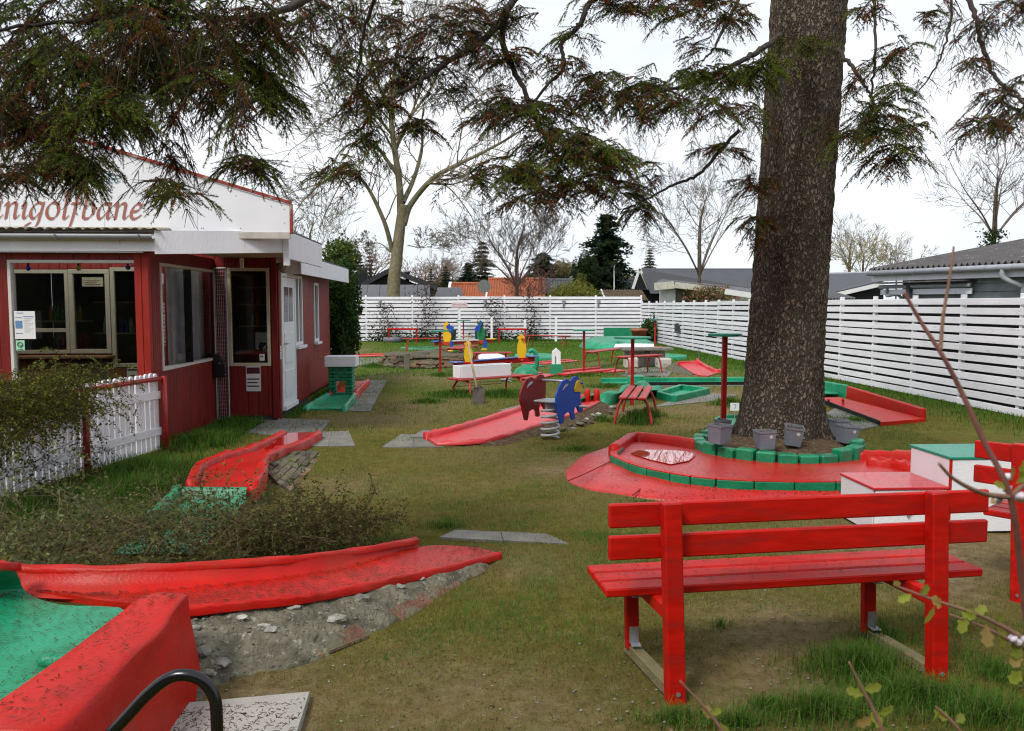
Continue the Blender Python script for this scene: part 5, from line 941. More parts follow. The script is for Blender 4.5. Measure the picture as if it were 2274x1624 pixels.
# outline of one elephant side (picture units of the zoom), head to the right
OUT = [(60, 830), (45, 760), (20, 640), (-5, 540), (0, 440), (35, 340), (80, 260), (140, 235), (190, 270), (215, 255), (235, 232), (270, 218), (310, 232), (330, 275), (345, 330), (345, 430), (340, 520), (345, 600), (372, 660), (385, 700), (362, 735), (325, 725), (305, 680), (290, 640), (262, 640), (252, 700), (262, 800), (240, 820), (215, 805), (205, 730), (185, 700), (155, 695), (115, 715), (105, 780), (95, 835)]
sc_ = .00086
dx = np.array([math.cos(.38), -math.sin(.38)*1, 0]); dx = np.array([.6, .8, 0]); nrm = np.array([-.8, .6, 0])
def eside(off, m, nm, zoff=0):
    base = ec+nrm*off+np.array([0, 0, .23+zoff]); f_ = lambda x, z: base+dx*((x-170)*sc_/.52)+np.array([0, 0, (830-z)*sc_])
    o = part(nm, MB().prism([f_(*p) for p in OUT], nrm*.02), m, el, fix=True); return f_, o
f1, o1 = eside(.24, DRED, 'far_side'); f2, o2_ = eside(-.25, BLUE, 'near_side')
for f_, o_, m in ((f1, o1, 'slot_a'), (f2, o2_, 'slot_b')):
    part('ear_slot', MB().prism([f_(*p)-nrm*.003 for p in ((85, 385), (95, 340), (130, 300), (165, 305), (150, 330), (115, 350))], nrm*.004), mat('edge_pale', (.45, .55, .6), .5), o_, fix=True)
part('face', MB().prism([f2(*p)-nrm*.016 for p in ((250, 430), (245, 390), (265, 310), (295, 272), (335, 285), (345, 330), (345, 380), (335, 440))], nrm*.015), YEL, el, fix=True); part('eye', MB().blob(f2(335, 318)-nrm*.022, (.018, .018, .018), 1, 2, 0), BLUE, el, smooth=True)
part('hand_rail', MB().tube([f1(290, 300), f2(290, 300)], .016, 8), STEEL, el, smooth=True)
part('foot_rail', MB().tube([f1(330, 640), f2(330, 650)-nrm*.10], .016, 8), STEEL, el, smooth=True); sx_ = (f1(170, 555)+f2(170, 555))/2
part('seat', MB().box(sx_, (.30, .30, .022), np.stack([dx, nrm, [0, 0, 1]], 1), .006), mat('seat_grey', (.28, .30, .32), .5), el); part('spring_head', MB().box(sx_+np.array([0, 0, -.07]), (.14, .14, .10), None, .005), STEEL, el)
# bird seesaw: yellow birds on a red and blue beam, plus blue rooster one behind
def bird(root, c, s_, face, m, beakm):
    pts = [(-.10, 0), (-.13, .12), (-.12, .3), (-.08, .42), (-.13, .50), (-.07, .53), (-.03, .60), (.03, .55), (.08, .50), (.06, .42), (.11, .3), (.13, .12), (.09, 0), (.04, -.16), (-.04, -.16)]
    fx = np.array([face[0], face[1], 0.]); nn = np.array([-face[1], face[0], 0.]); o = part('bird', MB().prism([c+fx*x*s_+np.array([0, 0, z*s_]) for x, z in pts], nn*.025), m, root, fix=True)
    for z in (.46, -.12): part('handle', MB().tube([c+fx*.02*s_+nn*-.07+np.array([0, 0, z*s_]), c+fx*.02*s_+nn*.10+np.array([0, 0, z*s_])], .022, 8), beakm, o, smooth=True)
ss = thing('bird_seesaw', 'spring seesaw with two yellow birds on a blue and red beam', 'seesaw', G(1125, 840)); q0, q1_ = PY(1040, 803, 16.9), PY(1160, 796, 16.9); q0 = np.array([q0[0], 16.6, .47]); q1_ = np.array([q1_[0], 17.1, .52]); d_ = (q1_-q0)/np.linalg.norm(q1_-q0)
ORB = mat('orange_red_plastic', (.55, .06, .02), .4)
bird(ss, q0+np.array([0, 0, .0]), .72, (.97, -.25), YEL, ORB); bird(ss, q1_+np.array([0, 0, .02]), .78, (.97, -.25), YEL, ORB)
part('beam', MB().beam(q0-d_*.32+(0, 0, -.07), q1_+d_*.30+(0, 0, -.07), .07, .10, ch=.01), REDW, ss); part('beam_top', MB().beam(q0+d_*.12+(0, 0, -.005), q1_-d_*.12+(0, 0, -.005), .14, .025, ch=.006), mat('blue_grey', (.06, .10, .33), .4), ss)
for c_, sgn in ((q0, -1), (q1_, 1)): part('seat', MB().lathe([(.14, 0), (.15, .01), (.14, .025)], 16, c_+d_*sgn*.26+np.array([0, 0, -.02])), MATS['blue_grey'], ss)
spring(ss, (q0+q1_)/2+d_*.25, .11, .0, .40, 4)
rr_ = thing('rooster_seesaw', 'colourful blue rooster seesaw with red wings and yellow backs', 'seesaw', G(1035, 790)); GRN = mat('board_green2', (.01, .16, .06), .4)
k0, k1 = np.array([-.6, 24.6, .52]), np.array([.42, 24.9, .55]); kd = (k1-k0)/np.linalg.norm(k1-k0)
for c_, m1 in ((k0, BLUE), (k1, BLUE)):
    bird(rr_, c_, 1.0, (.95, -.3), YEL if c_ is k0 else GRN, ORB); part('wing', MB().prism([c_+kd*x+np.array([0, -.05, z]) for x, z in ((-.03, .44), (.08, .54), (.12, .44), (.22, .42), (.16, .22), (.06, .28))] if c_ is k0 else [c_+kd*x+np.array([0, -.05, z]) for x, z in ((-.20, .36), (-.08, .45), (.0, .56), (.04, .57), (.02, .45), (-.06, .28), (-.15, .24))], (0, -.02, 0)), BLUE, rr_, fix=True)
    part('feather', MB().prism([c_+kd*x+np.array([0, -.04, z]) for x, z in ((.10, .0), (.2, .0), (.18, -.30), (.06, -.34))], (0, -.02, 0)), BLUE, rr_, fix=True); part('foot', MB().blob(c_+kd*.1+np.array([0, -.05, -.30]), (.10, .04, .04), 2, 2, 0), YEL, rr_, smooth=True)
part('beam', MB().beam(k0-kd*.4+(0, 0, -.06), k1+kd*.4+(0, 0, -.06), .08, .10, ch=.01), ORB, rr_); part('seat_board', MB().beam(k0+kd*.15+(0, 0, .0), k1-kd*.1+(0, 0, .0), .3, .03), mat('seat_pale', (.5, .5, .5), .5), rr_); spring(rr_, (k0+k1)/2+np.array([-.15, 0, 0]), .10, 0, .42, 4)
for c_, sgn in ((k0, -1), (k1, 1)): part('seat', MB().lathe([(.16, 0), (.17, .01), (.16, .025)], 16, c_+kd*sgn*.32+np.array([0, -.05, -.0])), BLUE if sgn < 0 else YEL, rr_)
# green snail hoop
sn = thing('green_hoop', 'green concrete hoop obstacle beside the yellow bird', 'golf obstacle', G(1178, 838)); c = G(1172, 836)
part('hoop', MB().tube([c+np.array([.10+.12*math.cos(q), .1, .34+.24*math.sin(q)]) for q in np.linspace(-1.9, 2.2, 22)], .05, 10), GREEN, sn, smooth=True); part('body', MB().lathe([(.30, -.05), (.29, .06), (.22, .17), (.1, .24), (.01, .25)], 20, c+np.array([-.05, 0, 0])), GREEN, sn, smooth=True)
# ================================================================ STREET SIGN, BINS, FENCE LAMPS
ssn = thing('street_sign', 'white street name sign on a white post before the back fence', 'street sign', PY(1018, 752, 36.2)*np.array([1, 1, 0])); sY = 35.9; p0, p1 = PY(1003, 684, sY), PY(1038, 672, sY)
part('post', MB().bb((p0[0]+p1[0])/2-.04, (p0[0]+p1[0])/2+.04, sY, sY+.06, 0, p0[2]), WHITE, ssn); PINK = mat('sign_pinkish', (.66, .56, .58), .5, .06)
part('plate', MB().bb(p0[0], p1[0], sY-.03, sY-.005, p0[2], p1[2], .012), PINK, ssn)
bo = part('border', MB().bb(p0[0]+.02, p1[0]-.02, sY-.034, sY-.0305, p1[2]-.022, p1[2]-.012, 0).bb(p0[0]+.02, p1[0]-.02, sY-.034, sY-.0305, p0[2]+.012, p0[2]+.022, 0).bb(p0[0]+.012, p0[0]+.020, sY-.034, sY-.0305, p0[2]+.022, p1[2]-.022, 0).bb(p1[0]-.020, p1[0]-.012, sY-.034, sY-.0305, p0[2]+.022, p1[2]-.022, 0), mat('sign_red', (.30, .04, .06), .5), ssn)
def text(txt, x0, x1, z, h, Y, m, parent, name='lettering'):
    cu = bpy.data.curves.new('t', 'FONT'); cu.body = txt; cu.size = 1; cu.align_x = 'LEFT'; o = bpy.data.objects.new('t', cu); COL.objects.link(o); bpy.context.view_layer.update()
    me = bpy.data.meshes.new_from_object(o.evaluated_get(bpy.context.evaluated_depsgraph_get())); bpy.data.objects.remove(o)
    co = np.array([v.co[:] for v in me.vertices]); w_ = co[:, 0].max()-co[:, 0].min()
    for v in me.vertices: v.co = (x0+(v.co[0]-co[:, 0].min())/w_*(x1-x0), Y, z+v.co[1]/.72*h)
    me.materials.clear(); ob = part(name, me, m, parent); ob.data.name = name; return ob
hgt = p1[2]-p0[2]; wdt = p1[0]-p0[0]
text('Skovduevej', p0[0]+wdt*.10, p1[0]-wdt*.10, p0[2]+hgt*.48, hgt*.32, sY-.033, MATS['sign_red'], ssn)
text('34-132', p0[0]+wdt*.08, p0[0]+wdt*.34, p0[2]+hgt*.16, hgt*.15, sY-.033, mat('sign_grey', (.3, .25, .26), .6), ssn, 'small_print'); text('133-231', p0[0]+wdt*.66, p0[0]+wdt*.93, p0[2]+hgt*.16, hgt*.15, sY-.033, MATS['sign_grey'], ssn, 'small_print')
for sx_, u in ((-1, .44), (1, .56)): c = np.array([p0[0]+wdt*u, sY-.0335, p0[2]+hgt*.24]); part('arrow', MB().add([c+np.array([.04*sx_, 0, 0]), c+np.array([-.02*sx_, 0, .02]), c+np.array([-.02*sx_, 0, -.02])], [[0, 1, 2]]), MATS['sign_grey'], ssn)
for px, lb in ((1000, 'grey bin left of the street sign post at the back fence'), (1068, 'grey bin behind the rooster seesaw at the back fence')):
    p = G(px, 764); o = thing('waste_bin', lb, 'bin', p); part('body', MB().lathe([(.20, 0), (.25, .55), (.28, .56), (.28, .60), (.25, .605)], 18, (p[0], 34.4, 0)), GREYP, o, smooth=True); part('bag_rim', MB().lathe([(.26, .60), (.27, .612), (.2, .613)], 18, (p[0], 34.4, 0)), BLACKP, o)
for px, lb in ((845, 'grey cone lamp on the back fence beside the left climber'), (1077, 'grey cone lamp on the back fence right of the street sign'), (1251, 'grey cone lamp on the back fence near the tall frame table'), (1328, 'grey cone lamp on the back fence post near the corner')):
    p = PY(px, 668, YB+.05); o = thing('fence_lamp', lb, 'lamp', p); part('shade', MB().lathe([(.03, -.30), (.05, -.1), (.09, .0), (.09, .02)], 12, p+np.array([0, -.10, 0])), GUTTER, o, smooth=True); part('arm', MB().bb(p[0]-.02, p[0]+.02, p[1]-.10, p[1]-.02, p[2]-.02, p[2]+.01), GUTTER, o)
for px, top, lb in ((1092, 769, 'short white marker post left of the street sign'), (1166, 775, 'short white marker post behind the rooster seesaw'), (1235, 768, 'short white marker post behind the far frame table')):
    p = PY(px/1.0906 if False else px*.9999, top/1.0906, 35.6); o = thing('marker_post', lb, 'post', (p[0], 35.6, 0)); part('post', MB().bb(p[0]-.05, p[0]+.05, 35.57, 35.63, -.1, p[2], .01), WHITE, o)
wb = thing('fence_letterbox', 'black half round ashtray box on the long white fence', 'wall box', PX(1508, 725, XF)); p = PX(1508, 728, XF-.03); part('body', MB().prism([(p[0], p[1]+y, p[2]+z) for y, z in ((-.25, -.14), (.2, -.16), (.22, .1), (.1, .16), (-.12, .06))], (-.12, 0, 0)), BLACKP, wb, fix=True)
tr = thing('tyre_planter', 'grey round tub on the grass at the back fence left end', 'planter', G(884, 757)); p = G(880, 757); part('tub', MB().lathe([(.38, 0), (.42, .12), (.40, .22), (.30, .23), (.28, .12)], 18, (p[0], 35.4, 0)), GREYP, tr, smooth=True)
pp = thing('flower_pot', 'reddish terracotta flower pot beside the green board in the corner', 'plant pot', (7.0, 32.5, 0)); part('pot', MB().lathe([(.22, 0), (.32, .42), (.36, .43), (.36, .52), (.3, .52)], 16, (PY(1419, 745, 33.)[0], 33., .12)), mat('terracotta', (.34, .09, .05), .7), pp, smooth=True)
# ================================================================ BLACK HOOP in front
hoop = thing('tube_hoop', 'black steel tube hoop standing beside the pale slab', 'bicycle hoop', (-.85, 2.35, 0)); HY = 2.36
part('tube', MB().tube(crv([PY(-40, 1900, HY), PY(150, 1722, HY), PY(262, 1612, HY), PY(330, 1540, HY), PY(385, 1502, HY), PY(440, 1506, HY), PY(474, 1545, HY), PY(482, 1610, HY), PY(484, 1800, HY), PY(484, 1935, HY)], 60), .0178, 14), BLACK, hoop, smooth=True)
# ================================================================ FALLEN NEEDLES, PEBBLES
for gy in np.arange(2.4, 8., .4): LITTER.append((np.array([-1.2-.3*(gy-2.4), gy, .0]), np.array([1.2+.42*gy, gy, .0]), np.array([1.2+.42*gy, gy+.4, .0]), np.array([-1.2-.3*(gy-2.4), gy+.4, .0]), 520))
V, T_, C_ = [], [], []
for a, b, c, d, n_ in LITTER:
    a, b, c, d = map(np.asarray, (a, b, c, d)); k = rng.poisson(n_)
    for _ in range(k):
        u, v = rng.random(2); p = (a*(1-u)+b*u)*(1-v)+(d*(1-u)+c*u)*v; nn_ = np.cross(b-a, d-a); nn_ = nn_/np.linalg.norm(nn_); nn_ = nn_ if nn_[2] > 0 else -nn_
        e = np.array([*rng.normal(size=2), 0]); e -= nn_*(e@nn_); e /= np.linalg.norm(e); s_ = np.cross(nn_, e); L = rng.uniform(.006, .013); w_ = rng.uniform(.0010, .0018); p = p+nn_*.009; bd = s_*rng.uniform(-.003, .003)
        o = len(V); V += [p-e*L-s_*w_, p-e*L+s_*w_, p+bd+s_*w_, p+bd-s_*w_, p+e*L+s_*w_, p+e*L-s_*w_]; T_ += [(o, o+3, o+2), (o, o+2, o+1), (o+3, o+5, o+4), (o+3, o+4, o+2)]; q = rng.uniform(.5, 1.3); C_ += [np.array([.075, .04, .022])*q]*6
nd = bulk('fallen_needles', V, T_, C_, NEEDLE); tag(nd, 'brown spruce needles fallen on the painted lanes and benches', 'needles', kind='stuff')
mb = MB()
for k in range(420):
    x, y = rs.uniform(500, 2274), 1040+584*rs.random()**.7; p = G(x, min(y, 1623)); q = rs.uniform(.003, .009)*(1+.12*p[1])*.6; mb.blob((p[0], p[1], .006), (q, q*.8, q*.5), k, 1, .18)
pb = part('pebbles', mb, STONE); tag(pb, 'small pale pebbles strewn over the worn lawn', 'pebbles', kind='stuff')
# ================================================================ VEGETATION HELPERS
def prisms(P0, P1, R0, R1, n=3):         # many small tapered sticks as triangles
    P0, P1 = np.asarray(P0, float), np.asarray(P1, float); R0, R1 = np.asarray(R0, float), np.asarray(R1, float); d = P1-P0; d /= (np.linalg.norm(d, axis=1)[:, None]+1e-9)
    a = np.where(np.abs(d[:, 2:3]) < .9, [[0, 0, 1.]], [[1., 0, 0]]); x = np.cross(a, d); x /= (np.linalg.norm(x, axis=1)[:, None]+1e-9); y = np.cross(d, x); m = len(P0); V = np.zeros((m, 2*n, 3))
    for k in range(n):
        c, s_ = math.cos(2*math.pi*k/n), math.sin(2*math.pi*k/n); V[:, k] = P0+R0[:, None]*(c*x+s_*y); V[:, n+k] = P1+R1[:, None]*(c*x+s_*y)
    t_ = []
    for k in range(n): j = (k+1) % n; t_ += [(k, j, n+j), (k, n+j, n+k)]
    T_ = (np.arange(m)[:, None, None]*2*n+np.array(t_)[None]).reshape(-1, 3); return V.reshape(-1, 3), T_
def blades_tri(P, D, Sd, L, Wd):         # single triangles: base at P, tip at P+D*L
    m = len(P); V = np.stack([P-Sd*Wd[:, None]/2, P+Sd*Wd[:, None]/2, P+D*L[:, None]], 1); return V.reshape(-1, 3), np.arange(3*m).reshape(-1, 3)
def leafquads(P, size, rg, flat=0., asp=.5):
    m = len(P); N_ = rg.normal(size=(m, 3)); N_[:, 2] += flat; N_ /= np.linalg.norm(N_, axis=1)[:, None]; a = rg.normal(size=(m, 3)); u = np.cross(N_, a); u /= np.linalg.norm(u, axis=1)[:, None]; v = np.cross(N_, u)
    s_ = np.asarray(size)*rg.uniform(.6, 1.3, m); u = u*s_[:, None]; v = v*(s_*asp)[:, None]; V = np.stack([P-u, P+v, P+u, P-v], 1).reshape(-1, 3); b = np.arange(m)[:, None]*4
    return V, np.concatenate([b+np.array([[0, 1, 2]]), b+np.array([[0, 2, 3]])])
def unit(a): return a/(np.linalg.norm(a, axis=-1, keepdims=True)+1e-9)
def join(parts_):
    V, T_, C_, o = [], [], [], 0
    for v, t_, c in parts_: V.append(v); T_.append(t_+o); C_.append(c); o += len(v)
    return np.concatenate(V), np.concatenate(T_), np.concatenate(C_)
def jit(col, n, rep, rg, s_=.25): c = np.asarray(col, float); c = np.broadcast_to(c, (n, 3))*rg.uniform(1-s_, 1+s_, (n, 1)); return np.repeat(c, rep, 0)

# ================================================================ SPRUCE
SP = thing('spruce_tree', 'huge spruce with thick bark trunk and drooping dark branches over the course', 'tree', (TC[0], TC[1]+.2, .2))
tcx = lambda z: np.array([TC[0]+.11+.045*z, TC[1]+.25])
rows = []
zs = np.concatenate([np.linspace(.12, 1.2, 34), np.linspace(1.23, 5.2, 110), np.linspace(5.3, 8.2, 14)])
for z in zs:
    c = tcx(z); r0 = .370+.045*math.exp(-(z-.2)/1.0)+.12*math.exp(-(z-.15)/.20); row = []
    for q in np.linspace(0, 2*math.pi, 120, endpoint=False):
        n_ = float(vn(q*7+3*vn(z*3, q*2, .6, 6), z*5.5, .5, 61))*.5+float(vn(q*18, z*11, .55, 62))*.5
        rr = r0*(1+.10*math.exp(-(z-.15)/.35)*math.cos(5*q+1)+.05*math.exp(-(z-.15)/.5)*math.cos(3*q))+.030*(n_-.5)+.016*(float(vn(q*30, z*20, .5, 63))-.5); row.append((c[0]+rr*math.cos(q), c[1]+rr*math.sin(q), z))
    rows.append(row)
part('trunk', MB().grid(rows, True), BARK, SP, smooth=False)
rs2 = np.random.default_rng(11)
CG = np.array([[.120, .190, .024], [.090, .150, .024], [.180, .225, .030]]); CD = np.array([[.034, .052, .016], [.046, .060, .020]]); CR = np.array([[.19, .072, .028], [.13, .060, .030], [.25, .10, .028]])
class Foliage:
    def __init__(s): s.P, s.D, s.L, s.C, s.N = [], [], [], [], []; s.S0, s.S1, s.SR = [], [], []
    def frond(s, p, az, R, drop, green, bare, dens=1., shl=.11):
        n = max(5, int(R/.052*dens)+4); t_ = np.linspace(0, 1, n); side = np.array([math.cos(az), math.sin(az), 0]); lat = np.array([-side[1], side[0], 0]); k = rs2.uniform(.75, 1.3)
        wob = rs2.normal(size=2)*.05*R; isg = rs2.random() < green*1.45
        ax = p+side[None]*(R*t_)[:, None]+np.array([0, 0, 1])[None]*(.10*R*np.sin(t_*2.2)-drop*t_**(1.5*k))[:, None]+lat[None]*(wob[0]*np.sin(t_*5)+wob[1]*np.sin(t_*9))[:, None]
        s.S0.append(ax[:-1]); s.S1.append(ax[1:]); s.SR.append(np.linspace(.005, .0018, n-1))
        tn = unit(np.gradient(ax, axis=0)); isbare = rs2.random() < bare
        for sg in (-1, 1):
            f_ = unit(tn*.75+sg*lat[None]*rs2.uniform(.55, 1.05, (n, 1))+np.array([[0, 0, 1]])*rs2.uniform(-.5, .2, (n, 1))); L = shl*(1.15-.55*t_)*rs2.uniform(.55, 1.3, n); m = rs2.random(n) < .93
            s.P.append(ax[m]); s.D.append(f_[m]); s.L.append(L[m]); u = rs2.random(m.sum()); pick_ = rs2.integers(0, 2, m.sum())
            tip = (t_[m] > .30); g = (.92*tip+.6*(~tip)) if isg else .12*tip+.02; c = np.where((u < g)[:, None], CG[rs2.integers(0, 3, m.sum())], np.where((u < g+(1-g)*.5)[:, None], CD[pick_], CR[rs2.integers(0, 3, m.sum())])); s.C.append(c); s.N.append(np.full(m.sum(), 0. if isbare else 1.))
        s.P.append(ax[-1:]); s.D.append(tn[-1:]); s.L.append(np.array([shl*.8])); s.C.append(CG[2:3] if isg else CR[:1]); s.N.append(np.array([0. if isbare else 1.]))
    def clump(s, px, py, rx, ry, Y, n, green=.4, bare=.15, shl=.11, dens=1.):
        c = PY(px, py, Y); R = rx/F*Y; H = ry/F*Y
        for k in range(n):
            az = rs2.uniform(0, 2*math.pi); q = rs2.uniform(.35, 1.); st = c+np.array([rs2.normal()*.38*R, rs2.normal()*.38*max(R, .15), H*rs2.uniform(.0, .8)])
            s.frond(st, az, R*q*.78+.06, H*rs2.uniform(.45, 1.25), green*rs2.uniform(.5, 1.4), bare, dens, shl)
    def build(s, name, parent, per_m=420, ln=.016, wd=.0024, shoot_r=.0022):
        P, D, L, C, N = map(np.concatenate, (s.P, s.D, s.L, s.C, s.N)); Z = np.array([[0, 0, -1.]]); Q = P+D*L[:, None]+Z*(L*.18)[:, None]
        cnt = (L*per_m*N*rs2.uniform(.5, 1.1, len(L))).astype(int); ix = np.repeat(np.arange(len(P)), cnt); m = len(ix); t_ = rs2.random(m)
        pos = P[ix]*(1-t_)[:, None]+Q[ix]*t_[:, None]; dd = unit(Q-P)[ix]; r_ = rs2.normal(size=(m, 3)); r_ = unit(r_-dd*(r_*dd).sum(1, keepdims=True)); r_[:, 2] += .15; nd_ = unit(dd*.62+r_*.8); sd = unit(np.cross(nd_, rs2.normal(size=(m, 3))))
        v1, t1 = blades_tri(pos, nd_, sd, ln*rs2.uniform(.7, 1.15, m)*(1-.3*t_), np.full(m, wd)); c1 = np.repeat(C[ix]*rs2.uniform(.65, 1.35, (m, 1)), 3, 0)
        v2, t2 = prisms(P, Q, np.full(len(P), shoot_r), np.full(len(P), shoot_r*.5)); c2 = jit((.06, .04, .026), len(P), 6, rs2)
        S0, S1, SR = map(np.concatenate, (s.S0, s.S1, s.SR)); v3, t3 = prisms(S0, S1, SR, SR*.85); c3 = jit((.07, .052, .038), len(S0), 6, rs2)
        return bulk(name, *join([(v1, t1, c1), (v2, t2, c2), (v3, t3, c3)]), NEEDLE, parent)
def limb(pts, r0, r1, parent=SP, name='branch'):
    c = crv([PY(x, y, Y) for x, y, Y in pts], 8*len(pts)); n = len(c); c = [p+rs2.normal(size=3)*.006 for p in c]
    return part(name, MB().tube(c, list(np.linspace(r0, r1, n)), 7), mat('limb_bark', (.045, .034, .028), .95, .35, 14., .6, 60.), parent, smooth=True)
B1 = limb([(1750, -900, 8.2), (1300, -420, 6.6), (900, -160, 5.4), (640, 20, 4.8), (420, 40, 4.4), (180, 45, 4.1), (-120, 90, 3.9)], .03, .006)
B2 = limb([(1780, -500, 8.2), (1500, -300, 7.8), (1250, -90, 7.4), (1140, 0, 7.2), (1089, 75, 7.1), (971, 152, 7.0), (913, 193, 6.9), (850, 230, 6.8), (790, 300, 6.8)], .046, .008)
B3 = limb([(1140, 0, 7.2), (1123, 34, 7.2), (1120, 112, 7.2), (1167, 203, 7.1), (1201, 288, 7.0), (1240, 350, 6.9)], .034, .012)
B4 = limb([(1770, -350, 8.3), (1560, -180, 8.0), (1400, -60, 7.6), (1316, 0, 7.4), (1289, 51, 7.3), (1248, 98, 7.3), (1248, 152, 7.2), (1191, 217, 7.1), (1120, 280, 7.0)], .038, .008)
B5 = limb([(1735, 80, 8.3), (1690, 110, 7.9), (1620, 150, 7.5), (1520, 190, 7.2), (1420, 215, 7.0)], .035, .008)
B6 = limb([(1640, 290, 7.6), (1560, 380, 7.5), (1500, 410, 7.4), (1440, 440, 7.3), (1380, 470, 7.2)], .018, .006)
B7 = limb([(1860, 110, 8.1), (1900, 160, 7.6), (1925, 200, 7.3), (1950, 260, 7.2)], .022, .008); B8 = limb([(1870, -200, 8.2), (1930, -60, 7.8), (1945, 80, 7.5), (1938, 200, 7.3), (1955, 300, 7.2)], .020, .006)
B9 = limb([(1880, -420, 8.3), (2060, -160, 7.4), (2150, 0, 6.8), (2175, 80, 6.5), (2205, 160, 6.3), (2260, 220, 6.1), (2330, 260, 6.0)], .028, .008); B10 = limb([(1900, -300, 8.2), (2050, -120, 7.6), (2110, 0, 7.2), (2095, 110, 7.0), (2050, 190, 6.9), (2010, 230, 6.9)], .018, .003)
B11 = limb([(1720, 160, 8.2), (1700, 400, 7.9), (1690, 425, 7.8), (1650, 440, 7.7)], .012, .004); B12 = limb([(1640, 0, 8.1), (1610, 60, 7.9), (1580, 115, 7.8), (1560, 135, 7.7)], .02, .006); B13 = limb([(640, 20, 4.8), (690, -10, 5.2), (760, -60, 5.8)], .02, .02); B14 = limb([(900, -160, 5.8), (830, 0, 6.2), (800, 110, 6.4), (790, 260, 6.5)], .02, .008)
def F_(branch, cl, Y, per_m, ln, wd, jy=.45,  shl=.11, sr=.0022, dens=1., mul=1.):
    f_ = Foliage()
    for px, py, rx, ry, n, g, b_ in cl: f_.clump(px, py-(42 if Y < 5 and py > 240 else 0), rx, ry*(.85 if Y < 5 and py > 240 else 1), Y+rs2.uniform(-jy, jy), int(n*mul*1.30), g, b_, shl, dens)
    return f_.build('foliage', branch, per_m*1.6, ln*1.05, wd*1.45, sr)
F_(B1, [(50, 60, 110, 90, 26, .25, .3), (180, 50, 110, 80, 24, .4, .2), (300, 45, 110, 75, 24, .5, .15), (420, 45, 110, 75, 22, .45, .2), (540, 50, 90, 75, 18, .3, .35), (50, 200, 95, 110, 26, .3, .25), (140, 170, 95, 110, 26, .5, .1), (235, 205, 90, 110, 32, .8, .02),
        (45, 330, 95, 105, 32, .10, .15), (140, 330, 80, 90, 24, .3, .1), (225, 285, 80, 65, 26, .7, .02), (330, 110, 95, 95, 24, .4, .15), (335, 185, 75, 75, 20, .15, .3), (430, 130, 85, 80, 22, .4, .15), (455, 195, 60, 60, 14, .35, .15), (520, 140, 80, 70, 24, .75, .02), (560, 190, 55, 60, 16, .6, .05),
        (603, 268, 50, 45, 16, .6, .05), (480, 290, 22, 95, 8, .2, .4), (172, 410, 48, 68, 24, .8, .02), (375, 300, 18, 110, 7, .1, .6), (375, 405, 22, 80, 9, .15, .5), (385, 470, 45, 40, 12, .3, .3), (530, 300, 24, 110, 9, .25, .4), (545, 420, 48, 45, 14, .55, .05), (590, 120, 60, 70, 14, .4, .3), (640, 60, 60, 45, 10, .3, .4), (20, 440, 60, 50, 12, .15, .1), (110, 420, 40, 45, 8, .1, .2), (290, 330, 40, 60, 9, .2, .3)], 4.05, 430, .0155, .0023, .45, .115)
F_(B14, [(700, 30, 80, 45, 12, .2, .4), (690, 120, 70, 55, 8, .15, .6), (775, 50, 70, 65, 14, .2, .2), (790, 170, 60, 75, 14, .35, .15), (790, 235, 50, 55, 12, .5, .1), (800, 320, 60, 50, 11, .35, .2), (780, 390, 55, 42, 10, .3, .2), (740, 380, 40, 40, 5, .2, .3)], 6.5, 330, .018, .0032, .3, mul=1.3)
F_(B2, [(880, 60, 90, 45, 10, .12, .4), (950, 95, 80, 55, 12, .1, .4), (870, 150, 70, 60, 12, .15, .25), (970, 165, 90, 50, 13, .08, .4), (1010, 50, 90, 45, 13, .1, .25), (1060, 105, 70, 55, 11, .1, .35), (930, 285, 38, 24, 9, .2, .1), (900, 190, 60, 40, 8, .1, .3), (850, 250, 50, 40, 7, .2, .3), (1000, 215, 60, 40, 7, .05, .5)], 7.0, 330, .019, .0034, .35, mul=1.5)
F_(B3, [(1130, 50, 75, 45, 12, .15, .15), (1115, 140, 75, 34, 14, .2, .15), (1150, 240, 100, 38, 18, .12, .1), (1080, 270, 60, 30, 8, .1, .3), (1190, 270, 90, 45, 18, .25, .1), (1240, 325, 110, 55, 24, .35, .05), (1290, 355, 120, 52, 28, .55, .05), (1150, 400, 90, 42, 20, .5, .1), (1370, 375, 80, 45, 18, .35, .1), (1280, 425, 130, 48, 26, .15, .15), (1190, 450, 70, 40, 10, .1, .35), (1060, 400, 60, 40, 8, .2, .4)], 6.95, 360, .019, .0034, .3, mul=1.25)
F_(B4, [(1330, 190, 60, 45, 13, .2, .1), (1295, 235, 50, 45, 10, .15, .15), (1380, 235, 55, 50, 13, .15, .15), (1360, 15, 90, 30, 12, .15, .2), (1270, 90, 50, 30, 5, .2, .2), (1250, 150, 60, 40, 8, .15, .3), (1440, 20, 70, 30, 9, .1, .2), (1540, 25, 110, 40, 18, .15, .15), (1620, 50, 50, 40, 8, .2, .2)], 7.2, 330, .019, .0034, .3, mul=1.4)
F_(B5, [(1450, 200, 75, 36, 20, .6, .03), (1550, 180, 90, 45, 26, .6, .03), (1640, 185, 75, 50, 24, .7, .03), (1695, 150, 50, 40, 14, .7, .03), (1500, 245, 80, 45, 18, .15, .15), (1600, 255, 70, 45, 16, .15, .15), (1675, 270, 40, 45, 9, .2, .25), (1560, 110, 50, 30, 7, .15, .3), (1420, 260, 50, 40, 9, .2, .2)], 7.2, 370, .018, .0033, .25)
fo = Foliage()
for cl in ((1775, 105, 55, 28, 7.75, 18, .75, .0), (1830, 100, 40, 25, 7.75, 8, .7, 0), (1700, 190, 40, 30, 7.6, 8, .6, .05), (1850, 300, 45, 45, 7.7, 10, .3, .1)): fo.clump(*cl[:5], *cl[5:])
fo.build('foliage', B5, 370, .018, .0033)
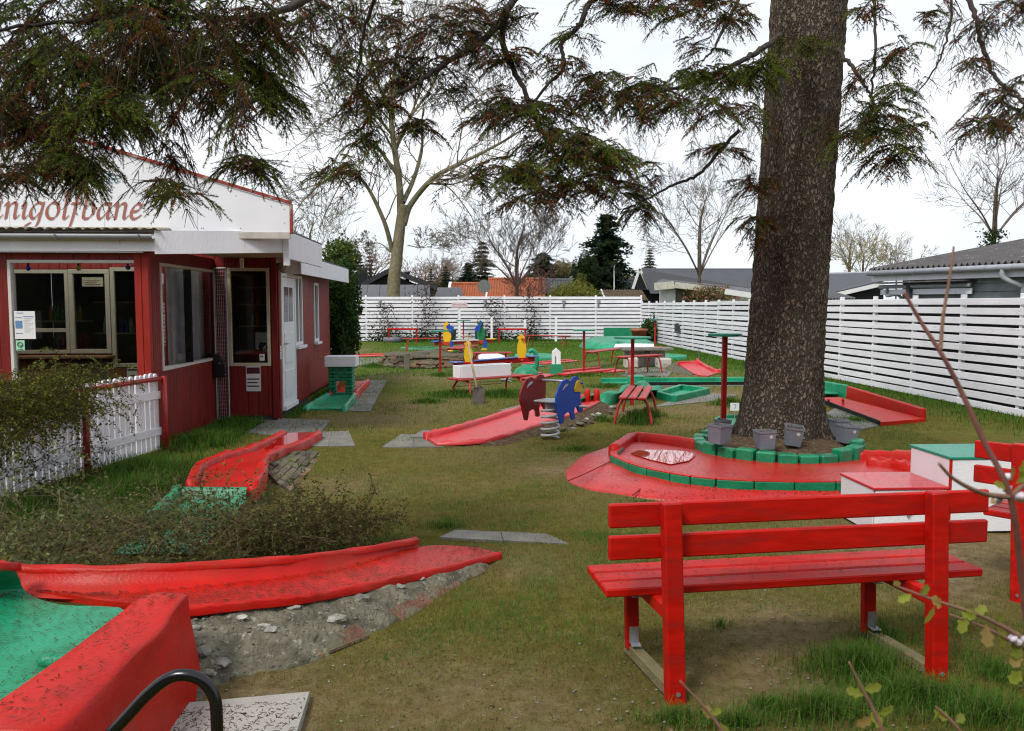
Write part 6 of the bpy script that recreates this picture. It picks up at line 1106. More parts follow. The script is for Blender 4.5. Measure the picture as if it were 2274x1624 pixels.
F_(B6, [(1400, 440, 60, 50, 13, .15, .1), (1430, 475, 40, 35, 10, .15, .1), (1605, 335, 55, 24, 9, .15, .1), (1450, 400, 40, 25, 5, .15, .3)], 7.3, 330, .019, .0034, .2)
F_(B7, [(1950, 160, 45, 40, 8, .2, .3), (1975, 130, 50, 30, 8, .3, .2), (1900, 200, 40, 50, 7, .15, .5)], 7.3, 340, .018, .0033, .2); F_(B8, [(1950, 255, 70, 45, 16, .5, .05), (1965, 295, 85, 50, 26, .65, .02), (1975, 360, 75, 48, 22, .12, .08), (1900, 300, 45, 45, 11, .45, .1), (1935, 30, 50, 30, 9, .1, .2), (1995, 110, 35, 40, 6, .2, .3), (1985, 205, 40, 30, 8, .5, .1)], 7.2, 370, .018, .0033, .2)
F_(B9, [(2190, 60, 55, 55, 12, .05, .15), (2175, 150, 40, 45, 9, .05, .25), (2230, 220, 60, 45, 16, .05, .05), (2185, 290, 50, 38, 16, .08, .05), (2258, 265, 45, 55, 12, .05, .1), (2250, 25, 70, 30, 10, .05, .1), (2060, 40, 25, 22, 6, .1, .05)], 6.3, 340, .017, .003, .25); F_(B10, [(2110, 60, 30, 80, 5, .1, 1.), (2050, 200, 35, 40, 3, .1, 1.), (2120, 130, 30, 80, 4, .1, 1.)], 7.0, 300, .018, .003, .2)
F_(B11, [(1670, 420, 50, 24, 9, .1, .05), (1690, 400, 30, 20, 4, .1, .1), (1676, 505, 32, 34, 12, .08, .05), (1700, 485, 20, 15, 4, .1, .1), (1690, 540, 16, 30, 4, .05, .1)], 7.75, 340, .019, .0033, .1)
# bare dead twigs hanging on the trunk and through the branches
dt = Foliage()
for px, py, rx, ry, Y, n in ((1765, 330, 30, 70, 7.75, 9), (1840, 280, 35, 60, 7.75, 12), (1735, 300, 20, 60, 7.8, 6), (330, 120, 60, 80, 3.8, 10), (120, 120, 60, 80, 3.8, 10), (470, 110, 50, 70, 3.9, 7), (700, 60, 60, 60, 5.5, 8)):
    c = PY(px, py, Y); k = Y/F
    for _ in range(n): dt.frond(c+np.array([rs2.normal()*rx*k*.5, rs2.normal()*.05, ry*k*.5]), rs2.uniform(0, 6.28), rx*k*.6, ry*k*1.6, 0, 1., .35, .07)
dt.build('dead_twigs', SP, 10, .01, .001, .0014)

# ================================================================ BARE TREES, CONIFERS, SHRUBS
def grow(segs, p, d, L, r, lev, rg, spread=.6, up=.15, kids=(2, 3), shrink=.74, bend=.12, gravity=0.):
    n = 3; q = p
    for k in range(n):
        d = unit(d+rg.normal(size=3)*bend+np.array([0, 0, up*.3-gravity])); e = q+d*L/n; ra, rb = r*(1-.28*k/n), r*(1-.28*(k+1)/n); segs.append((q, e, ra, rb)); q = e
        if lev > 0 and k > 0 and rg.random() < .45:
            s_ = rg.normal(size=3); s_ = unit(s_-d*(s_@d)); grow(segs, q, unit(d*.6+s_*spread*1.2+np.array([0, 0, up])), L*shrink*.8, r*.45, lev-1, rg, spread, up, kids, shrink, bend, gravity)
    if lev > 0:
        for _ in range(rg.integers(kids[0], kids[1]+1)):
            s_ = rg.normal(size=3); s_ = unit(s_-d*(s_@d)); grow(segs, q, unit(d+s_*spread*rg.uniform(.6, 1.2)+np.array([0, 0, up])), L*shrink*rg.uniform(.8, 1.15), r*.62, lev-1, rg, spread, up, kids, shrink, bend, gravity)
def bare_tree(name, label, base, limbs, trunkpts, r0, r1, lev, rg, colt, twig=(.10, .085, .06), spread=.55, up=.1, buds=0, budc=(.2, .18, .08), cat='tree', group=None, gravity=0., minr=.006, L0=.55):
    root = thing(name, label, cat, base, group); segs = []
    for pts, ra, rb, lv in limbs:
        if r0 == .37: ra, rb = ra*.68, rb*.6
        c = crv(pts, 6*len(pts)); rr = np.linspace(ra, rb, len(c)); n = len(c)
        for k in range(n-1): segs.append((c[k], c[k+1], rr[k], rr[k+1]))
        tot = np.linalg.norm(np.array(c[-1])-c[0])
        for k in range(n//4, n, 1):
            if rg.random() < .5:
                d = unit(c[min(k+1, n-1)]-c[k-1]); s_ = rg.normal(size=3); s_ = unit(s_-d*(s_@d)); grow(segs, c[k], unit(d*.5+s_*.8+np.array([0, 0, .2])), tot*.28*rg.uniform(.6, 1.2), rr[k]*.42, lv, rg, spread, up, gravity=gravity)
        grow(segs, c[-1], unit(c[-1]-c[-2]), tot*.30, rb, lv, rg, spread, up, gravity=gravity)
    big = [s_ for s_ in segs if s_[2] >= .05]; sm = [s_ for s_ in segs if s_[2] < .05]
    if trunkpts: part('trunk', MB().tube(crv(trunkpts, 24), list(np.linspace(r0, r1, 25)), 12), colt, root, smooth=True)
    mk = lambda S, n, nm, col: bulk(nm, *(lambda v, t_: (v, t_, jit(col, len(S), 2*n, rg, .2)))(*prisms([a[0] for a in S], [a[1] for a in S], [max(a[2], minr) for a in S], [max(a[3], minr*.7) for a in S], n)), MATS['twig_col'], root, smooth=True)
    J = []
    for S, n, cl_ in ((big, 7, colt_rgb[colt.name]), (sm, 3, twig)):
        if S: v, t_ = prisms([a[0] for a in S], [a[1] for a in S], [max(a[2], minr) for a in S], [max(a[3], minr*.7) for a in S], n); J.append((v, t_, jit(cl_, len(S), 2*n, rg, .2)))
    bulk('crown', *join(J), MATS['twig_col'], root, smooth=True)
    if buds and sm:
        ends = np.array([s_[1] for s_ in sm]); k = rg.choice(len(ends), min(buds, len(ends)*3)); P = ends[k]+rg.normal(size=(len(k), 3))*minr*3; v, t_ = leafquads(P, np.full(len(P), minr*4.5), rg); bulk('buds', v, t_, jit(budc, len(P), 4, rg, .4), LEAF, root)['kind'] = 'stuff'
    return root
leafmat('twig_col', 0., .9, .1); colt_rgb = {'grey_olive_bark': (.17, .15, .095), 'brown_twig': (.10, .075, .055)}
rgT = np.random.default_rng(21)
YT = 43.; pt = lambda x, y, dy=0.: PY(x, y, YT+dy)
bare_tree('bare_tree', 'big bare grey trunked tree standing behind the back fence', (*pt(872, 660)[:2], 0),
  [([pt(896, 500), pt(912, 455), pt(960, 398, -.5), pt(1012, 368, -1), pt(1060, 345, -1.2), pt(1112, 318, -1.5)], .26, .10, 3), ([pt(890, 470), pt(886, 400), pt(872, 300), pt(868, 220), pt(880, 130), pt(890, 60)], .30, .08, 3), ([pt(895, 450), pt(918, 400, 1), pt(934, 345, 1.2), pt(938, 315, 1.2)], .20, .12, 2), ([pt(872, 560), pt(852, 490, -.5), pt(812, 410, -1), pt(770, 380, -1), pt(715, 405, -1)], .20, .06, 3),
   ([pt(884, 390), pt(840, 330), pt(800, 290, 1), pt(750, 230, 1)], .16, .05, 3), ([pt(880, 330), pt(905, 270, -1), pt(960, 190, -1), pt(1000, 90, -1)], .15, .05, 3), ([pt(875, 260), pt(840, 190), pt(800, 90), pt(780, 0)], .13, .05, 3), ([pt(880, 150), pt(930, 60), pt(960, -40)], .10, .05, 3), ([pt(872, 300), pt(820, 250, -1), pt(740, 260, -1), pt(690, 300, -1)], .12, .04, 3), ([pt(960, 398, -.5), pt(1000, 420, -1), pt(1040, 470, -1.4), pt(1055, 500, -1.4)], .08, .03, 3), ([pt(870, 560), pt(840, 540), pt(800, 545)], .06, .02, 3), ([pt(905, 545), pt(935, 550), pt(970, 545, 1)], .05, .02, 3), ([pt(715, 405, -1), pt(670, 450, -1), pt(640, 500, -1)], .07, .02, 3), ([pt(770, 380), pt(720, 480), pt(700, 540)], .06, .02, 3)],
  [np.array([*pt(872, 660)[:2], -.2]), pt(874, 640), pt(880, 580), pt(888, 510), pt(895, 455)], .37, .24, 3, rgT, BARKG, twig=(.19, .165, .12), minr=.0115, buds=1800, budc=(.13, .10, .06))
def simple_bare(label, px, pybase, pytop, Y, r, seed, spread=.5, n=6, twig=(.10, .08, .065), lev=3, width=.5, name='bare_tree', buds=0, budc=(.2, .16, .1), gravity=0., minr=None):
    rg = np.random.default_rng(seed); b = PY(px, pybase, Y); t_ = PY(px, pytop, Y); H = t_[2]-b[2]; mid = b+np.array([0, 0, H*.28]); limbs = []
    for k in range(n):
        a = 2*math.pi*k/n+rg.uniform(-.4, .4); w_ = width*H*rg.uniform(.6, 1.); h = H*rg.uniform(.72, 1.); r_ = r*.62; limbs.append(([mid, mid+np.array([w_*.35*math.cos(a), w_*.35*math.sin(a), h*.25]), mid+np.array([w_*.75*math.cos(a), w_*.75*math.sin(a), h*.46]), mid+np.array([w_*math.cos(a), w_*math.sin(a), h*.62])], r_*.5, r_*.14, lev))
    limbs.append(([mid, mid+np.array([0, 0, H*.4]), mid+np.array([.05*H, 0, H*.62])], r*.7, r*.15, lev))
    return bare_tree(name, label, (b[0], Y, 0), limbs, [np.array([b[0], Y, -.1]), mid], r*.7, r*.5, lev, rg, TWIG, twig, spread, .12, buds, budc, gravity=gravity, minr=minr or Y*.00022)
simple_bare('bare dark branched tree in front of the orange tiled roof', 1148, 690, 505, 47, .20, 3, .5, 6, (.14, .12, .105), 3, .8, buds=400, budc=(.12, .06, .05))
simple_bare('bare tree with swelling buds standing before the dark grey roof', 1552, 690, 405, 42, .17, 4, .6, 5, (.19, .165, .14), 3, .55, buds=900, budc=(.26, .24, .18))
simple_bare('bare tree with ivy on its trunk behind the corrugated roof', 2205, 600, 340, 32, .15, 5, .55, 6, (.17, .135, .115), 2, .6, buds=500, budc=(.2, .15, .1))
simple_bare('bare twiggy birch behind the grey house next to the trunk', 1885, 640, 512, 75, .20, 6, .45, 6, (.26, .24, .22), 2, .45, gravity=.03)
simple_bare('yellowish bare willow beyond the white bargeboard house', 1915, 650, 545, 60, .14, 7, .4, 7, (.30, .26, .14), 2, .6)
simple_bare('thin bare tree beside the corrugated roof', 1990, 640, 555, 60, .10, 8, .4, 5, (.26, .23, .2), 2, .6)
simple_bare('reddish bare tree behind the chimney of the black house', 825, 650, 565, 80, .22, 9, .5, 7, (.24, .17, .13), 2, .7)
simple_bare('hazy bare birch between the dark firs', 980, 655, 580, 90, .22, 10, .45, 6, (.28, .25, .23), 2, .5, gravity=.03)
simple_bare('low bare thicket right of the black house', 945, 660, 600, 85, .2, 12, .5, 8, (.25, .18, .15), 2, 1.); simple_bare('bare purple brown bush showing above the fence before the orange roof', 1172, 705, 618, 39.5, .05, 13, .5, 6, (.15, .085, .075), 2, .6, buds=500, budc=(.16, .07, .06))
simple_bare('bare tree with olive twigs left of the big bare tree', 690, 660, 470, 55, .16, 14, .5, 6, (.19, .17, .11), 2, .6)
for k in range(1):
    rg = np.random.default_rng(77); b = PY(2203, 560, 31.6); iv = thing('ivy', 'ivy wrapped round the trunk of the bare tree behind the corrugated roof', 'ivy', b); P = b+np.stack([rg.normal(size=900)*.20, rg.normal(size=900)*.2, rg.uniform(-1.2, .9, 900)], 1); v, t_ = leafquads(P, np.full(900, .07), rg); bulk('leaves', v, t_, jit((.03, .055, .015), 900, 4, rg, .4), LEAF, iv)
def conifer(label, px, pyb, pyt, Y, hw_px, seed, col=((.012, .028, .012), (.025, .045, .018)), gaps=.0, whorl=None):
    rg = np.random.default_rng(seed); b = PY(px, pyb, Y); H = (pyb-pyt)/F*Y; R = hw_px/F*Y; zb = b[2]; root = thing('conifer', label, 'tree', (b[0], Y, 0), 'conifers beyond the fence')
    part('trunk', MB().tube([np.array([b[0], Y, -.1]), np.array([b[0], Y, zb+H*.98])], [max(.08, H*.02), .02], 8), TWIG, root); nw = whorl or max(12, int(H/.42)); S, P, D, L_ = [], [], [], []
    for i in range(nw):
        f_ = i/nw; z = zb+H*f_; rad = R*(1-f_)**.68*(1+.15*rg.normal())+.05*R; nb = rg.integers(7, 11)
        for k in range(nb):
            if rg.random() < gaps: continue
            a = 2*math.pi*k/nb+rg.uniform(-.4, .4); rr = rad*rg.uniform(.7, 1.1); m = 9; t_ = np.linspace(0, 1, m); ax = np.stack([b[0]+rr*t_*math.cos(a), Y+rr*t_*math.sin(a), z+rr*(.18*t_-.5*t_**2+.2*t_**3)], 1)
            for q in range(m-1): S.append((ax[q], ax[q+1], .02*(1-t_[q])+.006))
            for sg in (-1, 1):
                lat = np.array([-math.sin(a)*sg, math.cos(a)*sg, -.12]); dd = unit(np.array([math.cos(a)*.7, math.sin(a)*.7, 0])+lat); 
                for rep in range(3): P.append(ax+rg.normal(size=ax.shape)*.03*R); D.append(np.repeat(dd[None], m, 0)+rg.normal(size=(m, 3))*.3); L_.append(rr*.34*(1.15-t_)*rg.uniform(.6, 1.2, m)+.05*R)
    P, D, L_ = np.concatenate(P), unit(np.concatenate(D)), np.concatenate(L_); sd = unit(np.cross(D, rg.normal(size=D.shape))); v1, t1 = blades_tri(P, D, sd, L_, L_*.30+.03*R); c1 = np.repeat(np.array(col)[rg.integers(0, len(col), len(P))]*rg.uniform(.7, 1.4, (len(P), 1)), 3, 0)
    v2, t2 = prisms([s_[0] for s_ in S], [s_[1] for s_ in S], [s_[2] for s_ in S], [s_[2]*.7 for s_ in S]); bulk('crown', *join([(v1, t1, c1), (v2, t2, jit((.05, .04, .03), len(S), 6, rg))]), NEEDLE, root); return root
conifer('tall dark blue green fir with tiered branches in front of the grey tile roof', 1345, 672, 470, 62, 84, 1, gaps=.10, whorl=14)
conifer('brownish half bare larch like conifer left of the bare tree', 1070, 645, 533, 66, 42, 2, ((.05, .045, .022), (.10, .075, .04), (.03, .04, .018)), .25); conifer('dark green bushy spruce beside the brownish conifer', 1040, 650, 582, 62, 34, 3); conifer('small dark fir right of the black gabled house', 990, 655, 590, 80, 20, 4); conifer('small dark fir peeking behind the black gabled house', 957, 655, 595, 85, 16, 5)
conifer('dark fir behind the chimney of the black house', 800, 650, 562, 75, 24, 6); conifer('grey green spruce behind the black house roof', 822, 660, 555, 80, 22, 16, ((.03, .04, .03), (.06, .06, .05))); conifer('small brown green pine on top of the dark roof', 1442, 625, 550, 70, 24, 7, ((.05, .055, .025), (.08, .07, .04)), .2); conifer('wide dark spruce behind the bare tree at the orange roof', 1205, 650, 560, 70, 60, 8, ((.02, .035, .018), (.035, .045, .02)), .15)
def bush(name, label, px, py, rx, ry, Y, n, cols, size, seed, cat='shrub', stems=40, flat=0., ry_m=None, stemc=(.10, .075, .05), shell=.45, asp=.5, top=0.):
    rg = np.random.default_rng(seed); c = PY(px, py, Y); R = np.array([rx/F*Y, ry_m or rx/F*Y, ry/F*Y]); root = thing(name, label, cat, (c[0], Y, max(0, c[2]-R[2])))
    d = unit(rg.normal(size=(n, 3))); q = rg.random(n)**shell; lump = 1+.25*np.sin(d[:, 0]*6+seed)*np.cos(d[:, 2]*7+d[:, 1]*4); P = c+d*q[:, None]*lump[:, None]*R
    v1, t1 = leafquads(P, np.full(n, size), rg, flat, asp); c1 = np.repeat(np.array(cols)[rg.integers(0, len(cols), n)]*rg.uniform(.6, 1.35, (n, 1)), 4, 0); bulk('leaves', v1, t1, c1, LEAF, root)
    base = c-np.array([0, 0, R[2]]); S0, S1, SR = [], [], []
    for k in range(stems):
        e = P[rg.integers(0, n)]; m = base+(e-base)*.5+rg.normal(size=3)*.08*R.max(); S0 += [base+rg.normal(size=3)*np.array([.25, .25, 0])*R, m]; S1 += [m, e]; SR += [.012, .008]
    v, t_ = prisms(S0, S1, np.array(SR)*max(1, Y/14), np.array(SR)*.6*max(1, Y/14)); bulk('stems', v, t_, jit(stemc, len(S0), 6, rg), MATS['twig_col'], root); return root
GRN_ = [(.035, .075, .018), (.055, .105, .022), (.022, .045, .014), (.075, .13, .03)]
bush('evergreen_column', 'tall leafy evergreen shrub column at the far end of the kiosk', 757, 700, 40, 118, 17.6, 16000, GRN_[:3]+[(.045, .085, .018)], .045, 31, stems=70, shell=.5, ry_m=.75); bush('willow_shrub', 'yellow green shrub bursting up behind the evergreen column', 757, 575, 42, 45, 19.5, 3000, [(.10, .14, .03), (.075, .11, .025)], .045, 32, stems=90)
bush('willow_shrub', 'yellow green rounded shrub behind the back fence', 1270, 655, 62, 30, 41., 6000, [(.19, .20, .035), (.14, .16, .03), (.24, .24, .05)], .07, 33, stems=120, asp=.25, ry_m=1.2); bush('juniper_tree', 'dark green pointed juniper beside the tall fir', 1302, 610, 32, 48, 48., 7000, [(.02, .042, .015), (.035, .06, .02)], .09, 34, cat='tree', asp=.3); bush('willow_shrub', 'tall yellowish shrub spike before the juniper', 1290, 640, 16, 36, 44., 1500, [(.17, .17, .035), (.11, .13, .03)], .07, 35, asp=.25)
bush('flowering_shrub', 'loose green and pink flowering shrub behind the fence corner', 1575, 655, 62, 24, 40., 2600, [(.13, .15, .05), (.10, .13, .04), (.34, .12, .10), (.24, .20, .08)], .075, 36, stems=160, asp=.4, shell=.7); bush('privet_shrub', 'yellow green shrub between the white gable and grey house', 2120, 660, 38, 20, 24., 2200, [(.22, .19, .05), (.13, .14, .04)], .04, 37, stems=80); bush('corner_shrub', 'thin green shrub growing in the fence corner', 1443, 735, 24, 35, 33.5, 1500, GRN_, .06, 38, stems=40, shell=.7)
bush('willow_shrub', 'brownish shrub mass beside the flagpole', 1250, 600, 45, 22, 75., 2500, [(.20, .15, .07), (.13, .12, .05)], .14, 39, asp=.3); bush('hedge_mass', 'brown bare hedge mass between the firs', 1000, 635, 90, 22, 88., 4000, [(.14, .10, .07), (.10, .09, .05), (.06, .07, .03)], .16, 40, asp=.3); bush('hedge_mass', 'mixed brown and green hedge mass behind the black house', 800, 635, 40, 30, 78., 2500, [(.10, .08, .05), (.05, .06, .03)], .15, 41, asp=.3); bush('hedge_mass', 'dull hedge mass behind the grey tile roof', 1400, 622, 60, 15, 80., 2000, [(.16, .13, .05), (.06, .07, .03)], .15, 42, asp=.3)
for k, (px, top, n, w_, lb) in enumerate(((857, 672, 260, 22, 'thin climber with brown leaves on the back fence beside the left frame table'), (945, 620, 420, 26, 'taller climber with dark brown leaves rising above the back fence'), (1097, 660, 300, 20, 'brown leaved climber on the back fence right of the street sign'), (1178, 640, 260, 18, 'bare climber with twin stems on the back fence before the orange roof'))):
    rg = np.random.default_rng(60+k); b = G(px, 752); b = np.array([PY(px, 752, YB-.35)[0], YB-.35, 0]); H = PY(px, top, YB-.35)[2]; root = thing('climber', lb, 'climbing plant', b); S0, S1 = [], []
    for q in range(4):
        p = b+np.array([rg.normal()*.12, 0, 0])
        for z in np.linspace(0, H, 12)[1:]: e = np.array([b[0]+rg.normal()*.14*(1+z*.4), YB-.35+rg.normal()*.04, z]); S0.append(p); S1.append(e); p = e
    v, t_ = prisms(S0, S1, np.full(len(S0), .013), np.full(len(S0), .010)); bulk('stems', v, t_, jit((.07, .05, .04), len(S0), 6, rg), MATS['twig_col'], root)
    z = H*np.concatenate([rg.beta(2.2, 1.5, n//2), rg.beta(1.2, 3, n-n//2)]); P = np.stack([b[0]+rg.normal(size=n)*w_/F*YB*.75, YB-.38+rg.normal(size=n)*.08, z], 1); v, t_ = leafquads(P, np.full(n, .055), rg); bulk('leaves', v, t_, jit((.075, .035, .028), n, 4, rg, .4), LEAF, root)
    P = b+np.stack([rg.normal(size=350)*.45, rg.normal(size=350)*.2, np.abs(rg.normal(size=350))*.28], 1); v, t_ = leafquads(P, np.full(350, .07), rg); bulk('foot_leaves', v, t_, jit((.03, .06, .02), 350, 4, rg, .4), LEAF, root)

# ================================================================ NEAR SHRUBS
def arching(name, label, loc, starts, n, rg, Lr, leafn, leafs, cols, stemc, r=.0022, lift=.5, droop=1.1, box=None, sub=2, cat='shrub', az0=None):
    root = thing(name, label, cat, loc); S0, S1, SR, LP = [], [], [], []
    for k in range(n):
        p = np.array(starts(rg), float); a = rg.uniform(0, 2*math.pi) if az0 is None else rg.normal(az0, .9); L = rg.uniform(*Lr); m = 7; d = np.array([math.cos(a), math.sin(a), lift*rg.uniform(.3, 1.6)]); d /= np.linalg.norm(d); q = p; stems = [(q, d, L, r)]
        for lv in range(sub):
            new = []
            for q, d, L, rr in stems:
                for j in range(m):
                    e = q+d*L/m; S0.append(q); S1.append(e); SR.append(rr*(1-.5*j/m)); d = unit(d+np.array([0, 0, -droop*.11])+rg.normal(size=3)*.12); q = e
                    if q[2] < .02: d[2] = abs(d[2])*.5
                    for _ in range(rg.poisson(leafn)): LP.append(q+rg.normal(size=3)*leafs*.8)
                    if lv == 0 and rg.random() < .5: s_ = rg.normal(size=3); new.append((q, unit(d+s_*.7), L*.38, rr*.6))
            stems = new
    v, t_ = prisms(S0, S1, SR, np.array(SR)*.85); bulk('twigs', v, t_, jit(stemc, len(S0), 6, rg, .4), MATS['twig_col'], root)
    LP = np.array(LP); v, t_ = leafquads(LP, np.full(len(LP), leafs), rg, .3, .55); bulk('leaves', v, t_, np.repeat(np.array(cols)[rg.integers(0, len(cols), len(LP))]*rg.uniform(.6, 1.4, (len(LP), 1)), 4, 0), LEAF, root); return root
rgS = np.random.default_rng(5)
OL = [(.12, .13, .018), (.09, .10, .018), (.16, .14, .025), (.06, .075, .015)]
arching('cotoneaster', 'olive green cotoneaster bush spilling over the picket fence', (-3.5, 6.9, 0), lambda g: (-3.80+g.normal()*.15, g.uniform(5.9, 7.6), .62+g.uniform(0, .34)), 300, rgS, (.28, .70), 3.2, .0125, OL, (.07, .05, .03), .0028, .45, 1.5, az0=-.1)
arching('cotoneaster', 'sparse dark trailing cotoneaster stems at the foot of the picket fence', (-3.4, 6.9, 0), lambda g: (-3.5+g.normal()*.15, g.uniform(5.9, 7.9), g.uniform(.02, .35)), 50, rgS, (.25, .6), .9, .011, [(.03, .035, .012), (.045, .05, .015)], (.045, .035, .025), .0025, .8, 1.2)
arching('dead_hedge', 'low tangled brown twig hedge with few leaves behind the raised lane', (-1.9, 4.9, 0), lambda g: (lambda x: (x, 4.66+.28*(x+2.6)*.5+abs(g.normal())*.32, g.uniform(.04, .28)))(g.uniform(-3.1, -1.15)), 360, rgS, (.30, .66), 1.2, .011, [(.10, .12, .03), (.14, .15, .045), (.07, .09, .025)], (.17, .12, .075), .0026, .5, .6)
arching('dead_hedge', 'denser olive brown end of the low hedge beside the raised lane', (-.9, 5.1, 0), lambda g: (lambda x: (x, 4.96+(x+1.15)*.42+abs(g.normal())*.16, g.uniform(.04, .20)))(g.uniform(-1.4, -.62)), 250, rgS, (.20, .45), 1.5, .009, [(.08, .10, .022), (.12, .13, .03), (.10, .07, .03)], (.12, .08, .05), .002, .7, .8)
arching('leafy_sapling', 'pale leafed sapling twigs at the left end of the low hedge', (-2.6, 4.3, 0), lambda g: (-2.45+g.normal()*.22, 4.35+g.normal()*.12, .12), 42, rgS, (.35, .7), .9, .016, [(.12, .15, .05), (.16, .18, .07)], (.13, .11, .07), .0026, 1.2, .45)
arching('lane_creeper', 'dark creeping shrub along the left edge of the kiosk lane', (-2.3, 7, 0), lambda g: (-2.36+g.normal()*.07, g.uniform(6.5, 7.4), g.uniform(.02, .12)), 90, rgS, (.12, .28), 1.0, .008, [(.03, .045, .012), (.05, .06, .015)], (.05, .04, .025), .002, .6, .9)

# ================================================================ GRASS
def gpts(n, x0, x1, y0, y1): return np.stack([rng.uniform(x0, x1, n), rng.uniform(y0, y1, n)], 1)
TALL = [  # picture point, radius x, radius y (m), height, density per m2
 (330, 1060, .9, 1.0, .20, 2000), (450, 985, .55, .9, .16, 2000), (520, 945, .30, .35, .14, 2200), (300, 1110, .8, .6, .22, 2000), (150, 1140, .9, .6, .22, 1800), (250, 1180, .9, .35, .18, 2000), (1410, 940, .30, .30, .20, 3200), (1440, 925, .28, .32, .16, 2400), (1340, 935, .25, .22, .10, 1800), (1900, 1490, .34, .28, .13, 6500), (2050, 1560, .45, .22, .11, 6500), (1820, 1590, .4, .16, .12, 6500), (1500, 1600, .25, .12, .08, 5000), (2200, 1600, .4, .2, .11, 6000), (1700, 1570, .16, .12, .07, 4500), (1960, 1430, .18, .14, .12, 5000), (2210, 1500, .25, .3, .07, 5000), (1600, 1390, .1, .1, .05, 4500), (1640, 1610, .3, .1, .09, 5500),
 (1010, 880, .7, .6, .13, 1500), (1120, 880, .6, .45, .15, 1600), (950, 895, .5, .4, .09, 1300), (700, 830, .2, .9, .10, 1200), (990, 1170, .25, .2, .07, 2600), (1620, 900, .35, .45, .16, 1600), (1590, 960, .4, .3, .07, 1800), (1480, 1005, .5, .3, .06, 1800), (1280, 1000, .5, .4, .05, 1800), (1900, 935, .9, .5, .07, 900), (480, 1100, .18, .2, .12, 2200), (1700, 1130, .35, .12, .06, 3000), (1430, 1120, .5, .12, .05, 3000), (1350, 860, .7, .5, .10, 900), (1290, 835, .9, .4, .10, 700), (1450, 845, .7, .4, .12, 900), (830, 815, .5, .6, .12, 900), (980, 835, .5, .4, .10, 900), (640, 1075, .1, .12, .05, 2000)]
Pg, Hg, Cg, Wg = [], [], [], []
DK = np.array([[.038, .100, .013], [.060, .132, .018], [.085, .152, .024]]); LW = np.array([[.115, .138, .018], [.160, .150, .026], [.085, .122, .017], [.19, .155, .04]])
def addg(p, h, c, w_): Pg.append(p); Hg.append(h); Cg.append(c); Wg.append(w_)
for n, x0, x1, y0, y1, h, w_, thr in ((290000, -2.0, 3.6, 2.35, 5.6, .024, .0026, .55), (170000, -3.4, 5.6, 5.4, 10., .026, .0036, .6), (105000, -4., 8.0, 10., 18., .034, .006, .6), (85000, -7.5, 8., 18., 36.4, .055, .014, .75)):
    p = gpts(n, x0, x1, y0, y1); wv = wornmap(p[:, 0], p[:, 1]); keep = rng.random(n) > wv*1.15+.03+.22*(vn(p[:, 0], p[:, 1], .09, 73) < .45); p = p[keep]; wv = wv[keep]; m = len(p); g = vn(p[:, 0], p[:, 1], .8, 71)*.55+vn(p[:, 0], p[:, 1], .2, 72)*.45
    far = ((p[:, 1]-16)/14).clip(0, 1); far = ((p[:, 1]-11)/10).clip(0, 1); gg = (g+.40*far); c = np.where((gg > .57)[:, None], DK[rng.integers(0, 3, m)]*(1.25+.45*far[:, None]), LW[rng.integers(0, 4, m)]); dry = rng.random(m) < .16*(1-far*.8); c[dry] = np.array([.20, .135, .05])
    addg(p, h*rng.uniform(.4, 1.3, m)*(.7+.9*g), c, np.full(m, w_))
for px, py, rx, ry, h, dens in TALL:
    c0 = G(px, py); n = int(math.pi*rx*ry*dens); a = rng.uniform(0, 2*math.pi, n); q = np.abs(rng.normal(size=n))*.55; p = np.stack([c0[0]+rx*q*np.cos(a), c0[1]+ry*q*np.sin(a)], 1); c = DK[rng.integers(0, 3, n)]*rng.uniform(.8, 1.6, (n, 1)); dry = rng.random(n) < .10; c[dry] = [.17, .15, .06]
    addg(p, h*rng.uniform(.35, 1.25, n)*np.exp(-q*q*.7), c, np.full(n, .0012+.00055*c0[1]))
for x0, x1, y0, y1, n, h in ((7.0, 7.85, 9., 36.2, 18000, .075), (-7, 7.8, 35.6, 36.5, 12000, .13), (-2.6, -2.4, 11.6, 13.6, 900, .08), (-3.3, -2.75, 9.3, 11.2, 2600, .14), (-2.68, -2.3, 13.7, 16.5, 2600, .12)):
    p = gpts(n, x0, x1, y0, y1); 
    if y1-y0 > 20: p[:, 0] = XF-.02-np.abs(rng.normal(size=n))*.45
    c = DK[rng.integers(0, 3, n)]*rng.uniform(.8, 1.6, (n, 1)); addg(p, h*rng.uniform(.3, 1.2, n), c, .004+.0003*p[:, 1])
Pg, Hg, Cg, Wg = map(np.concatenate, (Pg, Hg, Cg, Wg))
# keep the painted lanes clear
def inpoly(P, poly):
    poly = np.asarray(poly)[:, :2]; x, y = P[:, 0], P[:, 1]; c = np.zeros(len(P), bool); j = len(poly)-1
    for i in range(len(poly)):
        xi, yi = poly[i]; xj, yj = poly[j]; k = ((yi > y) != (yj > y)) & (x < (xj-xi)*(y-yi)/(yj-yi+1e-12)+xi); c ^= k; j = i
    return c
CLEAR = [list(dl)+list(dr)[::-1], list(bl)+list(br)[::-1], list(foot)+list(back)[::-1], list(bt)+list(bw_top)[::-1]]
kp = np.ones(len(Pg), bool)
for pol in CLEAR: kp &= ~inpoly(Pg, pol)
kp &= ~((Pg[:, 0] < XS) & (Pg[:, 1] > YC) & (Pg[:, 1] < 16.4)) & ~((Pg[:, 0] < XB) & (Pg[:, 1] > YA))
kp &= ~((Pg[:, 0] > -1.25) & (Pg[:, 0] < -.6) & (Pg[:, 1] < 3.25) & (Pg[:, 1] > 2.4) & (Hg < .05))
Pg, Hg, Cg, Wg = Pg[kp], Hg[kp], Cg[kp], Wg[kp]; m = len(Pg)
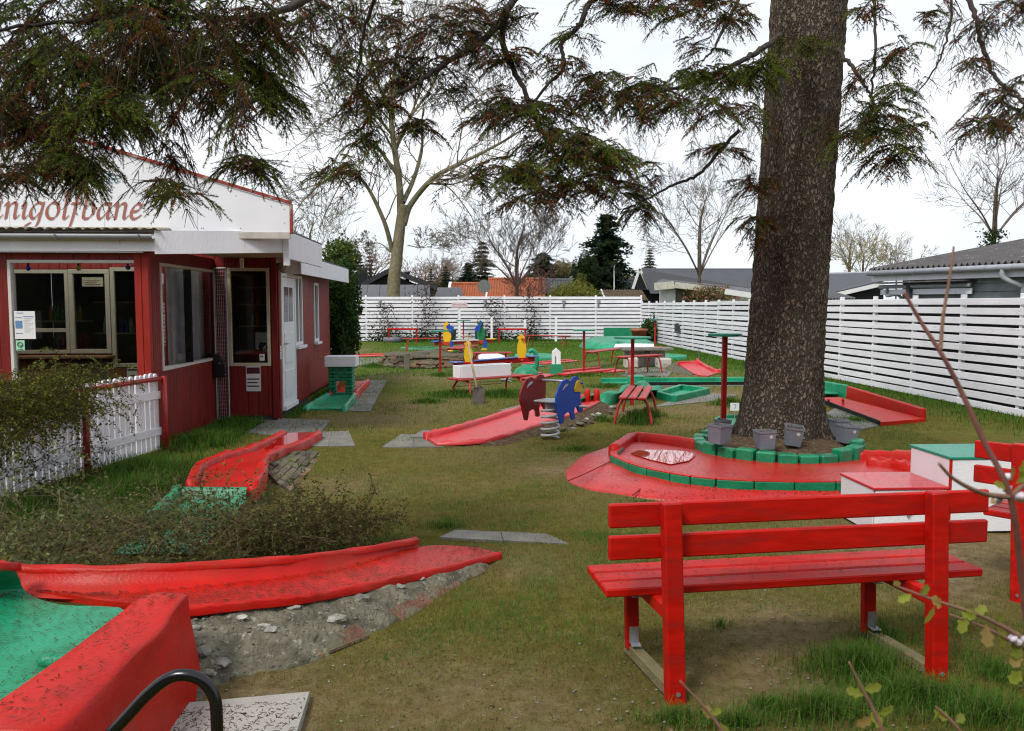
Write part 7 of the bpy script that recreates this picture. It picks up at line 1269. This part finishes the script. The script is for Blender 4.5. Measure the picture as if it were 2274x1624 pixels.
az = rng.uniform(0, 2*math.pi, m); ln_ = rng.normal(0, .62, m); base = np.stack([Pg[:, 0], Pg[:, 1], gz(Pg[:, 0], Pg[:, 1])-.004], 1); sd = np.stack([np.cos(az), np.sin(az), np.zeros(m)], 1); ld = np.stack([-np.sin(az), np.cos(az), np.zeros(m)], 1)
tall = Hg > .045; mid = base+ld*(ln_*Hg*.35)[:, None]+np.array([0, 0, 1.])*(Hg*.6)[:, None]; tip = base+ld*(ln_*Hg*1.15)[:, None]+np.array([0, 0, 1.])*(Hg*(1-.22*np.abs(ln_)))[:, None]
S_ = ~tall; v1 = np.stack([base[S_]-sd[S_]*Wg[S_, None]/2, base[S_]+sd[S_]*Wg[S_, None]/2, tip[S_]], 1).reshape(-1, 3); t1 = np.arange(len(v1)).reshape(-1, 3); c1 = np.repeat(Cg[S_], 3, 0)
k = tall.sum(); v2 = np.stack([base[tall]-sd[tall]*Wg[tall, None]/2, base[tall]+sd[tall]*Wg[tall, None]/2, mid[tall]-sd[tall]*Wg[tall, None]*.4, mid[tall]+sd[tall]*Wg[tall, None]*.4, tip[tall]], 1).reshape(-1, 3); b5 = np.arange(k)[:, None]*5; t2 = np.concatenate([b5+np.array([[0, 1, 3]]), b5+np.array([[0, 3, 2]]), b5+np.array([[2, 3, 4]])]); c2 = np.repeat(Cg[tall], 5, 0)
g_ = bulk('lawn_grass', v1, t1, c1, BLADE); tag(g_, 'short mossy worn lawn grass covering the course', 'grass', kind='stuff')
g_ = bulk('tall_grass', v2, t2, c2, BLADE); tag(g_, 'longer dark green grass tufts around benches, lanes and fences', 'grass', kind='stuff')

# ================================================================ NEAR TWIGS AT THE LENS
rgN = np.random.default_rng(9); NS = thing('blossoming_shrub', 'budding pink flowered shrub twigs close in front of the red bench', 'shrub', (.75, .75, 0)); NT = mat('near_twig', (.22, .12, .075), .8, .3, 40.); NTR = mat('near_red_twig', (.16, .06, .045), .7, .3, 40.)
def twig(pts, r0, r1, m): return part('twig', MB().tube(crv([PY(x, y, Y) for x, y, Y in pts], 10*len(pts)), list(np.linspace(r0, r1, 10*len(pts)+1)), 8), m, NS, smooth=True)
twig([(2320, 1700, 1.05), (2274, 1330, 1.02), (2245, 1110, 1.0), (2185, 980, 1.02), (2130, 860, 1.04), (2090, 785, 1.05), (2045, 715, 1.07), (2008, 650, 1.08)], .0046, .0024, NTR); twig([(2088, 780, 1.05), (2095, 700, 1.06), (2110, 610, 1.07), (2118, 548, 1.08)], .0028, .0014, NT); twig([(2240, 1105, 1.0), (2180, 1095, .98), (2120, 1065, .96), (2085, 1030, .95)], .0038, .0018, NT); twig([(2300, 1060, 1.0), (2270, 1080, 1.0), (2242, 1105, 1.0)], .004, .003, NT)
twig([(2340, 1470, 1.2), (2250, 1405, 1.2), (2170, 1365, 1.2), (2080, 1335, 1.2), (1985, 1300, 1.2)], .0045, .0015, NT); twig([(2300, 1455, 1.2), (2200, 1400, 1.2), (2110, 1365, 1.2)], .003, .0015, NT); twig([(1985, 1690, 1.15), (1945, 1590, 1.15), (1915, 1530, 1.15), (1885, 1470, 1.15)], .0042, .0014, NT); twig([(1640, 1680, 1.1), (1580, 1590, 1.1), (1510, 1512, 1.1)], .0036, .0012, NT); twig([(2180, 1690, 1.1), (2120, 1610, 1.1), (2078, 1570, 1.1)], .0034, .0013, NT); twig([(1520, 1690, 1.1), (1490, 1620, 1.1)], .003, .002, NT)
LFM = leafmat('young_leaf', .5, .5, .3)
lobe = [(0, 0), (.22, .12), (.42, .30), (.55, .20), (.78, .26), (1, 0), (.78, -.26), (.55, -.20), (.42, -.30), (.22, -.12)]
for k, (x, y, Y, s_, a) in enumerate((x_, y_, Y_, 1.12*s__, a_) for x_, y_, Y_, s__, a_ in ((2000, 1300, 1.2, .016, 2.6), (2025, 1320, 1.2, .022, -2.4), (2045, 1325, 1.2, .02, 1.2), (2075, 1345, 1.2, .030, -2.1), (2090, 1350, 1.2, .028, 2.4), (2130, 1350, 1.2, .026, -.6), (2140, 1365, 1.2, .028, -1.7), (2165, 1370, 1.2, .024, .6), (2190, 1385, 1.2, .034, -2.0), (2215, 1395, 1.2, .03, -1.2), (2205, 1395, 1.2, .024, 1.0), (2250, 1415, 1.2, .03, -1.6), (2262, 1440, 1.2, .03, -2.2), (1915, 1530, 1.15, .026, .2), (1920, 1545, 1.15, .024, 2.9), (1945, 1585, 1.15, .028, .3), (1940, 1590, 1.15, .026, -2.6), (1960, 1620, 1.15, .03, 2.2), (1575, 1585, 1.1, .02, .8), (1600, 1605, 1.1, .024, -1.0), (1590, 1600, 1.1, .022, 2.3), (2085, 1575, 1.1, .018, -2.2), (2110, 1600, 1.1, .024, 2.6), (2120, 1605, 1.1, .022, .2), (2245, 1070, 1.0, .022, 1.9), (2255, 1075, 1.0, .026, .8), (2235, 1085, 1.0, .02, 2.8), (2262, 1060, 1.0, .024, 1.3), (2230, 1105, 1.0, .016, -2.6), (2270, 1490, 1.2, .03, -1.8))):
    p = PY(x, y, Y); ex_ = np.array([math.cos(a), rgN.normal()*.4, math.sin(a)]); ex_ /= np.linalg.norm(ex_); nn = unit(np.array([rgN.normal()*.5, -1, rgN.normal()*.5+.4])); ez_ = unit(np.cross(ex_, nn)); V = [p+ex_*u*s_+ez_*v*s_+nn*s_*.12*math.sin(u*3) for u, v in lobe]; C_ = np.array([.30, .34, .05]) if k % 4 else np.array([.42, .30, .09]); C_ = C_*rgN.uniform(.7, 1.2)
    V = V+[p+ex_*.5*s_-nn*s_*.03]; bulk('leaf', np.array(V), np.array([(i, (i+1) % 10, 10) for i in range(10)]), np.repeat(C_[None], 11, 0), LFM, NS)
BLO = mat('pale_pink_petal', (.62, .55, .60), .6, .2, 60.)
for k in range(16):
    c0 = PY(2262, 1432, 1.2) if k < 10 else PY(2246, 1098, 1.0); p = c0+rgN.normal(size=3)*.011; part('blossom', MB().blob(p, (.006, .006, .005), k, 2, .2), BLO, NS, smooth=True)
# ================================================================ HOUSES BEYOND THE FENCES
def pantile(P0, U, Vv, nu, nv, amp, m, name, parent, step=.03):   # wavy tile courses: P0 eave corner, U along eave, Vv up slope
    P0, U, Vv = map(lambda a: np.asarray(a, float), (P0, U, Vv)); N_ = np.cross(U, Vv); N_ /= np.linalg.norm(N_); N_ = N_ if N_[2] > 0 else -N_; rows = []
    for j in range(nv):
        for e in (0, .999):
            rows.append([P0+U*(i/(nu*6))+Vv*((j+e)/nv)+N_*(amp*math.sin(2*math.pi*i/6)+step*(1-e)) for i in range(nu*6+1)])
    return part(name, MB().grid(rows), m, parent)
ORANGE = mat('orange_tile', (.40, .125, .055), .8, .25, 2., dirt=(.30, .10, .05), ds=1.5, dthr=.58); GREYT = mat('grey_tile', (.10, .105, .115), .7, .2, 2.)
BWALL = mat('black_wall', (.012, .013, .015), .8); WW = mat('far_white', (.70, .70, .68), .6, .08, 3.)
def yp(x, y, Y): return PY(x, y, Y)
# black gabled house + felt roof shed
bh = thing('black_house', 'black timber house with gable and dark bargeboards behind the back fence', 'house', (*yp(880, 680, 56)[:2], 0)); Y = 56.; a, b, c = yp(792, 640, Y), yp(866, 600, Y), yp(972, 640, Y)
part('gable_wall', MB().prism([np.array([a[0]+.5, Y+.4, 0]), np.array([c[0]-.5, Y+.4, 0]), np.array([c[0]-.5, Y+.4, c[2]-.1]), np.array([b[0], Y+.4, b[2]-.25]), np.array([a[0]+.5, Y+.4, a[2]-.1])], (0, 8, 0)), BWALL, bh, fix=True)
for p in (a, c): part('bargeboard', MB().beam(p, b, .12, .30, (0, 0, 1)), mat('dark_barge', (.03, .032, .038), .7), bh)
part('roof', MB().grid([[a+(0, .02, .18), b+(0, .02, .18), c+(0, .02, .18)], [a+(0, 9, .18), b+(0, 9, .18), c+(0, 9, .18)]]), SLATE, bh); part('gable_window', MB().bb(a[0]+1.6, a[0]+2.6, Y+.36, Y+.39, a[2]-.3, a[2]+.15), mat('dark_pane', (.02, .022, .025)), bh); ch_ = yp(805, 620, Y+3); part('chimney', MB().bb(ch_[0]-.3, ch_[0]+.3, Y+3, Y+3.6, 2, yp(805, 594, Y+3)[2]), BWALL, bh); rv = yp(905, 616, Y+3); part('roof_vent', MB().lathe([(.12, -.5), (.12, .25), (.2, .26), (.2, .4)], 10, rv), BWALL, bh)
sd_ = thing('felt_shed', 'low grey felt roofed outbuilding close behind the back fence', 'shed', (*yp(880, 680, 46)[:2], 0)); Y = 46.; p0, p1, p2, p3 = yp(780, 690, Y), yp(958, 690, Y), yp(955, 634, Y+6), yp(790, 634, Y+6); q = yp(965, 634, Y+5.5)
for k in range(6): u0, u1 = k/6, (k+.97)/6; part('felt_strip', MB().prism([p0*(1-u0)+p1*u0, p0*(1-u1)+p1*u1, p3*(1-u1)+p2*u1, p3*(1-u0)+p2*u0], (0, 0, .04)), FELT, sd_, fix=True)
part('wall', MB().bb(p0[0], p1[0], Y+.1, Y+5.5, 0, p0[2]-.05), BWALL, sd_); e0, e1, e2, e3 = yp(957, 690, Y), yp(1033, 690, Y), yp(1025, 640, Y+6), yp(972, 640, Y+6); part('roof_slope', MB().prism([e0, e1, e2, e3], (0, 0, .04)), FELT, sd_, fix=True); part('wall', MB().bb(e0[0]+.02, e1[0], Y+.1, Y+5.5, 0, e0[2]-.05), WW, sd_)
# orange tiled house
oh = thing('orange_roof_house', 'house with bright orange pantile roof and white verges', 'house', (*yp(1100, 690, 58)[:2], 0)); Y = 58.; A_, B_ = yp(997, 668, Y), yp(1212, 668, Y); T0, T1_ = yp(1003, 631, Y+3.2), yp(1209, 621, Y+3.6)
mid_ = yp(1100, 668, Y); tm = yp(1082, 631, Y+3.2); pantile(A_, (yp(1078, 668, Y)-A_), T0-A_, 14, 9, .05, ORANGE, 'roof_tiles', oh); pantile(yp(1080, 668, Y), B_-yp(1080, 668, Y), yp(1084, 621, Y+3.6)-yp(1080, 668, Y), 22, 10, .05, ORANGE, 'roof_tiles', oh)
part('verge', MB().beam(A_+(-.1, 0, .05), T0+(-.1, 0, .1), .2, .14), WW, oh); part('verge', MB().beam(yp(1079, 668, Y)+(0, -.03, .04), yp(1081, 650, Y+1.5)+(0, 0, .06), .12, .1), WW, oh); part('wall', MB().bb(A_[0]+.3, B_[0]-.3, Y+.4, Y+6, 0, A_[2]), mat('brick_far', (.3, .12, .08), .9), oh); part('ridge', MB().tube([T0+(0, 0, .05), tm+(0, 0, .05)], .10, 8), ORANGE, oh); part('ridge', MB().tube([yp(1084, 621, Y+3.6)+(0, 0, .05), T1_+(0, 0, .05)], .10, 8), ORANGE, oh)
for px in (1043, 1152): g = yp(px, 664, Y-.6); part('dormer', MB().prism([g+(-1.0, 0, -.9), g+(1.0, 0, -.9), g+(0, 0, -.05)], (0, 1.4, 0)), BWALL, oh, fix=True); part('dormer_trim', MB().beam(g+(-1.1, -.03, -.92), g+(0, -.03, .02), .08, .1), WW if px > 1100 else mat('dark_barge', (.03, .032, .038)), oh); part('dormer_trim', MB().beam(g+(1.1, -.03, -.92), g+(0, -.03, .02), .08, .1), WW if px > 1100 else MATS['dark_barge'], oh)
sd2 = thing('satellite_dish', 'round grey mesh dish in front of the orange tiled roof', 'dish', yp(1075, 642, 57)); p = yp(1075, 636, 56.6); part('dish', MB().lathe([(.02, .0), (.25, .03), (.42, .10), (.45, .12), (.42, .12)], 20, p, [[1, 0, 0], [0, 0, -1], [0, 1, 0]]), mat('dish_grey', (.18, .19, .18), .6), sd2); part('mast', MB().tube([np.array([p[0], p[1]+.1, 0]), p+(0, .1, 0)], .04, 6), STEEL, sd2)
# grey tiled house, small tiled bits
gh = thing('grey_roof_house', 'long house with dark grey pantile roof and white flagpole', 'house', (*yp(1320, 690, 62)[:2], 0)); Y = 62.; A_, B_ = yp(1206, 652, Y), yp(1425, 652, Y); pantile(A_, B_-A_, yp(1206, 622, Y+3)-A_, 36, 10, .05, GREYT, 'roof_tiles', gh); part('wall', MB().bb(A_[0], B_[0], Y+.3, Y+5, 0, A_[2]), BWALL, gh); part('ridge', MB().tube([yp(1206, 622, Y+3), yp(1425, 622, Y+3)], .12, 8), GREYT, gh)
fp = thing('flagpole', 'white flagpole in front of the tall dark fir', 'flagpole', (*yp(1364, 622, 60)[:2], 0)); part('pole', MB().tube([np.array([yp(1364, 622, 60)[0], 60, 0]), yp(1364, 590, 60)], [.06, .045], 8), WW, fp); part('knob', MB().blob(yp(1364, 589, 60), (.07, .07, .07), 1, 2, 0), WW, fp)
sr_ = thing('mossy_shed', 'low shed with brown mossy roof behind the back fence', 'shed', (*yp(1400, 690, 44)[:2], 0)); Y = 43.; A_, B_ = yp(1345, 668, Y), yp(1440, 668, Y); pantile(A_, B_-A_, yp(1335, 644, Y+2.5)-A_, 16, 6, .03, mat('mossy_tile', (.12, .085, .05), .9, .4, 5.), 'roof_tiles', sr_); part('verge', MB().beam(A_, yp(1335, 644, Y+2.5), .08, .1), WW, sr_); part('wall', MB().bb(A_[0], B_[0], Y+.1, Y+2.2, 0, A_[2]-.02), BWALL, sr_)
# dark long roof with white gable
dh = thing('dark_roof_house', 'long dark slate roof with white trimmed steep gable end', 'house', (*yp(1560, 690, 52)[:2], 0)); Y = 52.; g0, g1, g2 = yp(1405, 642, Y), yp(1420, 597, Y), yp(1440, 642, Y)
part('gable', MB().prism([g0, g1, g2], (0, .4, 0)), BWALL, dh, fix=True)
for p in (g0, g2): part('bargeboard', MB().beam(p+(0, -.05, 0), g1+(0, -.05, 0), .12, .16), WW, dh)
part('roof', MB().prism([g1+(0, 0, 0), yp(1700, 597, Y+1), yp(1720, 650, Y-2.), g2+(0, -.6, -.3)], (0, .15, .03)), mat('slate_flat', (.075, .078, .088), .75, .12, 2.), dh, fix=True); part('wall', MB().bb(g0[0], yp(1700, 640, Y)[0], Y+.5, Y+4, 0, g0[2]), BWALL, dh)
# white brick garage with cream fascia
wg = thing('white_garage', 'white brick garage corner with cream roof fascia behind the fence', 'garage', (*yp(1485, 690, 40.5)[:2], 0)); Y = 40.5; p0, p1 = yp(1467, 670, Y), yp(1500, 670, Y); part('wall', MB().bb(p0[0], p1[0], Y, Y+.3, 0, yp(1467, 638, Y)[2]), mat('white_brick', (.66, .66, .65), .7, .12, 6., .8, 12., dirt=(.45, .45, .44), ds=7, dthr=.62), wg); part('side_wall', MB().bb(p1[0], yp(1690, 650, Y)[0], Y+.2, Y+.4, 0, yp(1467, 640, Y)[2]), mat('drab_boards', (.20, .19, .15), .8), wg)  # side wall in one dull grey-brown board tone
f0, f1_, f2_ = yp(1453, 635, Y-.5), yp(1500, 628, Y-.5), yp(1660, 655, Y-.2); part('fascia', MB().beam(yp(1453, 637, Y-.5), yp(1497, 633, Y-.5), .06, .36), mat('cream_fascia', (.55, .53, .44), .7), wg); part('fascia', MB().beam(yp(1498, 633, Y-.5), yp(1640, 650, Y+.1), .06, .30), MATS['cream_fascia'], wg); part('roof', MB().prism([yp(1453, 631, Y-.5), yp(1498, 627, Y-.5), yp(1650, 644, Y+.1), yp(1650, 640, Y+6), yp(1470, 622, Y+6)], (0, 0, .05)), FELT, wg, fix=True)
# white barge shed and grey roof house right of trunk
ws = thing('lean_to', 'small lean to with grey corrugated roof and white bargeboard left of the trunk', 'shed', (*yp(1640, 690, 30)[:2], 0)); Y = 30.; part('bargeboard', MB().beam(yp(1610, 648, Y), yp(1700, 661, Y), .05, .20), WW, ws); part('roof', MB().prism([yp(1610, 644, Y), yp(1705, 658, Y), yp(1750, 652, Y+4), yp(1640, 640, Y+4)], (0, 0, .04)), FELT, ws, fix=True); part('wall', MB().bb(yp(1612, 660, Y)[0], yp(1700, 660, Y)[0], Y+.1, Y+2, 0, yp(1700, 668, Y)[2]), mat('pale_wall', (.45, .47, .44), .8), ws)
mh = thing('grey_gable_house', 'house with grey roof and long white bargeboard right of the trunk', 'house', (*yp(1900, 690, 33)[:2], 0)); Y = 33.; part('roof', MB().prism([yp(1830, 655, Y), yp(1850, 652, Y), yp(1962, 626, Y), yp(1975, 607, Y+5), yp(1830, 611, Y+5)], (0, 0, .06)), mat('slate_flat', (.075, .078, .088)), mh, fix=True); part('bargeboard', MB().beam(yp(1848, 657, Y-.05), yp(1964, 630, Y-.05), .06, .16), WW, mh); part('wall', MB().prism([yp(1850, 662, Y+.4), yp(1962, 634, Y+.4), yp(1962, 690, Y+.4), yp(1850, 690, Y+.4)], (0, 4, 0)), BWALL, mh, fix=True); part('ridge', MB().tube([yp(1830, 610, Y+5), yp(1975, 606, Y+5)], .09, 8), GUTTER, mh)
lo = thing('corrugated_shed', 'low roof of grey corrugated sheets over the fence right of the trunk', 'shed', (*yp(1870, 690, 24)[:2], 0)); Y = 22.; part('roof', MB().grid([[yp(1830+i*1.25, 664, Y)+np.array([0, v*2.5, v*.35+.035*math.sin(i*1.15)]) for i in range(60)] for v in (0, 1)]), FELT, lo); part('wall', MB().bb(yp(1832, 660, Y)[0], yp(1900, 660, Y)[0], Y+.2, Y+2.4, 0, 1.75), BWALL, lo)
# grey boarded house to the right, corrugated roof
rh = thing('grey_boarded_house', 'grey boarded house with dark corrugated roof and gutter behind the long fence', 'house', (12, 16, 0))
E0_ = np.array([9.37, 18.7, 2.42]); E1_ = E0_+np.array([.85, -3.8, -.02])*1.75; R0_ = E0_+np.array([4.9, 1.0, .88]); ud = (E1_-E0_); upv = R0_-E0_; nw = 46
rows = [[E0_+ud*(i/(nw*4))+upv*v+np.array([0, 0, .045*math.sin(2*math.pi*i/4)]) for i in range(nw*4+1)] for v in np.linspace(0, 1, 5)]; CORR = mat('corrugated_cement', (.10, .092, .092), .85, .3, 4., .4, 40., dirt=(.30, .29, .25), ds=9, dthr=.66)
part('corrugated_roof', MB().grid(rows+[[p-np.array([0, 0, .02]) for p in r_] for r_ in rows[::-1]]), CORR, rh, smooth=True)
n_in = unit(np.array([upv[0], upv[1], 0])); el_ = np.linalg.norm(ud); edir = ud/el_; part('fascia', MB().beam(E0_+n_in*.10+(0, 0, -.17), E1_+n_in*.10+(0, 0, -.17), .03, .20), FASC, rh)
gt_ = part('gutter', MB().tube([E0_-n_in*.02+(0, 0, -.085), E1_-n_in*.02+(0, 0, -.085)], .062, 10), GUTTER, rh, smooth=True)
for k in range(11): c = E0_+ud*(k+.4)/11-n_in*.02+np.array([0, 0, -.085]); part('gutter_bracket', MB().tube([c-edir*.012, c+edir*.012], .068, 10), STEEL, gt_)
part('soffit', MB().prism([E0_+n_in*.12+(0, 0, -.26), E1_+n_in*.12+(0, 0, -.26), E1_+n_in*.28+(0, 0, -.26), E0_+n_in*.28+(0, 0, -.26)], (0, 0, .02)), FASC, rh, fix=True)
GB = mat('grey_board', (.22, .245, .25), .8, .2, 5., .2, 60., obr=.12); w0 = E0_+n_in*.30+edir*.75; w1 = E1_+n_in*.30
for k in range(12): z = .3+k*.165; part('wall_board', MB().beam(np.array([w0[0], w0[1], z]), np.array([w1[0], w1[1], z]), .025, .160, ch=.006), GB, rh)
part('wall_core', MB().prism([np.array([*(w0+n_in*.03)[:2], 0]), np.array([*(w1+n_in*.03)[:2], 0]), np.array([*(w1+n_in*3.5)[:2], 0]), np.array([*(w0+n_in*3.5)[:2], 0])], (0, 0, 2.2)), mat('wall_dark_core', (.03, .033, .035), .8), rh, fix=True)
dp = E0_+ud*.545; part('downpipe', MB().tube(crv([dp-n_in*.02+(0, 0, -.10), dp-n_in*.02+(0, 0, -.26), dp+n_in*.08+(0, 0, -.36)+edir*.1, dp+n_in*.18+edir*.22+(0, 0, -.44), dp+n_in*.22+edir*.25+(0, 0, -.6), dp+n_in*.22+edir*.25+(0, 0, -2.3)], 40), .05, 10), GUTTER, rh, smooth=True); part('corner_board', MB().beam(dp+n_in*.27+edir*.42+(0, 0, -2.4), dp+n_in*.27+edir*.42+(0, 0, -.28), .12, .05, (1, 0, 0)), mat('dark_board', (.06, .068, .07), .8), rh)
an = E0_+n_in*.14+edir*.2+np.array([0, 0, -.40]); part('porch_gutter', MB().tube([an, an+edir*2.6], .045, 8), GUTTER, rh, smooth=True); part('porch_fascia', MB().beam(an+n_in*.04+(0, 0, -.12), an+edir*2.6+n_in*.04+(0, 0, -.12), .03, .12), FASC, rh); part('porch_sheet', MB().beam(an+(0, 0, .09), an+edir*2.6+(0, 0, .09), .4, .03), CORR, rh); part('porch_post', MB().beam(an+edir*.95+(0, 0, -2.), an+edir*.95+(0, 0, .02), .11, .11, (1, 0, 0)), mat('dark_board', (.06, .068, .07)), rh)
part('porch_downpipe', MB().tube(crv([an+edir*.25+(0, 0, -.03), an+edir*.25+(0, 0, -.20), an+edir*.55+n_in*.15+(0, 0, -.32), an+edir*.62+n_in*.15+(0, 0, -1.8)], 24), .035, 8), GUTTER, rh, smooth=True)
# unseen hedge with solid core, added behind the camera to darken the pane reflections
rg = np.random.default_rng(90); hg = thing('added_hedge', 'unseen evergreen hedge added behind the camera to darken the kiosk panes', 'hedge', (-3, -5.6, 0)); n = 14000
P = np.stack([rg.uniform(-22, 14, n), -5+.35*np.abs(rg.normal(size=n))*np.where(rg.random(n) < .5, -1, 1)*.6, 4.6*rg.random(n)+.25*np.sin(rg.uniform(-22, 14, n))], 1); v, t_ = leafquads(P, np.full(n, .10), rg); bulk('leaves', v, t_, jit((.045, .065, .022), n, 4, rg, .4), LEAF, hg); part('opaque_core', MB().bb(-22, 14, -6.2, -5.25, 0, 4.3, .1), mat('hedge_core', (.02, .022, .012), .95), hg)
